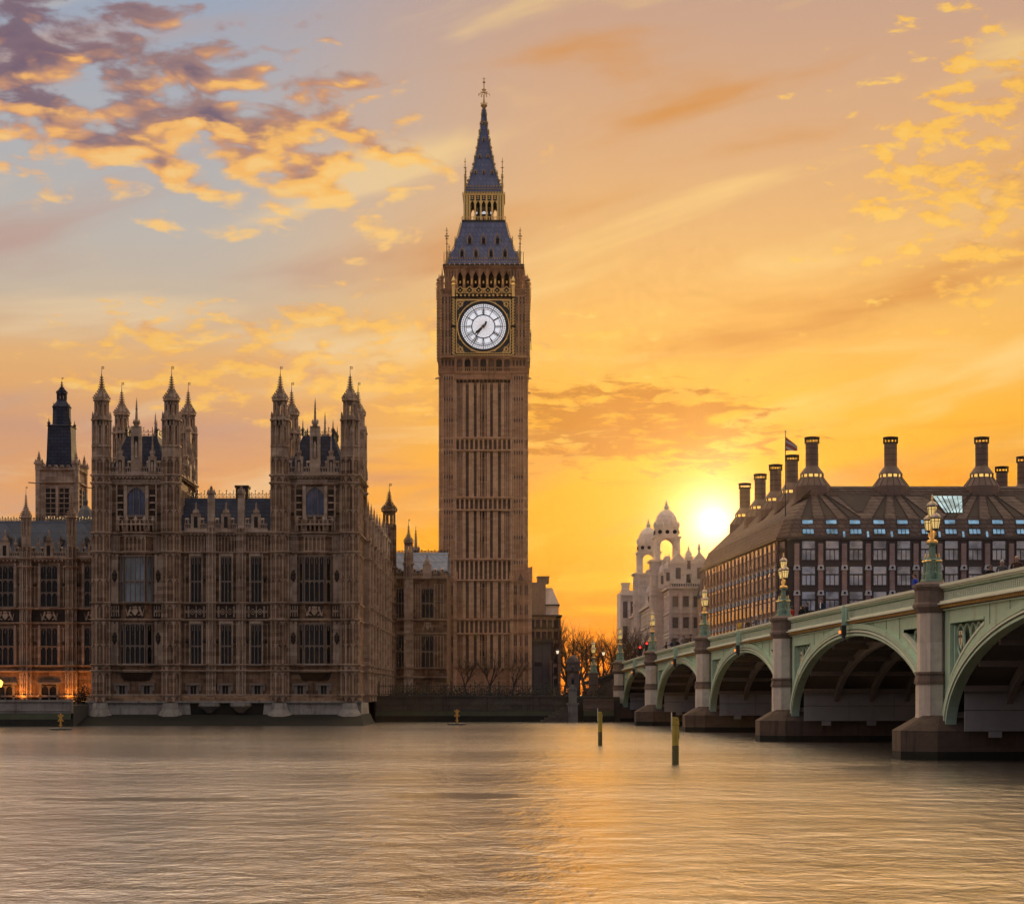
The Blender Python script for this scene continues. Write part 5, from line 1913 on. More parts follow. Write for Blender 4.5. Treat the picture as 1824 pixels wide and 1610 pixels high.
# spire
sp = MB()
prof2 = [(35.5, 341), (33.5, 337), (31.0, 331), (26.5, 320), (22.5, 308), (19.0, 296), (15.5, 281), (12.5, 266), (9.5, 250), (7.0, 235), (5.0, 220), (3.4, 206), (2.4, 192)]
sp.lathe(TX, TC, [(p * KT * math.sqrt(2), ZT(y)) for p, y in prof2], 4, 0, rot=math.pi / 4)
spire = sp.build('spire', M['iron_tile'], ctower)
for q in (0, 1, 3):
    for u, y in ((-15, 308), (0, 308), (15, 308), (-7.5, 280), (7.5, 280), (0, 250), (0, 221)):
        dormer(spire, q, u * KT, y, .62 if y > 230 else .5, .17, prof2, 'dormer')
cr = MB()
for q in range(4):
    for y, n in ((336.5, 24), (332.5, 12)):
        hw_ = roof_half(y, prof2)
        cr.frame(face(q, hw_ * KT + .02))
        for k in range(n):
            u = (-hw_ + 2 * hw_ * (k + .5) / n) * KT
            cr.box(u - .08, u + .08, -.07, .05, ZT(y), ZT(y - 1.3), 0)
            if n == 12:
                cr.extr([(u - .16, ZT(y - 1.2)), (u, ZT(y - 3.8)), (u + .16, ZT(y - 1.2))], -.06, .04, 0)
cr.frame(Matrix.Identity(4))
for sx in (-1, 1):
    for sy in (-1, 1):
        for k in range(34):
            y = 336 - 4.2 * k
            hwk = roof_half(max(y, 192.5), prof2) * KT
            s = .11 if y > 230 else .08
            x_, y_ = TX + sx * (hwk + .06), TC + sy * (hwk + .06)
            cr.box(x_ - s, x_ + s, y_ - s, y_ + s, ZT(y), ZT(y) + .2, 0)
            if k % 7 == 3:
                cr.box(x_ - s * 1.7, x_ + s * 1.7, y_ - s * 1.7, y_ + s * 1.7, ZT(y) + .2, ZT(y) + .38, 0)
        cx, cy = TX + sx * 33.5 * KT, TC + sy * 33.5 * KT
        cr.lathe(cx, cy, [(.16, ZT(347)), (.13, ZT(318)), (.2, ZT(316)), (.07, ZT(310)), (.04, ZT(284))], 6, 0)
        for z, r in ((300, .30), (290, .2), (312, .26)):
            cr.lathe(cx, cy, [(.05, ZT(z) - .1), (r, ZT(z)), (.05, ZT(z) + .12)], 4, 0)
        cr.tube([(cx - sx * .0, cy + sy * -1.4, ZT(347)), (cx, cy + sy * -1.4, ZT(300))], .045, 5, 0)
cr.build('cresting', M['gold_dull'], spire)
fi = MB()
fi.lathe(TX, TC, [(.22, ZT(193)), (.42, ZT(190)), (.55, ZT(187.5)), (.3, ZT(185)), (.16, ZT(182)), (.1, ZT(176)), (.08, ZT(160)), (.05, ZT(138))], 8, 0)
for k in range(8):
    a = k * math.pi / 4
    fi.bar((TX + .3 * math.cos(a), TC + .3 * math.sin(a), ZT(186)), (TX + .55 * math.cos(a), TC + .55 * math.sin(a), ZT(183.5)), .07, .07, 0)
for k in range(6):
    a = k * math.pi / 3
    c, s = math.cos(a), math.sin(a)
    fi.tube([(TX, TC, ZT(164)), (TX + .35 * c, TC + .35 * s, ZT(165)), (TX + .7 * c, TC + .7 * s, ZT(167.5)), (TX + .78 * c, TC + .78 * s, ZT(169.5))], .035, 4, 0)
    for rr, z in ((.45, 163.5), (.78, 167.0), (.8, 169.5), (.28, 159.5)):
        fi.ball((TX + rr * c, TC + rr * s, ZT(z)), .09, 0, 6, 4)
for k in range(4):
    a = k * math.pi / 2 + .3
    fi.tube([(TX + .0, TC, ZT(148.5)), (TX + .2 * math.cos(a), TC + .2 * math.sin(a), ZT(146)), (TX, TC, ZT(143.5))], .05, 4, 0)
fi.ball((TX, TC, ZT(146)), .16, 0)
fi.box(TX - .2, TX + .2, TC - .03, TC + .03, ZT(140.4), ZT(139.6), 0)
fi.build('finial', M['gold_dull'], spire)

# ------------------------------------------------------------------ office block with tall drum chimneys, far bank right of the bridge
YO = 290.0
def ZO(y): return pz(y, YO)
M['bronze'] = paint('dark_bronze_cladding', (0.060, 0.046, 0.040), 0.45, metal=0.3, var=0.3)
M['roof_bronze'] = tiles('bronze_roof_sheet', (0.115, 0.078, 0.062), (0.165, 0.115, 0.092), 1.1, 0.62, rough=.7, line=.5, size=.05, spec=.2)
M['roof_dark'] = paint('dark_roof_sheet', (0.05, 0.036, 0.03), 0.7, spec=.2)
M['pink'] = stone('pink_pier_stone', (0.30, 0.20, 0.175), (0.38, 0.265, 0.235), block=(.9, .45), stain=.2, bump=.15)
M['white_block'] = paint('white_cast_block', (0.62, 0.60, 0.60), 0.6)
M['win_sky'] = glass('office_glass', (0.50, 0.58, 0.66), 0.08, 1.0, 0.06, 0.6, metal=.75)
M['win_blue'] = glass('roof_glass_blue', (0.42, 0.74, 1.0), 0.05, 1.0, 0.02, 0.6, metal=.85)
office = thing('office_building', 'dark bronze office block with pink stone piers and a roof of tall drum chimneys', 'office building')
CX0, CX1 = 40.6, 88.0
SL = -0.0577                                      # the street side runs along the bridge line
LEN = 74.0
ez = ZO(961)
rz = pz(866, 300)
TO = plane_frame((CX0, YO, 0), (1, 0, 0), (0, -1, 0))
ud = Vector((SL, 1, 0)).normalized()
TS = plane_frame((CX0 - 1.2, YO + 1.6, 0), ud, (-ud.y, ud.x, 0))   # street side

b = MB()
P0 = Vector((CX0, YO, 0)); P1 = Vector((CX1, YO, 0)); P2 = Vector((CX1, YO + LEN, 0)); P4 = Vector((CX0 - 1.2, YO + 1.6, 0)); P3 = P4 + ud * LEN
ring_ = [tuple(p[:2]) for p in (P0, P1, P2, P3, P4)]
b.prism(ring_, 2.5, ez, 0)
cen = Vector((65, 325, 0))
out_ = [tuple((p + (p - cen).normalized() * .5)[:2]) for p in (P0, P1, P2, P3, P4)]
b.prism(out_, ez, ez + .35, 0)
for fl in range(1, 6):
    z = ez - 3.72 * fl
    b.prism([tuple((p + (p - cen).normalized() * .22)[:2]) for p in (P0, P1, P2, P3, P4)], z - .25, z + .25, 0)
b.build('wall', M['bronze'], office)
# roof: steep skirt, then a long slope to the ridge
def inset(d, dz): return None
A = [Vector((CX0, YO - .2, ez + .35)), Vector((CX1, YO - .2, ez + .35)), Vector((CX1, YO + LEN, ez + .35)), Vector((P3.x, P3.y, ez + .35)), Vector((P4.x - .2, P4.y, ez + .35))]
kz = ZO(921)
def in2(v, dx0, dy0, dx1, z):
    return None
Bk = [Vector((CX0 + 1.0, YO + 1.3, kz)), Vector((CX1 - 1.3, YO + 1.3, kz)), Vector((CX1 - 1.3, YO + LEN - 1.3, kz)), Vector((P3.x + 1.3, P3.y - 1.3, kz)), Vector((P4.x + 1.2, P4.y + 1.0, kz))]
Cr = [Vector((46.6, 300, rz)), Vector((CX1 - 8, 300, rz)), Vector((CX1 - 8, YO + LEN - 10, rz)), Vector((P3.x + 7, P3.y - 10, rz)), Vector((45.8, 301, rz))]
r = MB()
for Q0, Q1 in ((A, Bk), (Bk, Cr)):
    for i in range(5):
        j = (i + 1) % 5
        r.add([Q0[i][:], Q0[j][:], Q1[j][:], Q1[i][:]], [(0, 1, 2, 3)], 0)
r.add([p[:] for p in Cr], [(0, 1, 2, 3, 4)], 1)
Dr = [p + (cen - p).normalized() * 5 for p in Cr]
roof_o = r.build('roof', [M['roof_bronze'], M['roof_dark']], office)


def slope_pt(u, s, lift=.06, front=True):
    """point on the long roof slope; u metres along the wall, s 0 at the kink, 1 at the ridge"""
    if front:
        a = Vector((CX0 + u, YO + 1.3, kz))
        c = Vector((CX0 + u, 300, rz))
        n = Vector((0, -(rz - kz), 300 - YO - 1.3)).normalized()
    else:
        a = P4 + ud * u
        a = Vector((a.x + 1.25, a.y, kz))
        c = Vector((a.x + 6.0, a.y + .35, rz))
        n = Vector((-(rz - kz), 0, 6.0)).normalized()
    return a.lerp(c, s) + n * lift


# chimneys: conical skirts, glazed ring, tall drum, slotted cap
def chimney_mesh(H=1.0):
    c = MB()
    z = 0.0
    c.lathe(0, 0, [(2.85, -3.0), (2.80, 0.0), (2.75, 0.9), (1.72, 2.3)], 16, 0)
    c.lathe(0, 0, [(1.60, 2.3), (1.60, 2.75)], 16, 1)
    for k in range(12):
        a = 2 * math.pi * k / 12
        c.box(1.66 * math.cos(a) - .12, 1.66 * math.cos(a) + .12, 1.66 * math.sin(a) - .12, 1.66 * math.sin(a) + .12, 2.3, 2.75, 0)
    c.lathe(0, 0, [(1.85, 2.75), (1.8, 2.9), (1.05, 3.9), (.98, 4.0), (.98, 7.55)], 16, 0)
    for zz in (4.9, 5.8, 6.7):
        c.lathe(0, 0, [(1.0, zz), (1.0, zz + .06)], 16, 2)
    for k in range(12):
        a = 2 * math.pi * (k + .5) / 12
        c.box(1.06 * math.cos(a) - .06, 1.06 * math.cos(a) + .06, 1.06 * math.sin(a) - .06, 1.06 * math.sin(a) + .06, 7.5, 8.35, 2)
    c.lathe(0, 0, [(1.12, 7.5), (1.16, 7.65)], 16, 2)
    c.lathe(0, 0, [(1.16, 8.2), (1.18, 8.45), (.9, 8.5)], 16, 2)
    for k in range(16):
        a = 2 * math.pi * k / 16
        c.bar((2.8 * math.cos(a), 2.8 * math.sin(a), .92), (1.74 * math.cos(a), 1.74 * math.sin(a), 2.32), .06, .05, 2)
    return c


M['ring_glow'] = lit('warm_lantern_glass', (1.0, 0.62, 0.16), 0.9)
spots = [(45.8, 300), (57.8, 300), (71.7, 300), (85.2, 300), (44.9, 315), (44.0, 328), (43.2, 342), (42.3, 357), (82.5, 317), (82.5, 331)]
first = None
for x, y in spots:
    if first is None:
        M['drum'] = paint('bronze_drum_sheet', (0.185, 0.122, 0.092), .6, var=.35, scale=1.2, spec=.3)
        first = chimney_mesh().build('chimney', [M['drum'], M['ring_glow'], M['roof_dark']], office)
        o = first
    else:
        o = first.copy()
        COL.objects.link(o)
    o.location = (x, y, rz - 1.0 - (.9 if y > 301 else 0))
v_ = MB()
x, y = px(1699, 312), 312
v_.lathe(x, y, [(.85, rz - 1), (.85, rz + .8), (.95, rz + .85), (.95, rz + 1.05)], 12, 0)
v_.lathe(x, y, [(.9, rz + .1), (.9, rz + .6)], 12, 1)
v_.build('roof_vent', [M['roof_dark'], M['ring_glow']], office)
# dark valleys fanning up between the tiled strips, dormer glass at their feet, slit windows between
rb = MB()
rbT = MB()
wins = [(px(1440, YO) + 3.515 * k) - CX0 for k in range(13)]
for u in wins:
    X = CX0 + u
    c = min((s for s in spots[:4]), key=lambda s: abs(s[0] - X))
    uc = c[0] - CX0
    a0, a1 = slope_pt(u - .8, 0.02), slope_pt(u + .8, 0.02)
    ap = slope_pt(u + (uc - u) * .70, 0.74)
    rb.add([a0[:], a1[:], ap[:]], [(0, 1, 2)], 0)
    for e in (-1, 1):
        rb.bar(slope_pt(u + e * .85, .0, .1)[:], slope_pt(u + (uc - u) * .70, .75, .1)[:], .12, .12, 1)
for u0 in (2.0, 9.0, 15.5, 22.0, 29.0, 36.0, 43):
    pass
for z in range(4):
    rb.bar(slope_pt(6.5, .9 - .07 * z, .05)[:], slope_pt(CX1 - CX0 - 8, .9 - .07 * z, .05)[:], .07, .07, 0)
# flat panels between neighbouring fans
for (a, b_) in ((45.8, 57.8), (57.8, 71.7), (71.7, 85.2)):
    m0 = (a + b_) / 2 - CX0
    q = [slope_pt(m0 - .5, .18, .08), slope_pt(m0 + .5, .18, .08), slope_pt(m0 + 2.6, .72, .08), slope_pt(m0 - 2.6, .72, .08)]
    rb.add([p[:] for p in q], [(0, 1, 2, 3)], 0)
for k in range(15):
    u = 5 + 4.4 * k
    a0, a1, ap = slope_pt(u - .8, .03, .06, False), slope_pt(u + .8, .03, .06, False), slope_pt(u, .6, .06, False)
    rb.add([a0[:], a1[:], ap[:]], [(0, 1, 2)], 0)
for v, f_, mi_ in ((rb.v, rb.f, rb.mi),):
    r2 = MB()
    r2.v, r2.f, r2.mi = list(r.v) + list(v), list(r.f) + [[i + len(r.v) for i in q] for q in f_], list(r.mi) + [1] * len(f_)
roof_o.data = (lambda o_: (o_.data, bpy.data.objects.remove(o_))[0])(r2.build('roof', [M['roof_bronze'], M['roof_dark']]))
# lattice skylights on the street slope
for u in (7.0, 21.0, 35.0, 49.0):
    sk = MB()
    q = [slope_pt(u - 2.2, .45, .1, False), slope_pt(u + 2.2, .45, .1, False), slope_pt(u + 2.2, .8, .1, False), slope_pt(u - 2.2, .8, .1, False)]
    sk.add([p[:] for p in q], [(0, 1, 2, 3)], 1)
    for k in range(9):
        sk.bar(slope_pt(u - 2.2 + .55 * k, .45, .12, False)[:], slope_pt(u - 2.2 + .55 * k, .8, .12, False)[:], .12, .1, 0)
    for k in range(4):
        sk.bar(slope_pt(u - 2.2, .45 + .117 * k, .12, False)[:], slope_pt(u + 2.2, .45 + .117 * k, .12, False)[:], .12, .1, 0)
    sk.build('skylight', [M['roof_dark'], M['win_sky']], office)
# the one big skylight that mirrors the sky
sk = MB()
m0 = (57.8 + 71.7) / 2 - CX0 + 1.0
q = [slope_pt(m0 - 1.35, .14, .14), slope_pt(m0 + 1.35, .14, .14), slope_pt(m0 + 2.3, .66, .14), slope_pt(m0 - 2.3, .66, .14)]
sk.add([p[:] for p in q], [(0, 1, 2, 3)], 1)
for k in range(7):
    f = k / 6
    sk.bar((slope_pt(m0 - 1.35 + 2.7 * f, .14, .18))[:], (slope_pt(m0 - 2.3 + 4.6 * f, .66, .18))[:], .1 if k % 2 == 0 else .05, .08, 0)
sk.build('skylight', [M['roof_dark'], M['win_blue']], office)


def office_window(T, u, z0, h, name='window', gm=None, w=1.02, pd=1.0):
    o = MB(T @ Matrix.Diagonal((1, pd, 1, 1)))
    o.box(u - w, u + w, -.03, 0, z0, z0 + h, 1)
    o.box(u - w - .1, u + w + .1, -.16, 0, z0 - .1, z0, 0)
    o.box(u - w - .1, u + w + .1, -.16, 0, z0 + h, z0 + h + .1, 0)
    for s in (-1, 1):
        o.box(u + s * w - .07, u + s * w + .07, -.16, 0, z0, z0 + h, 0)
    if name == 'window':
        zt = z0 + h * .56
        o.box(u - w, u + w, -.2, 0, zt - .1, zt + .1, 0)
        for s in (-.33, .33):
            o.box(u + s * w - .05, u + s * w + .05, -.1, 0, z0, zt, 0)
    else:
        for s in (-.33, .33):
            o.box(u + s * w - .04, u + s * w + .04, -.1, 0, z0, z0 + h, 0)
    return o.build(name, [M['bronze'], gm or M['win_sky']], office)


pr = MB(TO)
for k in range(14):
    u = wins[0] + 3.515 * (k - .5)
    if u < -1: continue
    pr.box(u - .36, u + .36, -.42, .01, 3, ZO(968), 0)
    for y in (1011, 1056, 1101):
        z = ZO(y)
        pr.extr([(u - .5, z - .36), (u + .5, z - .36), (u + .38, z + .36), (u - .38, z + .36)], -.62, .0, 1)
        pr.lathe(u, -.62, [(.01, z)], 3, 2, cap=False)
        vs = [(u + .2 * math.cos(a * math.pi / 5), z + .2 * math.sin(a * math.pi / 5)) for a in range(10)]
        pr.extr(vs[::-1], -.64, -.621, 2)
pr.build('stone_piers', [M['pink'], M['white_block'], M['void']], office)
for u in wins:
    for f in range(3):
        office_window(TO, u, ez - 3.72 * (f + 1) + .75, 2.75)
# dormer row in the steep skirt: wide lights and slim slits
Td = plane_frame((CX0, YO - .25, 0), (1, 0, 0), (0, -1, 0))
for i, u in enumerate(wins):
    sl = (1.3 + .2) / (kz - ez - .35)
    o = MB(TO)
    za, zb = ZO(950), ZO(940)
    def yy(z): return -.2 + (z - ez - .35) * sl - .07
    for (z0, z1, w, m) in ((ZO(951), ZO(941), .86, 1), (ZO(932.5), ZO(924), .82, 1)):
        o.add([(u - w, yy(z0), z0), (u + w, yy(z0), z0), (u + w, yy(z1), z1), (u - w, yy(z1), z1)], [(0, 1, 2, 3)], 1)
        for x in (-w, -w / 3, w / 3, w) if z0 < ZO(940) else (-w, w):
            o.bar((u + x, yy(z0) - .03, z0), (u + x, yy(z1) - .03, z1), .07, .08, 0)
        for z in (z0, z1):
            o.bar((u - w - .05, yy(z) - .03, z), (u + w + .05, yy(z) - .03, z), .07, .08, 0)
    o.build('dormer_window', [M['roof_dark'], M['win_blue']], office)
    if i % 4 != 0:
        o = MB(TO)
        us = u + 1.76
        z0, z1 = ZO(957), ZO(946)
        o.add([(us - .16, yy(z0), z0), (us + .16, yy(z0), z0), (us + .16, yy(z1), z1), (us - .16, yy(z1), z1)], [(0, 1, 2, 3)], 0)
        o.build('slit_window', M['win_blue'], office)
# street side: the same bays, seen nearly edge on
ps = MB(TS)
low = MB(TS)
nbay = 20
for k in range(nbay + 1):
    u = 1.0 + 3.6 * k
    ps.box(u - .30, u + .30, -.16, .01, 3, ez - .6, 0)
    for f in range(1, 5):
        z = ez - 3.72 * f - .4
        ps.extr([(u - .4, z - .36), (u + .4, z - .36), (u + .3, z + .36), (u - .3, z + .36)], -.34, .0, 1)
    if k < nbay:
        for f in range(2):
            office_window(TS, u + 1.8, ez - 3.72 * (f + 1) + .75, 2.75, w=1.15, pd=.35)
        for f in range(2, 5):
            z0 = ez - 3.72 * (f + 1) + .75
            low.box(u + .8, u + 2.8, -.03, 0, z0, z0 + 2.75, 1)
            low.box(u + .7, u + 2.9, -.07, 0, z0 + 1.5, z0 + 1.7, 0)
ps.build('stone_piers', [M['pink'], M['white_block'], M['void']], office)
o = low.build('windows', [M['bronze'], M['win_sky']], office)
o['kind'] = 'stuff'
# glazed chamfer at the corner
dv = (P0 - P4)
Tc_ = plane_frame((P4.x, P4.y, 0), dv, (dv.y, -dv.x, 0))
for f in range(3):
    office_window(Tc_, dv.length / 2, ez - 3.72 * (f + 1) + .75, 2.75, w=.75)

fl = thing('flagpole', 'thin flagpole with a drooping flag on the corner of the bronze roof', 'flagpole')
fx, fy = px(1399, 295), 295.0
f = MB()
f.tube([(fx, fy, kz - .5), (fx, fy, pz(768, fy))], [.09, .06], 6, 0)
f.ball((fx, fy, pz(768, fy)), .12, 0)
f.build('pole', M['iron'], fl)
M['flag'], t_, b_ = new_mat('flag_cloth')
geo = t_.node('ShaderNodeNewGeometry').outputs['Position']
gx, gy, gz = t_.sep(geo)
b_.inputs['Base Color'].default_value = (.3, .05, .05, 1)
chk = t_.ss(t_.m('SINE', t_.m('ADD', t_.m('MULTIPLY', gz, 7.0), t_.m('MULTIPLY', gx, 4.0))), .2, .5)
t_.l.new(t_.mix(chk, (.33, .045, .045, 1), (.5, .45, .42, 1)), b_.inputs['Base Color'])
f = MB()
za = pz(776, fy)
N = 10
vs = []
for i in range(N + 1):
    s = i / N
    for j in range(5):
        q = j / 4
        vs.append((fx + .06 + 1.75 * s, fy + .12 * math.sin(s * 7 + q * 2), za - .15 - 1.7 * s * (.85 + .15 * q) - (1 - s * .8) * q * 2.1))
fs = [(i * 5 + j, (i + 1) * 5 + j, (i + 1) * 5 + j + 1, i * 5 + j + 1) for i in range(N) for j in range(4)]
f.add(vs, fs, 0)
f.build('flag', M['flag'], fl, smooth=True)

# ------------------------------------------------------------------ pale stone government block with twin domed towers
M['portland'] = stone('pale_portland_stone', (0.54, 0.48, 0.43), (0.68, 0.62, 0.57), block=(1.3, .5), stain=.35)
M['portland_dark'] = stone('grey_stone_recess', (0.12, 0.10, 0.09), (0.17, 0.145, 0.13), stain=.3)  # dark copy paints the shade of window recesses; also grey monument stone
gov = thing('government_building', 'pale stone classical block with twin domed towers down the street', 'building')
g = MB()
PO = [M['portland'], M['portland_dark'], M['void']]


def twin_tower(x, y, sc):
    h = 2.55
    zb, z1, z2 = 3.0, 30.3, 37.4
    g.box(x - 3.1, x + 3.1, y - 3.1, y + 3.1, zb, z1, 0)
    for q in range(4):
        g.frame(Matrix.Translation((x, y, 0)) @ Matrix.Rotation(q * math.pi / 2, 4, 'Z') @ Matrix.Translation((0, -3.1, 0)))
        for z in (11, 17.5, 23.5, 28.6):
            g.box(-3.35, 3.35, -.35, .01, z, z + .3, 0)
            g.box(-3.2, 3.2, -.2, .01, z - .25, z, 0)
        for u in (-2.6, 2.6):
            g.box(u - .4, u + .4, -.22, .01, 3, z1, 0)
        for z in (5, 12.5, 19):
            g.box(-.8, .8, -.03, .01, z, z + 3.4, 1)
            g.extr([(-1.2, z + 3.5), (1.2, z + 3.5), (0, z + 4.3)], -.25, .01, 0)
        for k in range(7):
            g.box(-3.1, 3.1, -.08, .01, 24.0 + .62 * k, 24.4 + .62 * k, 0)
        g.box(-3.6, 3.6, -.6, .01, z1, z1 + .35, 0)
    g.frame(Matrix.Identity(4))
    # open belfry: corner piers with coupled columns and arches
    for sx in (-1, 1):
        for sy in (-1, 1):
            g.box(x + sx * 1.95 - .55, x + sx * 1.95 + .55, y + sy * 1.95 - .55, y + sy * 1.95 + .55, z1 + .35, z2 - 2.2, 0)
            for k in (0, 1):
                g.lathe(x + sx * (2.35 - .0 * k), y + sy * (1.5 + .7 * k), [(.28, z1 + .4), (.24, z2 - 2.6), (.34, z2 - 2.3)], 8, 0)
    for q in range(4):
        g.frame(Matrix.Translation((x, y, 0)) @ Matrix.Rotation(q * math.pi / 2, 4, 'Z') @ Matrix.Translation((0, -2.5, 0)))
        arch_head(g, -1.4, 1.4, z2 - 2.2, 1.5, 0.05, .9, 0, 6)
        g.box(-2.8, 2.8, -.35, .6, z2 - 2.2, z2 - 1.9, 0)
        g.box(-.5, .5, .3, .5, z1 + .36, z1 + 1.2, 0)
        # attic with round openings
        for u in (-1.5, 0.0, 1.5):
            vs = [(u + .42 * math.cos(a * math.pi / 6), z2 - 1.0 + .42 * math.sin(a * math.pi / 6)) for a in range(12)]
            g.extr(vs[::-1], -.02, .1, 2)
    g.frame(Matrix.Identity(4))
    g.prism(oct_pts(x, y, 2.62), z2 - 1.9, z2, 0)
    g.prism(oct_pts(x, y, 2.85), z2, z2 + .25, 0)
    g.lathe(x, y, [(2.35, z2 + .25), (2.35, z2 + .6), (2.25, z2 + 1.4), (1.95, z2 + 2.3), (1.4, z2 + 3.1), (.7, z2 + 3.6), (.45, z2 + 3.7), (.45, z2 + 4.1), (.6, z2 + 4.2), (.3, z2 + 4.6), (.12, z2 + 5.3), (.02, z2 + 5.8)], 12, 0)
    for k in range(8):
        a = math.pi / 8 + k * math.pi / 4
        g.lathe(x + 2.6 * math.cos(a), y + 2.6 * math.sin(a), [(.22, z2 + .25), (.28, z2 + .7), (.1, z2 + 1.1), (.02, z2 + 1.3)], 6, 0)


twin_tower(31.6, 402.0, 1)
twin_tower(30.9, 445.0, 1)
# body along the street and its windowed end
def classic(T, L, zt, bays, floors, base=3.0):
    old, of = g.T, g.flip
    g.frame(T)
    fh = (zt - base - 1.5) / floors
    for f in range(floors):
        z = base + fh * f
        g.box(-.2, L + .2, -.35, .01, z + fh - .3, z + fh, 0)
        for k in range(bays):
            u = L * (k + .5) / bays
            g.box(u - .55, u + .55, -.03, .01, z + .9, z + fh - 1.1, 1)
            g.box(u - .85, u + .85, -.2, .01, z + .65, z + .9, 0)
            if f % 2 == 0:
                g.extr([(u - 1.0, z + fh - .95), (u + 1.0, z + fh - .95), (u, z + fh - .4)], -.28, .01, 0)
            else:
                g.box(u - .9, u + .9, -.28, .01, z + fh - 1.0, z + fh - .8, 0)
            for s in (-1, 1):
                g.lathe(u + s * .78, -.12, [(.14, z + .9), (.12, z + fh - 1.1)], 6, 0)
    for k in range(bays + 1):
        u = L * k / bays
        g.box(u - .28, u + .28, -.25, .01, base, zt - 1.2, 0)
    g.box(-.4, L + .4, -.7, .01, zt - 1.2, zt - .8, 0)
    n = int(L / .45)
    for k in range(n):
        u = L * (k + .5) / n
        g.lathe(u, .1, [(.1, zt - .8), (.14, zt - .5), (.08, zt - .2)], 5, 0)
    g.box(-.2, L + .2, -.1, .3, zt - .2, zt, 0)
    g.T, g.flip = old, of


g.box(31.0, 42.0, 385.01, 520, 2.5, 24.5, 0)
g.box(29.2, 31.01, 408, 520, 2.5, 22.5, 0)
classic(plane_frame((31.0, 385, 0), (1, 0, 0), (0, -1, 0)), 8.2, 25.2, 4, 5)
classic(plane_frame((31.0, 398.5, 0), (0, -1, 0), (-1, 0, 0)), 13.5, 25.2, 5, 5)
classic(plane_frame((29.2, 441, 0), (0, -1, 0), (-1, 0, 0)), 33, 23.0, 12, 5)
classic(plane_frame((29.2, 500, 0), (0, -1, 0), (-1, 0, 0)), 52, 23.0, 18, 5)
# gabled attic on the near corner
for x in (32.6, 36.8):
    g.box(x - 1.6, x + 1.6, 385.5, 389, 25.2, 29.0, 0)
    g.box(x - .5, x + .5, 385.46, 385.5, 26, 28.2, 1)
    g.extr([(x - 1.9, 29.0), (x + 1.9, 29.0), (x, 31.3)], 385.3, 389, 0)
    g.lathe(x, 386.5, [(.35, 31.0), (.2, 31.6), (.35, 32), (.03, 33.2)], 6, 0)
    for s in (-1, 1):
        pinnacle(g, x + s * 1.75, 385.7, 28.9, 31.4, .2, 0)
# pavilion closing the far end, with a pedimented top and chimney blocks
fx0, fx1 = px(1107, 480), px(1134, 480)
g.box(fx0, fx1 + 4, 480, 500, 2.5, pz(1052, 480), 0)
classic(plane_frame((fx0, 480, 0), (1, 0, 0), (0, -1, 0)), fx1 - fx0, pz(1052, 480), 2, 4)
g.box(fx0 + .2, fx0 + 2.0, 481, 484, pz(1053, 480), pz(1040, 480), 0)
g.box(fx0 + .0, fx0 + 2.2, 480.8, 484.2, pz(1040, 480), pz(1037.5, 480), 0)
# attic turrets stepping along the roofline towards the near corner
for (x, y, z) in ((30.6, 386.2, 25.2), (34.7, 386.2, 27.5), (39.3, 386.5, 25.2), (30.4, 397, 25.2), (30.2, 420, 22.9), (30.2, 432, 22.9)):
    g.box(x - .75, x + .75, y - .75, y + .75, z - .5, z + 2.6, 0)
    g.box(x - .9, x + .9, y - .9, y + .9, z + 2.6, z + 2.85, 0)
    g.box(x - .35, x + .35, y - .78, y - .74, z + .4, z + 2.1, 1)
    g.lathe(x, y, [(.7, z + 2.85), (.66, z + 3.4), (.4, z + 3.95), (.16, z + 4.2), (.2, z + 4.5), (.03, z + 5.1)], 8, 0)
g.build('wall', PO, gov)
r = MB()
r.hexa([(31.3, 386, 24.4), (41.5, 386, 24.4), (41.5, 519, 24.4), (31.3, 519, 24.4)], [(34.5, 392, 28.6), (39, 392, 28.6), (39, 512, 28.6), (34.5, 512, 28.6)], 0)
r.build('roof', M['slate'], gov)

mid = thing('gabled_building', 'dark roofed red building squeezed between the pale block and the bronze block', 'building')
m_ = MB()
m_.box(36.2, 42.5, 372, 384, 2.5, 22.0, 0)
m_.extr([(36.0, 22.0), (42.6, 22.0), (40.8, 29.5), (37.8, 29.5)], 372.0, 384, 1)
for k in range(3):
    for f in range(4):
        m_.box(36.9 + 1.9 * k, 38.0 + 1.9 * k, 371.93, 372, 5 + 4.2 * f, 7.6 + 4.2 * f, 2)
        m_.box(36.7 + 1.9 * k, 38.2 + 1.9 * k, 371.85, 372, 4.7 + 4.2 * f, 4.99 + 4.2 * f, 3)
m_.box(38.6, 40.2, 371.6, 374, 22, 25.5, 3)
m_.extr([(38.2, 25.5), (40.6, 25.5), (39.4, 27.6)], 371.4, 374, 3)
m_.box(39.0, 39.8, 371.55, 371.6, 22.8, 24.8, 2)
m_.build('wall', [M['pink'], M['slate'], M['void'], M['portland']], mid)

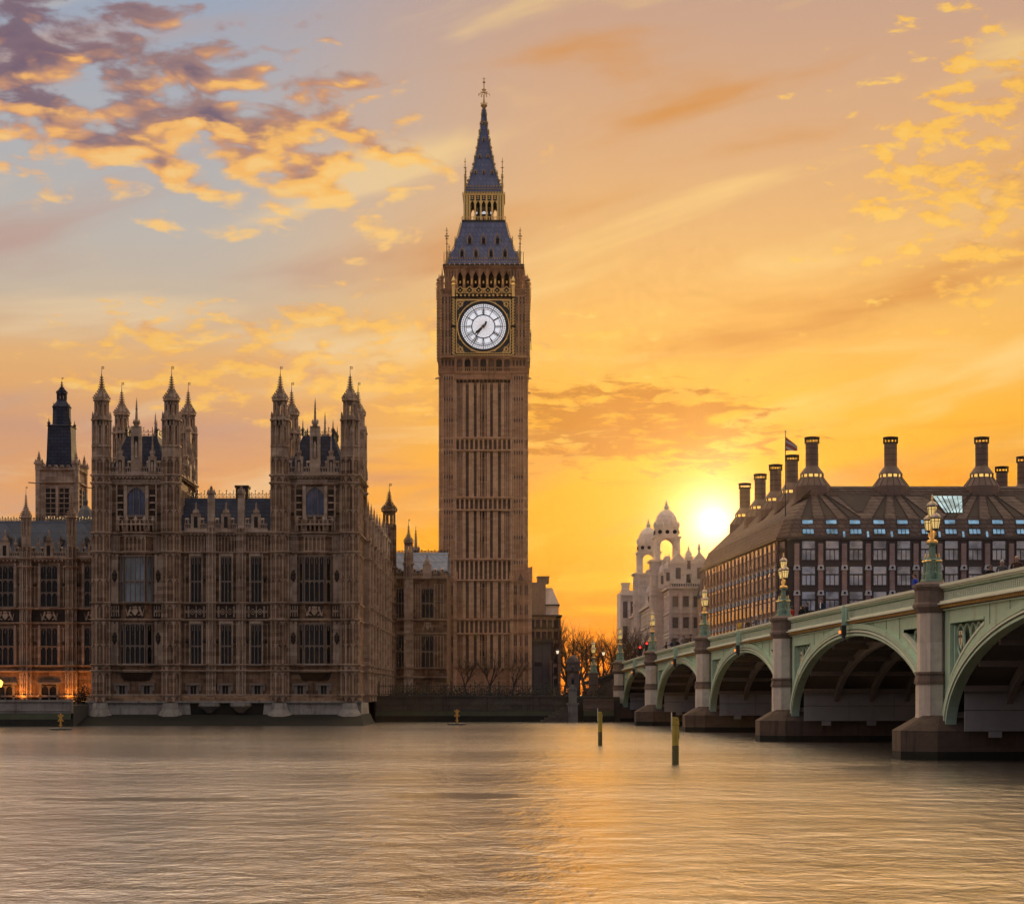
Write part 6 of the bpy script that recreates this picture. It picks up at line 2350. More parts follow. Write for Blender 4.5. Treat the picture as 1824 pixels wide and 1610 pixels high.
# ------------------------------------------------------------------ left of the street: brown terrace end and site cabin
M['buff'] = stone('buff_brick', (0.22, 0.15, 0.11), (0.30, 0.215, 0.16), block=(.5, .16), stain=.5)
lh = thing('corner_building', 'brown stone street corner building with pale sloping attic behind the clock tower', 'building')
YL = 352.0
def XL_(x): return px(x, YL)
def ZL(y): return pz(y, YL)
h = MB()
h.box(XL_(925), XL_(990), YL, YL + 25, 2.5, ZL(1095), 0)
h.box(XL_(925), XL_(972), YL + .01, YL + 20, ZL(1095), ZL(1037), 0)
h.box(XL_(957), XL_(978), YL + 1, YL + 6, ZL(1037.1), ZL(1027), 0)
h.box(XL_(956), XL_(979), YL + .8, YL + 6.2, ZL(1027), ZL(1025.5), 0)
h.box(XL_(990), XL_(999), YL + .5, YL + 25, 2.5, ZL(1100), 0)
h.hexa([(XL_(972), YL + .3, ZL(1076)), (XL_(996), YL + .3, ZL(1076)), (XL_(996), YL + 20, ZL(1076)), (XL_(972), YL + 20, ZL(1076))],
       [(XL_(972), YL + 2, ZL(1046)), (XL_(984), YL + 2, ZL(1046)), (XL_(984), YL + 18, ZL(1046)), (XL_(972), YL + 18, ZL(1046))], 1)
h.box(XL_(972), XL_(995), YL + .2, YL + 20, ZL(1094.9), ZL(1079), 1)
h.box(XL_(971), XL_(997), YL - .1, YL + 20, ZL(1079), ZL(1076), 2)
h.box(XL_(924), XL_(1001), YL - .4, YL + 25.4, ZL(1098), ZL(1094.95), 2)
for k in range(5):
    for f in range(6):
        u, z = XL_(948 + 10.5 * k), ZL(1222 - 21 * f)
        h.box(u - .38, u + .38, YL - .04, YL + .001, z, z + 1.35, 3)
        h.box(u - .5, u + .5, YL - .16, YL + .001, z - .16, z, 2)
for z in (1120, 1160, 1200):
    h.box(XL_(924), XL_(991), YL - .2, YL + .001, ZL(z), ZL(z - 2), 2)
h.build('wall', [M['buff'], M['portland'], M['palace_dark'], M['void']], lh)

cab = thing('site_cabin', 'tall dark grey hoarding box beside the foot of the clock tower', 'hoarding')
c = MB()
YC = 306.0
c.box(px(938, YC), px(982, YC), YC, YC + 7, 3, pz(1145, YC), 0)
c.box(px(937, YC), px(985, YC), YC - .3, YC + 7.3, pz(1145, YC), pz(1139, YC), 1)
c.box(px(982, YC), px(985, YC), YC - .3, YC + 7.3, 3, pz(1145, YC), 1)
c.box(px(952, YC), px(965, YC), YC - .08, YC, pz(1186, YC), pz(1179, YC), 1)
for x in (950, 966):
    c.box(px(x, YC) - .03, px(x, YC) + .03, YC - .05, YC, 3, pz(1145, YC), 1)
c.box(px(979, YC), px(983, YC), YC - 1.2, YC - .6, 3, pz(1180, YC), 2)
c.box(px(978, YC), px(984, YC), YC - 1.3, YC - .5, pz(1180, YC), pz(1176, YC), 2)
M['hoard'] = paint('grey_hoarding', (0.10, 0.10, 0.115), 0.7)
c.build('panel', [M['hoard'], M['iron'], M['portland_dark']], cab)

# ------------------------------------------------------------------ bare winter trees
M['bark'] = paint('bark', (0.060, 0.040, 0.028), 0.9, scale=2)
M['twig'] = paint('fine_twigs', (0.075, 0.042, 0.026), 0.9, scale=2)


def bare_tree(seed, levels=5, spread=.80):
    rnd = random.Random(seed)
    trunk, crown = MB(), MB()

    def grow(p, d, L, r, lev):
        mb_ = trunk if lev <= 1 else crown
        pts = [p]
        dd = d.copy()
        q = p
        for i in range(3):
            dd = (dd + Vector((rnd.uniform(-.16, .16), rnd.uniform(-.16, .16), rnd.uniform(-.02, .12)))).normalized()
            q = q + dd * L / 3
            pts.append(q)
        mb_.tube(pts, [r, r * .87, r * .74, r * .6], 6 if lev < 2 else (4 if lev < 4 else 3), 0, cap=False)
        if lev >= levels:
            return
        n = 4 if lev == 0 else rnd.choice((2, 3, 3, 4)) if lev < levels - 1 else 4
        for k in range(n):
            f = 1.0 if k == 0 else rnd.uniform(.35, 1.0)
            base = pts[1] if f < .5 else pts[2] if f < .85 else pts[3]
            axis = Vector((rnd.uniform(-1, 1), rnd.uniform(-1, 1), rnd.uniform(-.3, .3)))
            nd = (dd + axis * (spread if k else spread * .4)).normalized()
            nd = (nd + Vector((0, 0, .06))).normalized()
            grow(base, nd, L * rnd.uniform(.62, .86), max(r * .54, .008), lev + 1)
    grow(Vector((0, 0, 0)), Vector((0, 0, 1)), 3.6, .30, 0)
    return trunk, crown


tree_protos = []
tree_h = {}
def add_tree(kind, seed, x, y, hgt, rz_, label):
    key = (kind, seed)
    hit = [p for p in tree_protos if p[0] == key]
    if hit:
        t = copy_tree(hit[0][1])
    else:
        tr, cr_ = bare_tree(seed)
        t = thing('bare_tree', label, 'tree', 'bare winter trees')
        tr.build('trunk', M['bark'], t)
        cr_.build('crown', M['twig'], t)
        tree_h[key] = max(v[2] for v in cr_.v)
        tree_protos.append((key, t))
    s = hgt / tree_h[key]
    t.location = (x, y, GROUND_Z)
    t.scale = (s * 1.12, s * 1.12, s)
    t.rotation_euler = (0, 0, rz_)
    t['label'] = label
    return t


for i, (x, Y, top, seed, lab) in enumerate((
        (1016, 372, 1092, 1, 'bare tree glowing against the sky at the end of the street'),
        (1043, 430, 1112, 2, 'distant bare tree in the middle of the street gap'),
        (1072, 395, 1118, 3, 'dense bare tree between the street lamp and the pale stone block'),
        (1096, 372, 1106, 1, 'bare tree in front of the pale block beside the bridge end'),
        (1124, 365, 1104, 2, 'bare tree hiding the foot of the twin domed block'),
        (975, 325, 1076, 3, 'bare tree in front of the brown street corner building'),
        (1058, 470, 1114, 1, 'farthest bare tree, small and faint down the street'),
        (1030, 480, 1118, 3, 'faint bare tree behind the glowing tree'),
        (1006, 410, 1120, 2, 'bare tree half hidden by the brown street corner building'),
        (1086, 440, 1128, 3, 'low bare tree behind the lamp beyond the bridge end'),
        (1112, 410, 1112, 3, 'bare tree before the far end pavilion of the pale block'),
        (832, 268, 1158, 2, 'dim bare tree before the left foot of the clock tower'),
        (872, 272, 1150, 3, 'dim bare tree before the middle of the clock tower'),
        (912, 266, 1162, 1, 'dim bare tree before the right foot of the clock tower'))):
    add_tree('bare', seed, px(x, Y), Y, pz(top, Y) - GROUND_Z, i * 1.3, lab)

# ------------------------------------------------------------------ the bridge
BA = Vector((13.8, 243.0, 0.0))
BU = Vector((0.0581, -1.0, 0.0)).normalized()          # along the bridge towards this bank
BN = Vector((-1.0, -0.0581, 0.0)).normalized()         # out of the face we see
TB = plane_frame(BA, BU, BN)
PIERS = [0.0, 31.05, 67.1, 103.2, 142.2, 182.0]
CROWN = [6.05, 6.5, 6.8, 7.0, 7.1]
SPRING = 1.45
HALFP = 1.45
BW = 26.0


def deck(s):
    return 8.95 - 1.65 * ((162.2 - s) / 162.2) ** 2


def bw(s, y=0.0, z=0.0):
    return TB @ Vector((s, y, z))


bridge = thing('bridge', 'pale green iron arch bridge on stone piers crossing the river', 'bridge')
GM = [M['green'], M['green_dark'], M['pale_green'], M['dentil'], M['iron'], M['rib'], M['soffit'], M['sheet']]


def ell(i, x, off=0.0):
    """height of the arch of span i at x, pushed outwards by off"""
    a, b_ = PIERS[i] + HALFP, PIERS[i + 1] - HALFP
    c, hl = (a + b_) / 2, (b_ - a) / 2
    t = (x - c) / (hl + off)
    if abs(t) >= 1: return SPRING
    return SPRING + (CROWN[i] - SPRING + off) * math.sqrt(1 - t * t)


def arch_pts(i, off=0.0, n=56):
    a, b_ = PIERS[i] + HALFP, PIERS[i + 1] - HALFP
    c, hl = (a + b_) / 2, (b_ - a) / 2
    out = []
    for k in range(n + 1):
        th = math.pi * (1 - k / n)
        out.append((c + (hl + off) * math.cos(th), SPRING + (CROWN[i] - SPRING + off) * math.sin(th)))
    return out


def band(mb, i, o0, o1, y0, y1, m, n=56):
    A, B = arch_pts(i, o0, n), arch_pts(i, o1, n)
    for k in range(n):
        a0, a1, b0, b1 = A[k], A[k + 1], B[k], B[k + 1]
        mb.hexa([(a0[0], y0, a0[1]), (a1[0], y0, a1[1]), (a1[0], y1, a1[1]), (a0[0], y1, a0[1])],
                [(b0[0], y0, b0[1]), (b1[0], y0, b1[1]), (b1[0], y1, b1[1]), (b0[0], y1, b0[1])], m)


def strip(mb, s0, s1, lo, hi, y0, y1, m, step=1.6):
    """beam following the deck curve, lo..hi measured down from the parapet top"""
    n = max(1, int((s1 - s0) / step))
    for k in range(n):
        a, b_ = s0 + (s1 - s0) * k / n, s0 + (s1 - s0) * (k + 1) / n
        za, zb = deck(a), deck(b_)
        mb.hexa([(a, y0, za - lo), (b_, y0, zb - lo), (b_, y1, zb - lo), (a, y1, za - lo)],
                [(a, y0, za - hi), (b_, y0, zb - hi), (b_, y1, zb - hi), (a, y1, za - hi)], m)


for i in range(5):
    sa, sb = PIERS[i], PIERS[i + 1]
    a, b_ = sa + .75, sb - .75
    mb = MB(TB)
    # spandrel plate with a sunk tracery panel by each pier
    N = 90
    XO = .62
    def zo(x): return ell(i, x, XO)
    def ztop(x): return deck(x) - 1.26
    def hole(x):
        d = min(x - sa, sb - x)
        if d < 1.75: return None
        lo, hi = ell(i, x, XO + .55) , deck(x) - 2.0
        return (max(lo, SPRING + 1.8), hi) if hi - max(lo, SPRING + 1.8) > .12 else None
    xs = sorted(set([a + (b_ - a) * k / N for k in range(N + 1)] + [sa + 1.75, sb - 1.75]))
    for x0, x1 in zip(xs, xs[1:]):
        xm = (x0 + x1) / 2
        h0, h1, hm = hole(x0), hole(x1), hole(xm)
        def q(za0, za1, zb0, zb1, y=0.0, m=0):
            mb.add([(x0, y, za0), (x1, y, za1), (x1, y, zb1), (x0, y, zb0)], [(0, 1, 2, 3)], m)
        if hm is None or h0 is None or h1 is None:
            q(zo(x0), zo(x1), ztop(x0), ztop(x1))
        else:
            q(zo(x0), zo(x1), h0[0], h1[0])
            q(h0[1], h1[1], ztop(x0), ztop(x1))
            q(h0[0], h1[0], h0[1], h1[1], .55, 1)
            mb.add([(x0, 0, h0[1]), (x1, 0, h1[1]), (x1, .55, h1[1]), (x0, .55, h0[1])], [(0, 1, 2, 3)], 0)
            mb.add([(x0, 0, h0[0]), (x1, 0, h1[0]), (x1, .55, h1[0]), (x0, .55, h0[0])], [(0, 1, 2, 3)], 0)
            mb.hexa([(x0, -.05, h0[1] - .03), (x1, -.05, h1[1] - .03), (x1, .2, h1[1] - .03), (x0, .2, h0[1] - .03)], [(x0, -.05, h0[1] + .09), (x1, -.05, h1[1] + .09), (x1, .2, h1[1] + .09), (x0, .2, h0[1] + .09)], 0)
            mb.hexa([(x0, -.05, h0[0] - .09), (x1, -.05, h1[0] - .09), (x1, .2, h1[0] - .09), (x0, .2, h0[0] - .09)], [(x0, -.05, h0[0] + .04), (x1, -.05, h1[0] + .04), (x1, .2, h1[0] + .04), (x0, .2, h0[0] + .04)], 2)
    for e, s in ((1, sa), (-1, sb)):
        x = s + e * 1.78
        h = hole(x + e * .02)
        if h:
            mb.box(x - .07, x + .07, -.05, .55, h[0], h[1], 0)
            mb.box(x + e * .35 - .05, x + e * .35 + .05, .1, .5, h[0] + .3, h[1] - .15, 0)
            # cusped rings shrinking along the panel, the first holding a painted shield
            xc = x + e * .95
            k = 0
            while True:
                hh = hole(xc)
                if not hh or hh[1] - hh[0] < .55: break
                r = min((hh[1] - hh[0]) * .42, .62)
                zc = hh[1] - r - .12
                pts = [(xc + r * math.cos(t * math.pi / 8), .28, zc + 1.25 * r * math.sin(t * math.pi / 8) - r * .25) for t in range(17)]
                mb.tube(pts, .06, 5, 0, cap=False)
                if k == 0:
                    mb.extr([(xc - r * .5, zc + r * .5), (xc + r * .5, zc + r * .5), (xc + r * .5, zc - r * .4), (xc, zc - r), (xc - r * .5, zc - r * .4)], .24, .3, 2)
                    mb.box(xc - r * .12, xc + r * .12, .21, .239, zc - r * .6, zc + r * .45, 3)
                    mb.box(xc - r * .42, xc + r * .42, .21, .239, zc - r * .05, zc + r * .15, 4)
                    mb.tube([(xc, .3, zc - 1.5 * r), (xc, .3, hh[0])], .06, 5, 0)
                    pts = [(xc + r * .8 * math.cos(t * math.pi / 8), .28, zc - 2.5 * r + r * math.sin(t * math.pi / 8)) for t in range(17)]
                    if zc - 3.4 * r > hh[0]:
                        mb.tube(pts, .06, 5, 0, cap=False)
                xc += e * (r * 1.05 + .42)
                k += 1
                if k > 6: break
    # plate thickness at the back and joints
    for f in (.12, .2, .28, .36, .44, .56, .64, .72, .8, .88):
        x = a + (b_ - a) * f
        if hole(x): continue
        mb.box(x - .025, x + .025, -.02, .0, max(zo(x), SPRING) + .02, ztop(x), 1)
    mb.build('spandrel', GM, bridge)
    # arch ring mouldings
    mb = MB(TB)
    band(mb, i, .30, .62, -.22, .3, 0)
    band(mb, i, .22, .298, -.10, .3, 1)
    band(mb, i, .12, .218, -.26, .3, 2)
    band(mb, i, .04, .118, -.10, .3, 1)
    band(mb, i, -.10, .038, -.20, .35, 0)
    mb.build('arch', GM, bridge)
    # ribs behind the face, plates above them, cross ties, grey panels at the foot
    mb = MB(TB)
    for k in range(1, 11):
        y = .3 + k * 2.5
        band(mb, i, -.45, .15, y - .16, y + .16, 5, 40)
    A = arch_pts(i, .45, 40)
    for k in range(40):
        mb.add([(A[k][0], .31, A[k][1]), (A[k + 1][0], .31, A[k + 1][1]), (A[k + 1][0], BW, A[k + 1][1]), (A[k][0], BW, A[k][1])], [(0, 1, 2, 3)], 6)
    for t in range(3, 40, 3):
        x, z = A[t]
        mb.box(x - .07, x + .07, .35, BW, z - .75, z - .45, 5)
    mb.build('arch_ribs', GM, bridge)
    mb = MB(TB)
    x = sa + HALFP + 1.1
    for k in range(8):
        y0 = .5 + k * 3.2
        mb.box(x - .06, x, y0, y0 + 3.17, SPRING + .02, 2.5, 7)
        mb.box(x - .06, x, y0, y0 + 3.17, 2.53, 3.55, 7)
        mb.box(x - .3, x + .02, y0 + 1.3, y0 + 1.9, SPRING - .3, SPRING, 7)
    mb.build('foot_panels', GM, bridge)
    # parapet
    mb = MB(TB)
    p0, p1 = sa + .85, sb - .85
    strip(mb, p0, p1, .14, 0.0, -.34, .3, 2)
    strip(mb, p0, p1, .22, .142, -.26, .24, 2)
    strip(mb, p0, p1, .34, .222, -.12, .16, 0)
    strip(mb, p0, p1, .80, .342, .14, .2, 1)
    strip(mb, p0, p1, .86, .80, -.10, .1, 0)
    n = int((p1 - p0) / .30)
    for k in range(n):
        s = p0 + (p1 - p0) * (k + .5) / n
        z = deck(s)
        mb.box(s - .035, s + .035, -.10, .10, z - .80, z - .42, 2)
        mb.tube([(s - .15, .0, z - .36), (s - .10, .0, z - .50), (s, .0, z - .56), (s + .10, .0, z - .50), (s + .15, .0, z - .36)], .035, 4, 0, cap=False)
        mb.box(s - .15, s + .15, -.05, .05, z - .66, z - .62, 0)
    strip(mb, p0, p1, .98, .862, -.30, .2, 2)
    strip(mb, p0, p1, 1.06, .982, -.44, .2, 2)
    strip(mb, p0, p1, 1.28, 1.062, -.06, .2, 4)
    n = int((p1 - p0) / .26)
    for k in range(n):
        s = p0 + (p1 - p0) * (k + .5) / n
        z = deck(s)
        mb.box(s - .06, s + .06, -.3, -.061, z - 1.22, z - 1.075, 3)
    strip(mb, p0, p1, 1.34, 1.282, -.14, .2, 0)
    mb.build('parapet', GM, bridge)
    # lamp box hung at the crown for river traffic
    c = (sa + sb) / 2
    mb = MB(TB)
    zc = deck(c)
    mb.box(c - .22, c + .22, -.75, -.46, zc - 1.95, zc - 1.3, 4)
    mb.box(c - .05, c + .05, -.7, -.3, zc - 1.3, zc - .25, 0)
    mb.tube([(c, -.45, zc - .2), (c, -.6, zc - .1), (c, -.75, zc - .3)], .05, 5, 0)
    mb.box(c - .3, c + .3, -.5, -.45, zc - 1.1, zc - .3, 0)
    for e in (-.1, .12):
        mb.lathe(c + e, -.6, [(.1, zc - 2.15), (.1, zc - 1.96)], 8, 4)
    mb.lathe(c - .1, -.77, [(.10, zc - 1.80), (.10, zc - 1.62)], 8, 8)
    mb.build('navigation_light', GM + [lit('amber_signal_%d' % i if False else 'amber_signal', (1.0, .28, .05), 1.2)], bridge)

# roadway slab
mb = MB(TB)
strip(mb, -60, 200, .98, .75, .31, BW + .3, 4, 4.0)
mb.build('deck', [M['green'], M['green_dark'], M['pale_green'], M['dentil'], M['road']], bridge)
mb = MB(TB)
strip(mb, 0, 190, 1.06, 0.0, BW + .3, BW + .6, 0, 4.0)
mb.build('far_parapet', M['green'], bridge)

# piers: dark wet base with a cutwater, stone body and an octagonal turret at the face
RG = [M['granite'], M['granite_cap'], M['granite_base'], M['wet']]
for i, s in enumerate(PIERS):
    p = MB(TB)
    zt = deck(s)
    # base
    foot = [(s - 1.95, BW + 2), (s - 1.95, -.7), (s - .9, -2.35), (s + .9, -2.35), (s + 1.95, -.7), (s + 1.95, BW + 2)]
    up = [(s + (x - s) * .97, y * .985 if y < 0 else y) for x, y in foot]
    p.prism(foot[::-1][::-1], -1.5, .42, 3, up)
    p.prism(up, .421, SPRING + .02, 2)
    sl_ = [(s - 1.15, BW), (s - 1.15, -.35), (s - .5, -1.05), (s + .5, -1.05), (s + 1.15, -.35), (s + 1.15, BW)]
    p.prism(up, SPRING + .021, 2.25, 2, sl_)
    p.box(s - 1.2, s + 1.2, .32, BW - .2, 2.2, zt - 1.3, 0)
    cx, cy = s, -.45
    def oc(r, z0, z1, m, r2=None):
        p.prism(oct_pts(cx, cy, r), z0, z1, m, oct_pts(cx, cy, r2 or r))
    k = .92
    oc(.96 * k, 1.9, 2.35, 0, .92 * k)
    oc(.92 * k, 2.351, 3.85, 0)
    oc(1.0 * k, 3.851, 3.98, 1)
    oc(1.0 * k, 3.981, 4.35, 1, .90 * k)
    oc(.98 * k, 4.351, 4.47, 1)
    oc(.84 * k, 4.471, zt - 1.45, 0)
    oc(.86 * k, zt - 1.449, zt - 1.15, 1, 1.06 * k)
    oc(1.09 * k, zt - 1.149, zt - 1.0, 1)
    oc(1.06 * k, zt - .999, zt - .88, 1, .96 * k)
    oc(.96 * k, zt - .879, zt - .30, 1)
    oc(.97 * k, zt - .299, zt - .12, 1, 1.10 * k)
    oc(1.12 * k, zt - .119, zt + .02, 1)
    oc(1.06 * k, zt + .021, zt + .16, 1, .72 * k)
    p.build('pier', RG, bridge)

# approach wall rising from the street to the abutment
ap = thing('approach_wall', 'dark stone approach ramp wall with railing beyond the bridge abutment', 'wall')
a = MB(TB)
for k in range(10):
    s0, s1 = -1.2 - 6 * k, -1.2 - 6 * (k + 1)
    z0, z1 = 6.2 - .36 * k, 6.2 - .36 * (k + 1)
    a.hexa([(s1, .3, 2), (s0, .3, 2), (s0, .9, 2), (s1, .9, 2)], [(s1, .3, z1), (s0, .3, z0), (s0, .9, z0), (s1, .9, z1)], 0)
    for j in range(8):
        s = s0 - 6 * (j + .5) / 8
        z = z0 - .36 * (j + .5) / 8
        a.box(s - .03, s + .03, .57, .63, z, z + 1.1, 1)
    a.bar((s0, .6, z0 + 1.1), (s1, .6, z1 + 1.1), .06, .06, 1)
    a.bar((s0, .6, z0 + .6), (s1, .6, z1 + .6), .05, .05, 1)
a.build('wall', [M['palace_dark'], M['iron']], ap)

# ------------------------------------------------------------------ triple lanterns on the piers
M['lamp_glass'], t_, b_ = new_mat('amber_lantern_glass')
b_.inputs['Base Color'].default_value = (.85, .66, .30, 1)
b_.inputs['Roughness'].default_value = .15
b_.inputs['Transmission Weight'].default_value = .55
b_.inputs['Emission Color'].default_value = (1.0, .72, .28, 1)
b_.inputs['Emission Strength'].default_value = .35
M['lamp_roof'] = paint('lantern_dome', (.42, .33, .24), .32, metal=.8, var=.3, scale=6)
M['lamp_green'] = paint('lamp_green_paint', (.20, .30, .215), .42, var=.3, scale=5)


def make_lamp(label):
    L = thing('triple_lantern_lamp', label, 'street lamp', 'triple lantern lamps on the bridge piers')
    m = MB()
    m.lathe(0, 0, [(.62, 0), (.62, .10), (.5, .14)], 8, 0)
    for k in range(4):
        a = math.pi / 4 + k * math.pi / 2
        x, y = .40 * math.cos(a), .40 * math.sin(a)
        m.lathe(x, y, [(.17, .1), (.17, .42), (.12, .46), (.13, .5), (.11, .55), (.11, 1.0), (.15, 1.04), (.17, 1.1), (.13, 1.14), (.09, 1.22), (.04, 1.27)], 8, 0)
        m.lathe(x, y, [(.16, 1.05), (.185, 1.08), (.16, 1.12)], 8, 1)
        m.lathe(x, y, [(.035, 1.25), (.05, 1.32), (.01, 1.5)], 6, 1)
        m.bar((x, y, .75), (0, 0, .75), .06, .1, 0)
    m.lathe(0, 0, [(.24, .1), (.24, .5), (.19, .58), (.19, 1.1), (.22, 1.15), (.17, 1.22)], 10, 0)
    m.build('base', [M['lamp_green'], M['gold']], L)
    m = MB()
    m.lathe(0, 0, [(.17, 1.2), (.15, 1.8), (.18, 1.84), (.16, 1.87), (.3, 1.95), (.32, 2.0)], 10, 0)
    for k in range(10):
        a = k * math.pi / 5
        m.bar((.16 * math.cos(a), .16 * math.sin(a), 1.2), (.145 * math.cos(a), .145 * math.sin(a), 1.82), .03, .03, 0)
    m.lathe(0, 0, [(.27, 2.0), (.29, 2.03), (.29, 2.12), (.2, 2.18)], 10, 1)
    m.lathe(0, 0, [(.12, 2.15), (.09, 2.5), (.13, 2.75), (.08, 3.0), (.1, 3.25), (.17, 3.3), (.18, 3.34)], 8, 1)
    m.build('post', [M['lamp_green'], M['gold']], L)
    for e in (-1, 1):
        m = MB()
        pts = [(0, 0, 2.2), (e * .3, 0, 2.25), (e * .52, 0, 2.42), (e * .6, 0, 2.62)]
        m.tube(pts, [.06, .055, .05, .05], 6, 0)
        m.tube([(e * .1, 0, 2.5), (e * .3, 0, 2.62), (e * .42, 0, 2.5), (e * .34, 0, 2.38), (e * .26, 0, 2.46)], .035, 5, 0)
        m.ball((e * .5, 0, 2.42), .08, 0)
        m.lathe(e * .6, 0, [(.05, 2.58), (.14, 2.64), (.16, 2.68)], 8, 1)
        m.build('arm', [M['gold'], M['iron']], L)
    for x, z in ((-.6, 2.68), (.6, 2.68), (0, 3.34)):
        g = MB()
        g.lathe(x, 0, [(.165, z), (.255, z + .52)], 8, 0, rot=math.pi / 8)
        gl = g.build('lantern', M['lamp_glass'], L)
        f = MB()
        for k in range(8):
            a = math.pi / 8 + k * math.pi / 4
            f.bar((x + .168 * math.cos(a), .168 * math.sin(a), z), (x + .26 * math.cos(a), .26 * math.sin(a), z + .53), .025, .025, 0)
        f.lathe(x, 0, [(.19, z - .01), (.19, z + .03)], 8, 0, rot=math.pi / 8)
        f.lathe(x, 0, [(.265, z + .38), (.275, z + .40)], 8, 0, rot=math.pi / 8, cap=False)
        f.lathe(x, 0, [(.285, z + .52), (.295, z + .58)], 8, 0, rot=math.pi / 8)
        f.build('frame', M['iron'], gl)
        d = MB()
        d.lathe(x, 0, [(.29, z + .58), (.27, z + .66), (.19, z + .76), (.08, z + .82), (.05, z + .86), (.07, z + .9), (.03, z + .95)], 8, 0, rot=math.pi / 8)
        d.build('dome', M['lamp_roof'], gl)
        d = MB()
        d.lathe(x, 0, [(.05, z + .93), (.065, z + .98), (.02, z + 1.02), (.045, z + 1.07), (.005, z + 1.2)], 6, 0)
        d.build('finial', M['gold'], gl)
    return L


lamp_labels = ['triple lantern lamp on the bridge abutment, smallest along the parapet', 'triple lantern lamp on the second pier, beside the red traffic signals', 'triple lantern lamp on the pier in front of the street side of the bronze block',
               'triple lantern lamp on the pier before the corner of the bronze block', 'largest triple lantern lamp, on the stone pier nearest the camera', 'triple lantern lamp on the hidden pier']
lamp0 = None
for i in range(5):
    if lamp0 is None:
        lamp0 = make_lamp(lamp_labels[0])
        o = lamp0
    else:
        o = copy_tree(lamp0)
        o['label'] = lamp_labels[i]
    o.location = bw(PIERS[i], -.45, deck(PIERS[i]) + .15)
    o.rotation_euler = (0, 0, math.atan2(BU.y, BU.x))
o = copy_tree(lamp0)
o['label'] = 'dark triple lantern lamp standing on the street beyond the bridge end'
Y = 268.0
o.location = (px(1057, Y), Y, pz(1198, Y))
o.rotation_euler = (0, 0, math.atan2(BU.y, BU.x))
st = thing('lamp_plinth', 'dark stone plinth under the lamp beyond the bridge end', 'plinth')
b = MB()
x = px(1057, Y)
b.box(x - .6, x + .6, Y - .6, Y + .6, 2.8, pz(1199, Y), 0)
b.box(x - .75, x + .75, Y - .75, Y + .75, pz(1199, Y), pz(1198, Y) - .002, 0)
b.build('block', M['granite_cap'], st)

# ------------------------------------------------------------------ people on the bridge
def skinned(name, joints, edges, mat, parent=None, sub=2):
    """one continuous body grown round a skeleton; joints: name -> (x, y, z, rx, ry)"""
    names = list(joints)
    me = bpy.data.meshes.new(name)
    me.from_pydata([joints[n][:3] for n in names], [(names.index(a), names.index(b)) for a, b in edges], [])
    o = bpy.data.objects.new(name, me)
    COL.objects.link(o)
    sk = o.modifiers.new('skin', 'SKIN')
    sk.use_smooth_shade = True
    for n, v in zip(names, me.skin_vertices[0].data):
        j = joints[n]
        v.radius = (j[3], j[4] if len(j) > 4 else j[3])
        v.use_root = (n == names[0])
    ss = o.modifiers.new('sub', 'SUBSURF')
    ss.levels = ss.render_levels = sub
    dg = bpy.context.evaluated_depsgraph_get()
    m2 = bpy.data.meshes.new_from_object(o.evaluated_get(dg))
    bpy.data.objects.remove(o)
    r = bpy.data.objects.new(name, m2)
    COL.objects.link(r)
    m2.polygons.foreach_set('use_smooth', [True] * len(m2.polygons))
    return r


def cloth(name, c):
    return paint(name, c, .85, var=.3, scale=9, spec=.2)


SKIN = paint('skin', (.42, .235, .16), .55, var=.1)
DARKCLOTH = cloth('dark_trousers', (.02, .022, .028))


def body_mesh(pose):
    """pose: 'lean' elbows on the rail, 'walk' arms down, 'photo' hands raised to the face"""
    J = {
        'pelvis': (0, 0, .95, .15, .11), 'waist': (0, 0, 1.10, .145, .10), 'chest': (0, .01, 1.30, .175, .115), 'collar': (0, 0, 1.45, .10, .075), 'neck': (0, -.01, 1.53, .055, .055),
        'head': (0, -.03, 1.63, .082, .095), 'crown': (0, -.02, 1.74, .065, .078)}
    E = [('pelvis', 'waist'), ('waist', 'chest'), ('chest', 'collar'), ('collar', 'neck'), ('neck', 'head'), ('head', 'crown')]
    for s, e in ((-1, 'l'), (1, 'r')):
        J['sh' + e] = (s * .20, 0, 1.42, .062)
        if pose == 'lean':
            el, wr, hd = (s * .30, -.16, 1.18), (s * .16, -.38, 1.16), (s * .10, -.46, 1.15)
        elif pose == 'photo':
            el, wr, hd = (s * .28, -.20, 1.22), (s * .12, -.30, 1.46), (s * .07, -.28, 1.55)
        else:
            el, wr, hd = (s * .27, .04, 1.15), (s * .28, -.05 - .1 * s, .92), (s * .27, -.09 - .1 * s, .83)
        J['el' + e] = (*el, .048)
        J['wr' + e] = (*wr, .034)
        J['hd' + e] = (*hd, .042, .028)
        step = .16 * s if pose == 'walk' else 0
        J['hip' + e] = (s * .10, 0, .90, .095)
        J['kn' + e] = (s * .11, -.03 - step * .6, .50, .062)
        J['an' + e] = (s * .11, .03 - step, .09, .042)
        J['to' + e] = (s * .13, -.15 - step, .045, .042, .035)
        E += [('collar', 'sh' + e), ('sh' + e, 'el' + e), ('el' + e, 'wr' + e), ('wr' + e, 'hd' + e), ('pelvis', 'hip' + e), ('hip' + e, 'kn' + e), ('kn' + e, 'an' + e), ('an' + e, 'to' + e)]
    return J, E


def add_face(me_mb, m=0):
    pass


pose_cache = {}


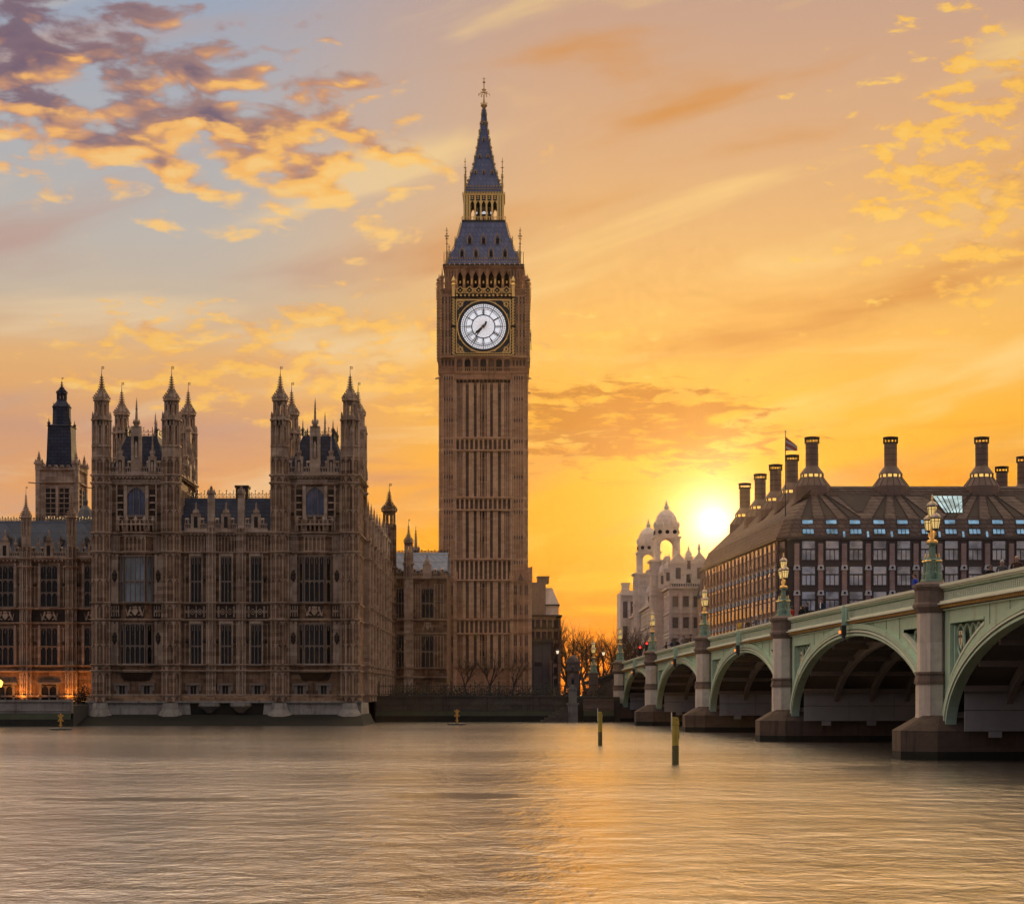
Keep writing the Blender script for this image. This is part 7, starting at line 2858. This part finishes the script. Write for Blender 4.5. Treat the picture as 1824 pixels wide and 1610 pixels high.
def person(label, pose, coat, hair, loc, rz_, scale=1.0, hairlen=0, shirt=None):
    t = thing('person', label, 'person', 'people on the bridge', loc, rz_)
    t.scale = (scale,) * 3
    if pose not in pose_cache:
        J, E = body_mesh(pose)
        o = skinned('body', J, E, SKIN)
        pose_cache[pose] = o.data
    else:
        o = bpy.data.objects.new('body', pose_cache[pose])
        COL.objects.link(o)
    me = o.data.copy()
    o.data = me
    me.materials.clear()
    for mt in (SKIN, coat, DARKCLOTH, shirt or coat):
        me.materials.append(mt)
    J, E = body_mesh(pose)
    hands = [Vector(J['hdl'][:3]), Vector(J['hdr'][:3])]
    for p in me.polygons:
        c = p.center
        near_hand = min((c - h).length for h in hands) < .085
        if c.z > 1.505 and abs(c.x) < .13 or near_hand:
            p.material_index = 0
        elif c.z < .93 and abs(c.x) < .24:
            p.material_index = 2
        elif shirt and abs(c.x) < .05 and c.y < -.03 and 1.12 < c.z < 1.5:
            p.material_index = 3
        else:
            p.material_index = 1
    o.parent = t
    # face: nose, brows, mouth, ears
    f = MB()
    f.hexa([(-.018, -.128, 1.595), (.018, -.128, 1.595), (.012, -.10, 1.595), (-.012, -.10, 1.595)], [(-.008, -.118, 1.645), (.008, -.118, 1.645), (.006, -.10, 1.645), (-.006, -.10, 1.645)], 0)
    for s in (-1, 1):
        f.ball((s * .088, -.02, 1.63), .025, 0, 6, 4, 1.3)
        f.ball((s * .034, -.112, 1.645), .012, 1, 6, 4)
        f.box(s * .034 - .02, s * .034 + .02, -.122, -.11, 1.664, 1.671, 1)
    f.box(-.025, .025, -.121, -.108, 1.568, 1.576, 1)
    fo = f.build('face', [SKIN, hair])
    bm = bmesh.new()
    bm.from_mesh(me)
    n0 = len(bm.faces)
    bm.from_mesh(fo.data)
    bm.faces.ensure_lookup_table()
    me.materials.append(hair)
    for q_ in bm.faces[n0:]:
        q_.material_index = 4 if q_.material_index == 1 else 0
    bm.to_mesh(me)
    bm.free()
    bpy.data.objects.remove(fo)
    h = MB()
    prof = []
    for k in range(7):
        a = math.pi / 2 * k / 6
        prof.append((max(.098 * math.cos(a), .003), 1.685 + .095 * math.sin(a)))
    if hairlen:
        prof = [(.085, 1.685 - hairlen), (.1, 1.66)] + prof
    h.lathe(0, .012, prof, 12, 0, sy=1.12)
    h.lathe(0, .045, [(.06, 1.57), (.085, 1.62), (.088, 1.69)], 10, 0)
    h.build('hair', hair, t, smooth=True)
    return t


C = {k: cloth(k + '_coat', v) for k, v in dict(blue=(.03, .07, .42), red=(.42, .03, .02), black=(.018, .018, .02), navy=(.02, .03, .07), yellow=(.55, .30, .03), grey=(.13, .12, .12), brown=(.09, .05, .03)).items()}
SHIRT = cloth('white_shirt', (.6, .6, .62))
H = {'dark': paint('dark_hair', (.02, .014, .01), .6), 'grey': paint('grey_hair', (.42, .38, .36), .6), 'fair': paint('fair_hair', (.45, .30, .18), .6)}
bang = math.atan2(BN.x, -BN.y)          # turn so that local -y looks out over the river


def at_bridge(xpx, back=1.15):
    """distance along the bridge for a point of the parapet seen at image column xpx"""
    lo, hi = -20.0, 180.0
    for _ in range(50):
        mid_ = (lo + hi) / 2
        w_ = bw(mid_, back, 0)
        if 912 + 3500 * w_.x / w_.y < xpx: lo = mid_
        else: hi = mid_
    return lo


PEOPLE = [
    (1629, 'walk', 'blue', 'dark', 0.3, 1.04, 0, 'person in a bright blue jacket beside the nearest stone pier', .75),
    (1463, 'walk', 'navy', 'dark', 0.5, 1.0, 0, 'person in a dark suit and white shirt walking along the bridge', .7),
    (1437, 'photo', 'black', 'dark', 0.1, 1.0, 0, 'person in black holding both hands up to the face', .75),
    (1410, 'lean', 'red', 'dark', -1.2, .98, 0, 'person in a red jacket leaning by a lamp pier', .65),
    (1428, 'walk', 'black', 'dark', .9, .9, 0, 'short dark figure close to the person with raised hands', .6),
    (1318, 'lean', 'yellow', 'dark', 0.4, 1.0, 0, 'person in a yellow jacket at the parapet', .7),
    (1347, 'lean', 'grey', 'grey', -.4, 1.0, 0, 'grey haired person leaning over the parapet near the yellow jacket', .7),
    (1333, 'walk', 'brown', 'dark', 1.2, .95, 0, 'small figure in brown between the yellow jacket and the grey head', .7),
    (1811, 'walk', 'brown', 'fair', 1.3, 1.03, 0, 'fair haired person whose head alone shows over the nearest parapet', .5),
    (1785, 'walk', 'grey', 'grey', 1.3, 1.02, .05, 'grey haired person next to the fair head over the nearest parapet', .5),
    (1764, 'walk', 'black', 'dark', 1.4, .95, .08, 'dark haired person low behind the nearest parapet', .5),
    (1187, 'lean', 'black', 'dark', .1, 1.0, 0, 'first of the small dark figures at the parapet past the traffic signals', .6),
    (1197, 'lean', 'navy', 'dark', -.3, 1.02, .1, 'navy figure second in the group of small dark figures', .6),
    (1207, 'walk', 'black', 'dark', .7, .98, 0, 'black figure third in the group of small dark figures', .6),
    (1217, 'lean', 'grey', 'dark', .3, 1.03, 0, 'grey coated figure fourth in the group of small dark figures', .6),
    (1230, 'lean', 'brown', 'dark', -.2, 1.0, .1, 'brown figure nearest the lamp in the group of small figures', .6),
]
for xp, pose, coat, hair, turn, sc, hl, lab, up in PEOPLE:
    back = .75 if pose == 'lean' else 2.3 if xp > 1700 else .9
    s = at_bridge(xp, back)
    z = deck(s) - .75
    w_ = bw(s, back, z)
    person(lab, pose, C[coat], H[hair], w_, bang + turn, sc * 1.03, hl, SHIRT if 'suit' in lab else None)

# ------------------------------------------------------------------ traffic signals at the bridge end
M['red_light'] = lit('red_signal', (1.0, .03, .015), 3.0)


def signal(label, x, Y, ytop, h):
    t = thing('traffic_signal', label, 'traffic light', 'traffic lights at the bridge end', (x, Y, 0))
    zt = pz(ytop, Y)
    b = MB()
    b.tube([(0, .12, 3.0), (0, .12, zt)], .06, 8, 0)
    b.build('pole', M['iron'], t)
    b = MB()
    b.box(-.24, .24, -.12, .06, zt - 1.15, zt + .1, 0)
    for k in range(3):
        z = zt - .12 - .36 * k
        b.lathe(0, -.2, [(.001, z)], 3, 0, cap=False)
        for j in range(6):
            a0, a1 = math.pi * j / 6, math.pi * (j + 1) / 6
            b.bar((.15 * math.cos(a0), -.2, z + .15 * math.sin(a0)), (.15 * math.cos(a1), -.2, z + .15 * math.sin(a1)), .03, .2, 0)
    b.build('housing', M['iron'], t)
    for k, (mt, nm) in enumerate(((M['red_light'], 'red_lens'), (M['void'], 'amber_lens'), (M['void'], 'green_lens'))):
        b = MB()
        z = zt - .12 - .36 * k
        b.extr([(.125 * math.cos(i * math.pi / 8), z + .125 * math.sin(i * math.pi / 8)) for i in range(16)][::-1], -.135, -.121, 0)
        b.build(nm, mt, t)


signal('red traffic signal standing higher, nearer the bridge lamp', px(1152, 235), 235, 1144, 1)
signal('red traffic signal standing lower, left of its twin', px(1140, 246), 246, 1151, 1)

# ------------------------------------------------------------------ on the water
M['yellow'] = paint('weathered_yellow_paint', (.50, .36, .045), .55, var=.45, scale=2, rust=.4)
M['yellow_dark'] = paint('algae_stained_pile', (.12, .105, .03), .7, var=.5, scale=2)
M['orange'] = paint('orange_yellow_paint', (.62, .30, .035), .5)


def pile(label, x, Y, h, w, notch):
    t = thing('mooring_pile', label, 'post', 'yellow posts in the river', (x, Y, 0), .12)
    b = MB()
    b.prism(oct_pts(0, 0, w), -1.5, h * .40, 1)
    b.prism(oct_pts(0, 0, w), h * .401, h * .83, 0)
    if notch:
        b.box(w * .75, w * 1.12, -w * .4, w * .4, h * .55, h * .60, 1)
        b.box(w * .6, w * 1.1, -w * .3, w * .3, h * .60, h * .74, 0)
    b.build('post', [M['yellow'], M['yellow_dark']], t)
    b = MB()
    b.prism(oct_pts(0, 0, w * 1.15), h * .83, h * .85, 0)
    b.extr([(-w, h * .85), (w, h * .85), (w * .7, h * .98), (w * .2, h), (-w, h)], -w * .9, w * .9, 0)
    b.lathe(w * .2, -w * .92, [(.001, h * .93)], 3, 1, cap=False)
    b.extr([(w * .2 + .03 * math.cos(i * math.pi / 4), h * .94 + .03 * math.sin(i * math.pi / 4)) for i in range(8)][::-1], -w * .92, -w * .9, 1)
    b.build('cap', [M['yellow'], M['void']], t)
    b = MB()
    b.box(-w * 1.25, -w * 1.0, -.02, .02, h * .72, h * 1.10, 0)
    b.build('gauge_board', M['pale_green'], t)


pile('yellow river post nearer the camera with a dark notch on one side', px(1203, 93), 93, 2.25, .165, True)
pile('yellow river post farther off, left of the larger notched one', px(1069, 128), 128, 2.2, .145, False)


def buoy(label, x, Y, h):
    t = thing('cross_topped_buoy', label, 'buoy', 'yellow cross topped buoys', (x, Y, 0), .2)
    b = MB()
    b.lathe(0, 0, [(.3, -.5), (1.05, -.05), (1.05, .14), (.9, .2), (.2, .25)], 12, 0)
    b.build('float', M['iron'], t)
    b = MB()
    b.tube([(0, 0, .2), (0, 0, h * .62)], .09, 6, 0)
    b.box(-.16, .16, -.1, .1, h * .28, h * .34, 0)
    b.build('mast', M['orange'], t)
    b = MB()
    r = h * .21
    for s in (-1, 1):
        b.bar((-s * r * .8, 0, h * .78 - r), (s * r * .8, 0, h * .78 + r), .12, .08, 0)
    b.box(-.07, .07, -.05, .05, h * .6, h * .98, 0)
    b.lathe(0, 0, [(.08, h * .97), (.09, h * 1.02), (.02, h * 1.06)], 6, 0)
    b.build('topmark', M['orange'], t)


buoy('orange yellow cross topped buoy in front of the river terrace', px(108, 184), 184, 1.42)
buoy('orange yellow cross topped buoy before the dark embankment wall', px(814, 214), 214, 1.62)

# ------------------------------------------------------------------ along the embankment
rail = thing('iron_railing', 'black iron railing along the top of the dark embankment wall', 'railing')
b = MB()
x0, x1, Y = -16.3, 7.2, 241.0
for k in range(int((x1 - x0) / .28)):
    x = x0 + .28 * k
    b.box(x - .022, x + .022, Y - .02, Y + .02, 3.0, 4.55, 0)
for k in range(9):
    x = x0 + (x1 - x0) * k / 8
    b.box(x - .06, x + .06, Y - .06, Y + .06, 3.0, 4.85, 0)
    b.ball((x, Y, 4.9), .1, 0)
for z in (3.35, 4.3):
    b.box(x0, x1, Y - .03, Y + .03, z, z + .06, 0)
b.build('bars', M['iron'], rail)

gate = thing('iron_railing', 'tall dark railing panels between the lantern pillar and the bridge abutment', 'railing')
b = MB()
x0, x1, Y = 8.9, 12.3, 240.2
for k in range(int((x1 - x0) / .16)):
    x = x0 + .16 * k
    b.box(x - .03, x + .03, Y - .02, Y + .02, 2.6, 6.0 - .0 * k + .35 * (k / 20), 0)
for z in (2.9, 4.4, 5.8):
    b.box(x0, x1, Y - .03, Y + .03, z, z + .07, 0)
b.build('bars', M['iron'], gate)

hb = thing('filler', 'dark leafy hedge and screen behind the embankment railing', 'filler')  # added leaf mass, stands in for plain darkness behind the railing
b = MB()
rnd = random.Random(8)
for k in range(5200):
    x, y, z = rnd.uniform(-16, 12), rnd.uniform(256.0, 258), 3.0 + abs(rnd.gauss(0, .75))
    s = rnd.uniform(.05, .11)
    a = rnd.uniform(0, 3.14)
    b.add([(x - s * math.cos(a), y - s * math.sin(a), z - s * .6), (x + s * math.cos(a), y + s * math.sin(a), z - s * .4), (x + s * .6 * math.cos(a), y + s, z + s), (x - s * .6, y, z + s * .8)], [(0, 1, 2, 3)], 0)
b.build('leaves', paint('dark_leaves', (.022, .026, .014), .8), hb)

pil = thing('lantern_pillar', 'pale stone pillar with a small lantern at the corner of the river steps', 'pillar')
b = MB()
Y = 239.0
x = px(1020, Y)
b.box(x - .6, x + .6, Y - .7, Y + .7, 0, 2.1, 0)
b.box(x - .48, x + .48, Y - .6, Y + .6, 2.3, 3.9, 0)
b.extr([(x - .58, 3.9), (x + .58, 3.9), (x + .2, 4.5), (x - .2, 4.5)], Y - .7, Y + .7, 0)
b.box(x - .75, x + .75, Y - .75, Y + .75, 2.1, 2.3, 0)
b.build('shaft', M['plinth'], pil)
b = MB()
b.box(x - .34, x + .34, Y - .4, Y + .4, 4.5, 5.4, 0)
b.extr([(x - .48, 5.4), (x + .48, 5.4), (x, 6.0)], Y - .5, Y + .55, 0)
b.box(x - .16, x + .16, Y - .42, Y - .4, 4.6, 5.2, 1)
b.build('canopy', [M['granite_cap'], M['void']], pil)
b = MB()
b.tube([(x, Y, 5.9), (x, Y, 6.3)], .05, 5, 0)
b.lathe(x, Y, [(.1, 6.3), (.18, 6.65), (.05, 6.85), (.01, 7.0)], 6, 0)
b.build('lantern', M['iron'], pil)

stp = thing('river_steps', 'worn stone steps going down to the water beside the lantern pillar', 'steps')
b = MB()
for k in range(7):
    b.box(px(963 + 7 * k, 237), px(1012, 237), 236.2 + .35 * k, 239.5, -1, .25 + .28 * k, 0)
b.build('treads', M['embank'], stp)

cen_ = thing('war_memorial', 'small grey domed stone monument on the far pavement in the street gap', 'monument')
b = MB()
Y = 300.0
x = px(1021, Y)
b.box(x - .9, x + .9, Y - 1.2, Y + 1.5, 3, pz(1195, Y), 0)
b.box(x - 1.2, x + 1.2, Y - 1.6, Y + 1.6, pz(1195, Y), pz(1191, Y), 0)
b.box(x - 1.0, x + 1.0, Y - 1.5, Y + 1.6, pz(1191, Y), pz(1181, Y), 0)
b.box(x - 1.35, x + 1.35, Y - 1.7, Y + 1.9, pz(1181, Y), pz(1178, Y), 0)
b.lathe(x, Y, [(.9, pz(1178, Y)), (.75, pz(1172, Y)), (.4, pz(1168, Y)), (.1, pz(1166, Y))], 10, 0)
b.build('block', M['portland_dark'], cen_)


def post_lamp(label, x, Y, ytop):
    t = thing('lamp_post', label, 'street lamp', 'single globe lamp posts', (x, Y, 0))
    z = pz(ytop, Y)
    b = MB()
    b.lathe(0, 0, [(.2, 2.8), (.2, 3.6), (.09, 3.8), (.07, z - .7), (.16, z - .65), (.05, z - .6)], 8, 0)
    b.build('post', M['iron'], t)
    b = MB()
    b.lathe(0, 0, [(.12, z - .6), (.24, z - .15)], 6, 0)
    b.build('lantern', lit('pale_lamp', (1.0, .85, .6), .9) if 'pale_lamp' not in bpy.data.materials else bpy.data.materials['pale_lamp'], t)
    b = MB()
    b.lathe(0, 0, [(.28, z - .15), (.1, z + .1), (.02, z + .3)], 6, 0)
    b.build('hood', M['iron'], t)


post_lamp('dim lamp post in front of the brown corner building', px(993, 300), 300, 1157)
post_lamp('small glowing lamp post in front of the trees down the street', px(1075, 320), 320, 1160)

sg = thing('river_sign', 'small blue and white board on a post at the pavilion corner', 'sign')
b = MB()
Y = 238.9
x = px(646, Y)
b.tube([(x, Y, 2.8), (x, Y, 5.4)], .05, 6, 1)
b.build('post', M['iron'], sg)
b = MB()
b.box(x - .42, x + .42, Y - .09, Y - .052, 4.55, 4.95, 0)
b.box(x - .42, x + .42, Y - .097, Y - .091, 4.66, 4.74, 1)
b.build('board', [M['white_block'], paint('sign_blue', (.05, .16, .40), .5)], sg)
b = MB()
b.box(x - .25, x + .25, Y - .1, Y - .052, 3.95, 4.4, 0)
b.build('lower_board', M['void'], sg)

# ------------------------------------------------------------------ terrace floodlights and lamp
M['flood'] = lit('floodlight_lens', (1.0, .36, .04), 5.0)
rnd = random.Random(4)
for k, xp in enumerate((-22, 24, 36, 60, 112, 125, 150)):
    x = px(xp, 224.2)
    lab = ['orange floodlight left of the first dark terrace door', 'first orange floodlight right of the leftmost terrace door', 'second orange floodlight right of the leftmost terrace door', 'orange floodlight left of the middle terrace door', 'first orange floodlight right of the middle terrace door', 'second orange floodlight right of the middle terrace door', 'orange floodlight behind the terrace shrub beside the pavilion'][k]
    t = thing('floodlight', lab, 'floodlight', 'orange floodlights on the terrace', (x, 224.4, 2.2))
    b = MB()
    b.box(-.42, .42, -.14, .14, .04, .36, 0)
    b.box(-.3, .3, -.2, .2, 0, .04, 0)
    b.build('housing', M['iron'], t)
    b = MB()
    b.box(-.38, .38, -.1, .13, .365, .40, 0)
    b.build('lens', M['flood'], t)
    ld = bpy.data.lights.new('floodlight_lamp', 'SPOT')
    ld.energy = 230
    ld.color = (1.0, .34, .05)
    ld.spot_size = math.radians(115)
    ld.spot_blend = .8
    ld.shadow_soft_size = .2
    lo = bpy.data.objects.new('floodlight_lamp', ld)
    COL.objects.link(lo)
    lo.parent = t
    lo.location = (0, -.1, .5)
    lo.rotation_euler = Vector((0, .55, 1)).to_track_quat('-Z', 'Y').to_euler()
# terrace lamp at the edge of the picture
t = thing('terrace_lamp', 'glowing amber lamp on a short post by the leftmost terrace door', 'lamp', None, (px(1, 214), 214, 0))
b = MB()
z = pz(1220, 214)
b.lathe(0, 0, [(.14, 2.2), (.14, 2.5), (.05, 2.6), (.05, z - .25), (.12, z - .2)], 8, 0)
b.build('post', M['iron'], t)
b = MB()
b.lathe(0, 0, [(.12, z - .2), (.26, z + .25), (.3, z + .3), (.02, z + .6)], 8, 0)
b.build('lantern', lit('amber_lamp', (1.0, .5, .08), 3.0), t)
# dark shrub on the terrace
sh_ = thing('terrace_shrub', 'dark leafy shrub lit from behind on the terrace beside the pavilion', 'shrub')
b = MB()
rnd = random.Random(12)
for k in range(420):
    a, r = rnd.uniform(0, 6.28), abs(rnd.gauss(0, .5))
    x, y, z = px(146, 222) + r * math.cos(a) * 1.2, 222.5 + r * math.sin(a) * .6, 2.3 + abs(rnd.gauss(0, 1.0))
    s = rnd.uniform(.08, .18)
    v1 = Vector((rnd.uniform(-1, 1), rnd.uniform(-1, 1), rnd.uniform(-1, 1))).normalized() * s
    v2 = Vector((rnd.uniform(-1, 1), rnd.uniform(-1, 1), rnd.uniform(-1, 1))).normalized() * s
    b.add([(x, y, z), (x + v1.x, y + v1.y, z + v1.z), (x + v1.x + v2.x, y + v1.y + v2.y, z + v1.z + v2.z), (x + v2.x, y + v2.y, z + v2.z)], [(0, 1, 2, 3)], 0)
b.build('leaves', bpy.data.materials['dark_leaves'], sh_)
b = MB()
for k in range(5):
    b.tube([(px(146, 222) + .1 * k - .2, 222.5, 2.2), (px(146, 222) + .25 * k - .5, 222.5, 3.6)], [.05, .02], 4, 0)
b.build('stems', M['bark'], sh_)

# ------------------------------------------------------------------ evening air
mb = MB()
mb.box(-880, 880, -200, 930, -3.0, 108.0)
hz = mb.build('haze', [])
hm = bpy.data.materials.new('evening_haze')
hm.use_nodes = True
ht = NT(hm.node_tree)
ht.n.clear()
ho = ht.node('ShaderNodeOutputMaterial')
hv = ht.node('ShaderNodeVolumePrincipled')
hv.inputs['Color'].default_value = (1.0, 0.80, 0.55, 1)
hv.inputs['Density'].default_value = 0.000016
hv.inputs['Anisotropy'].default_value = 0.90
ht.l.new(hv.outputs[0], ho.inputs['Volume'])
hz.data.materials.append(hm)
tag(hz, kind='stuff')
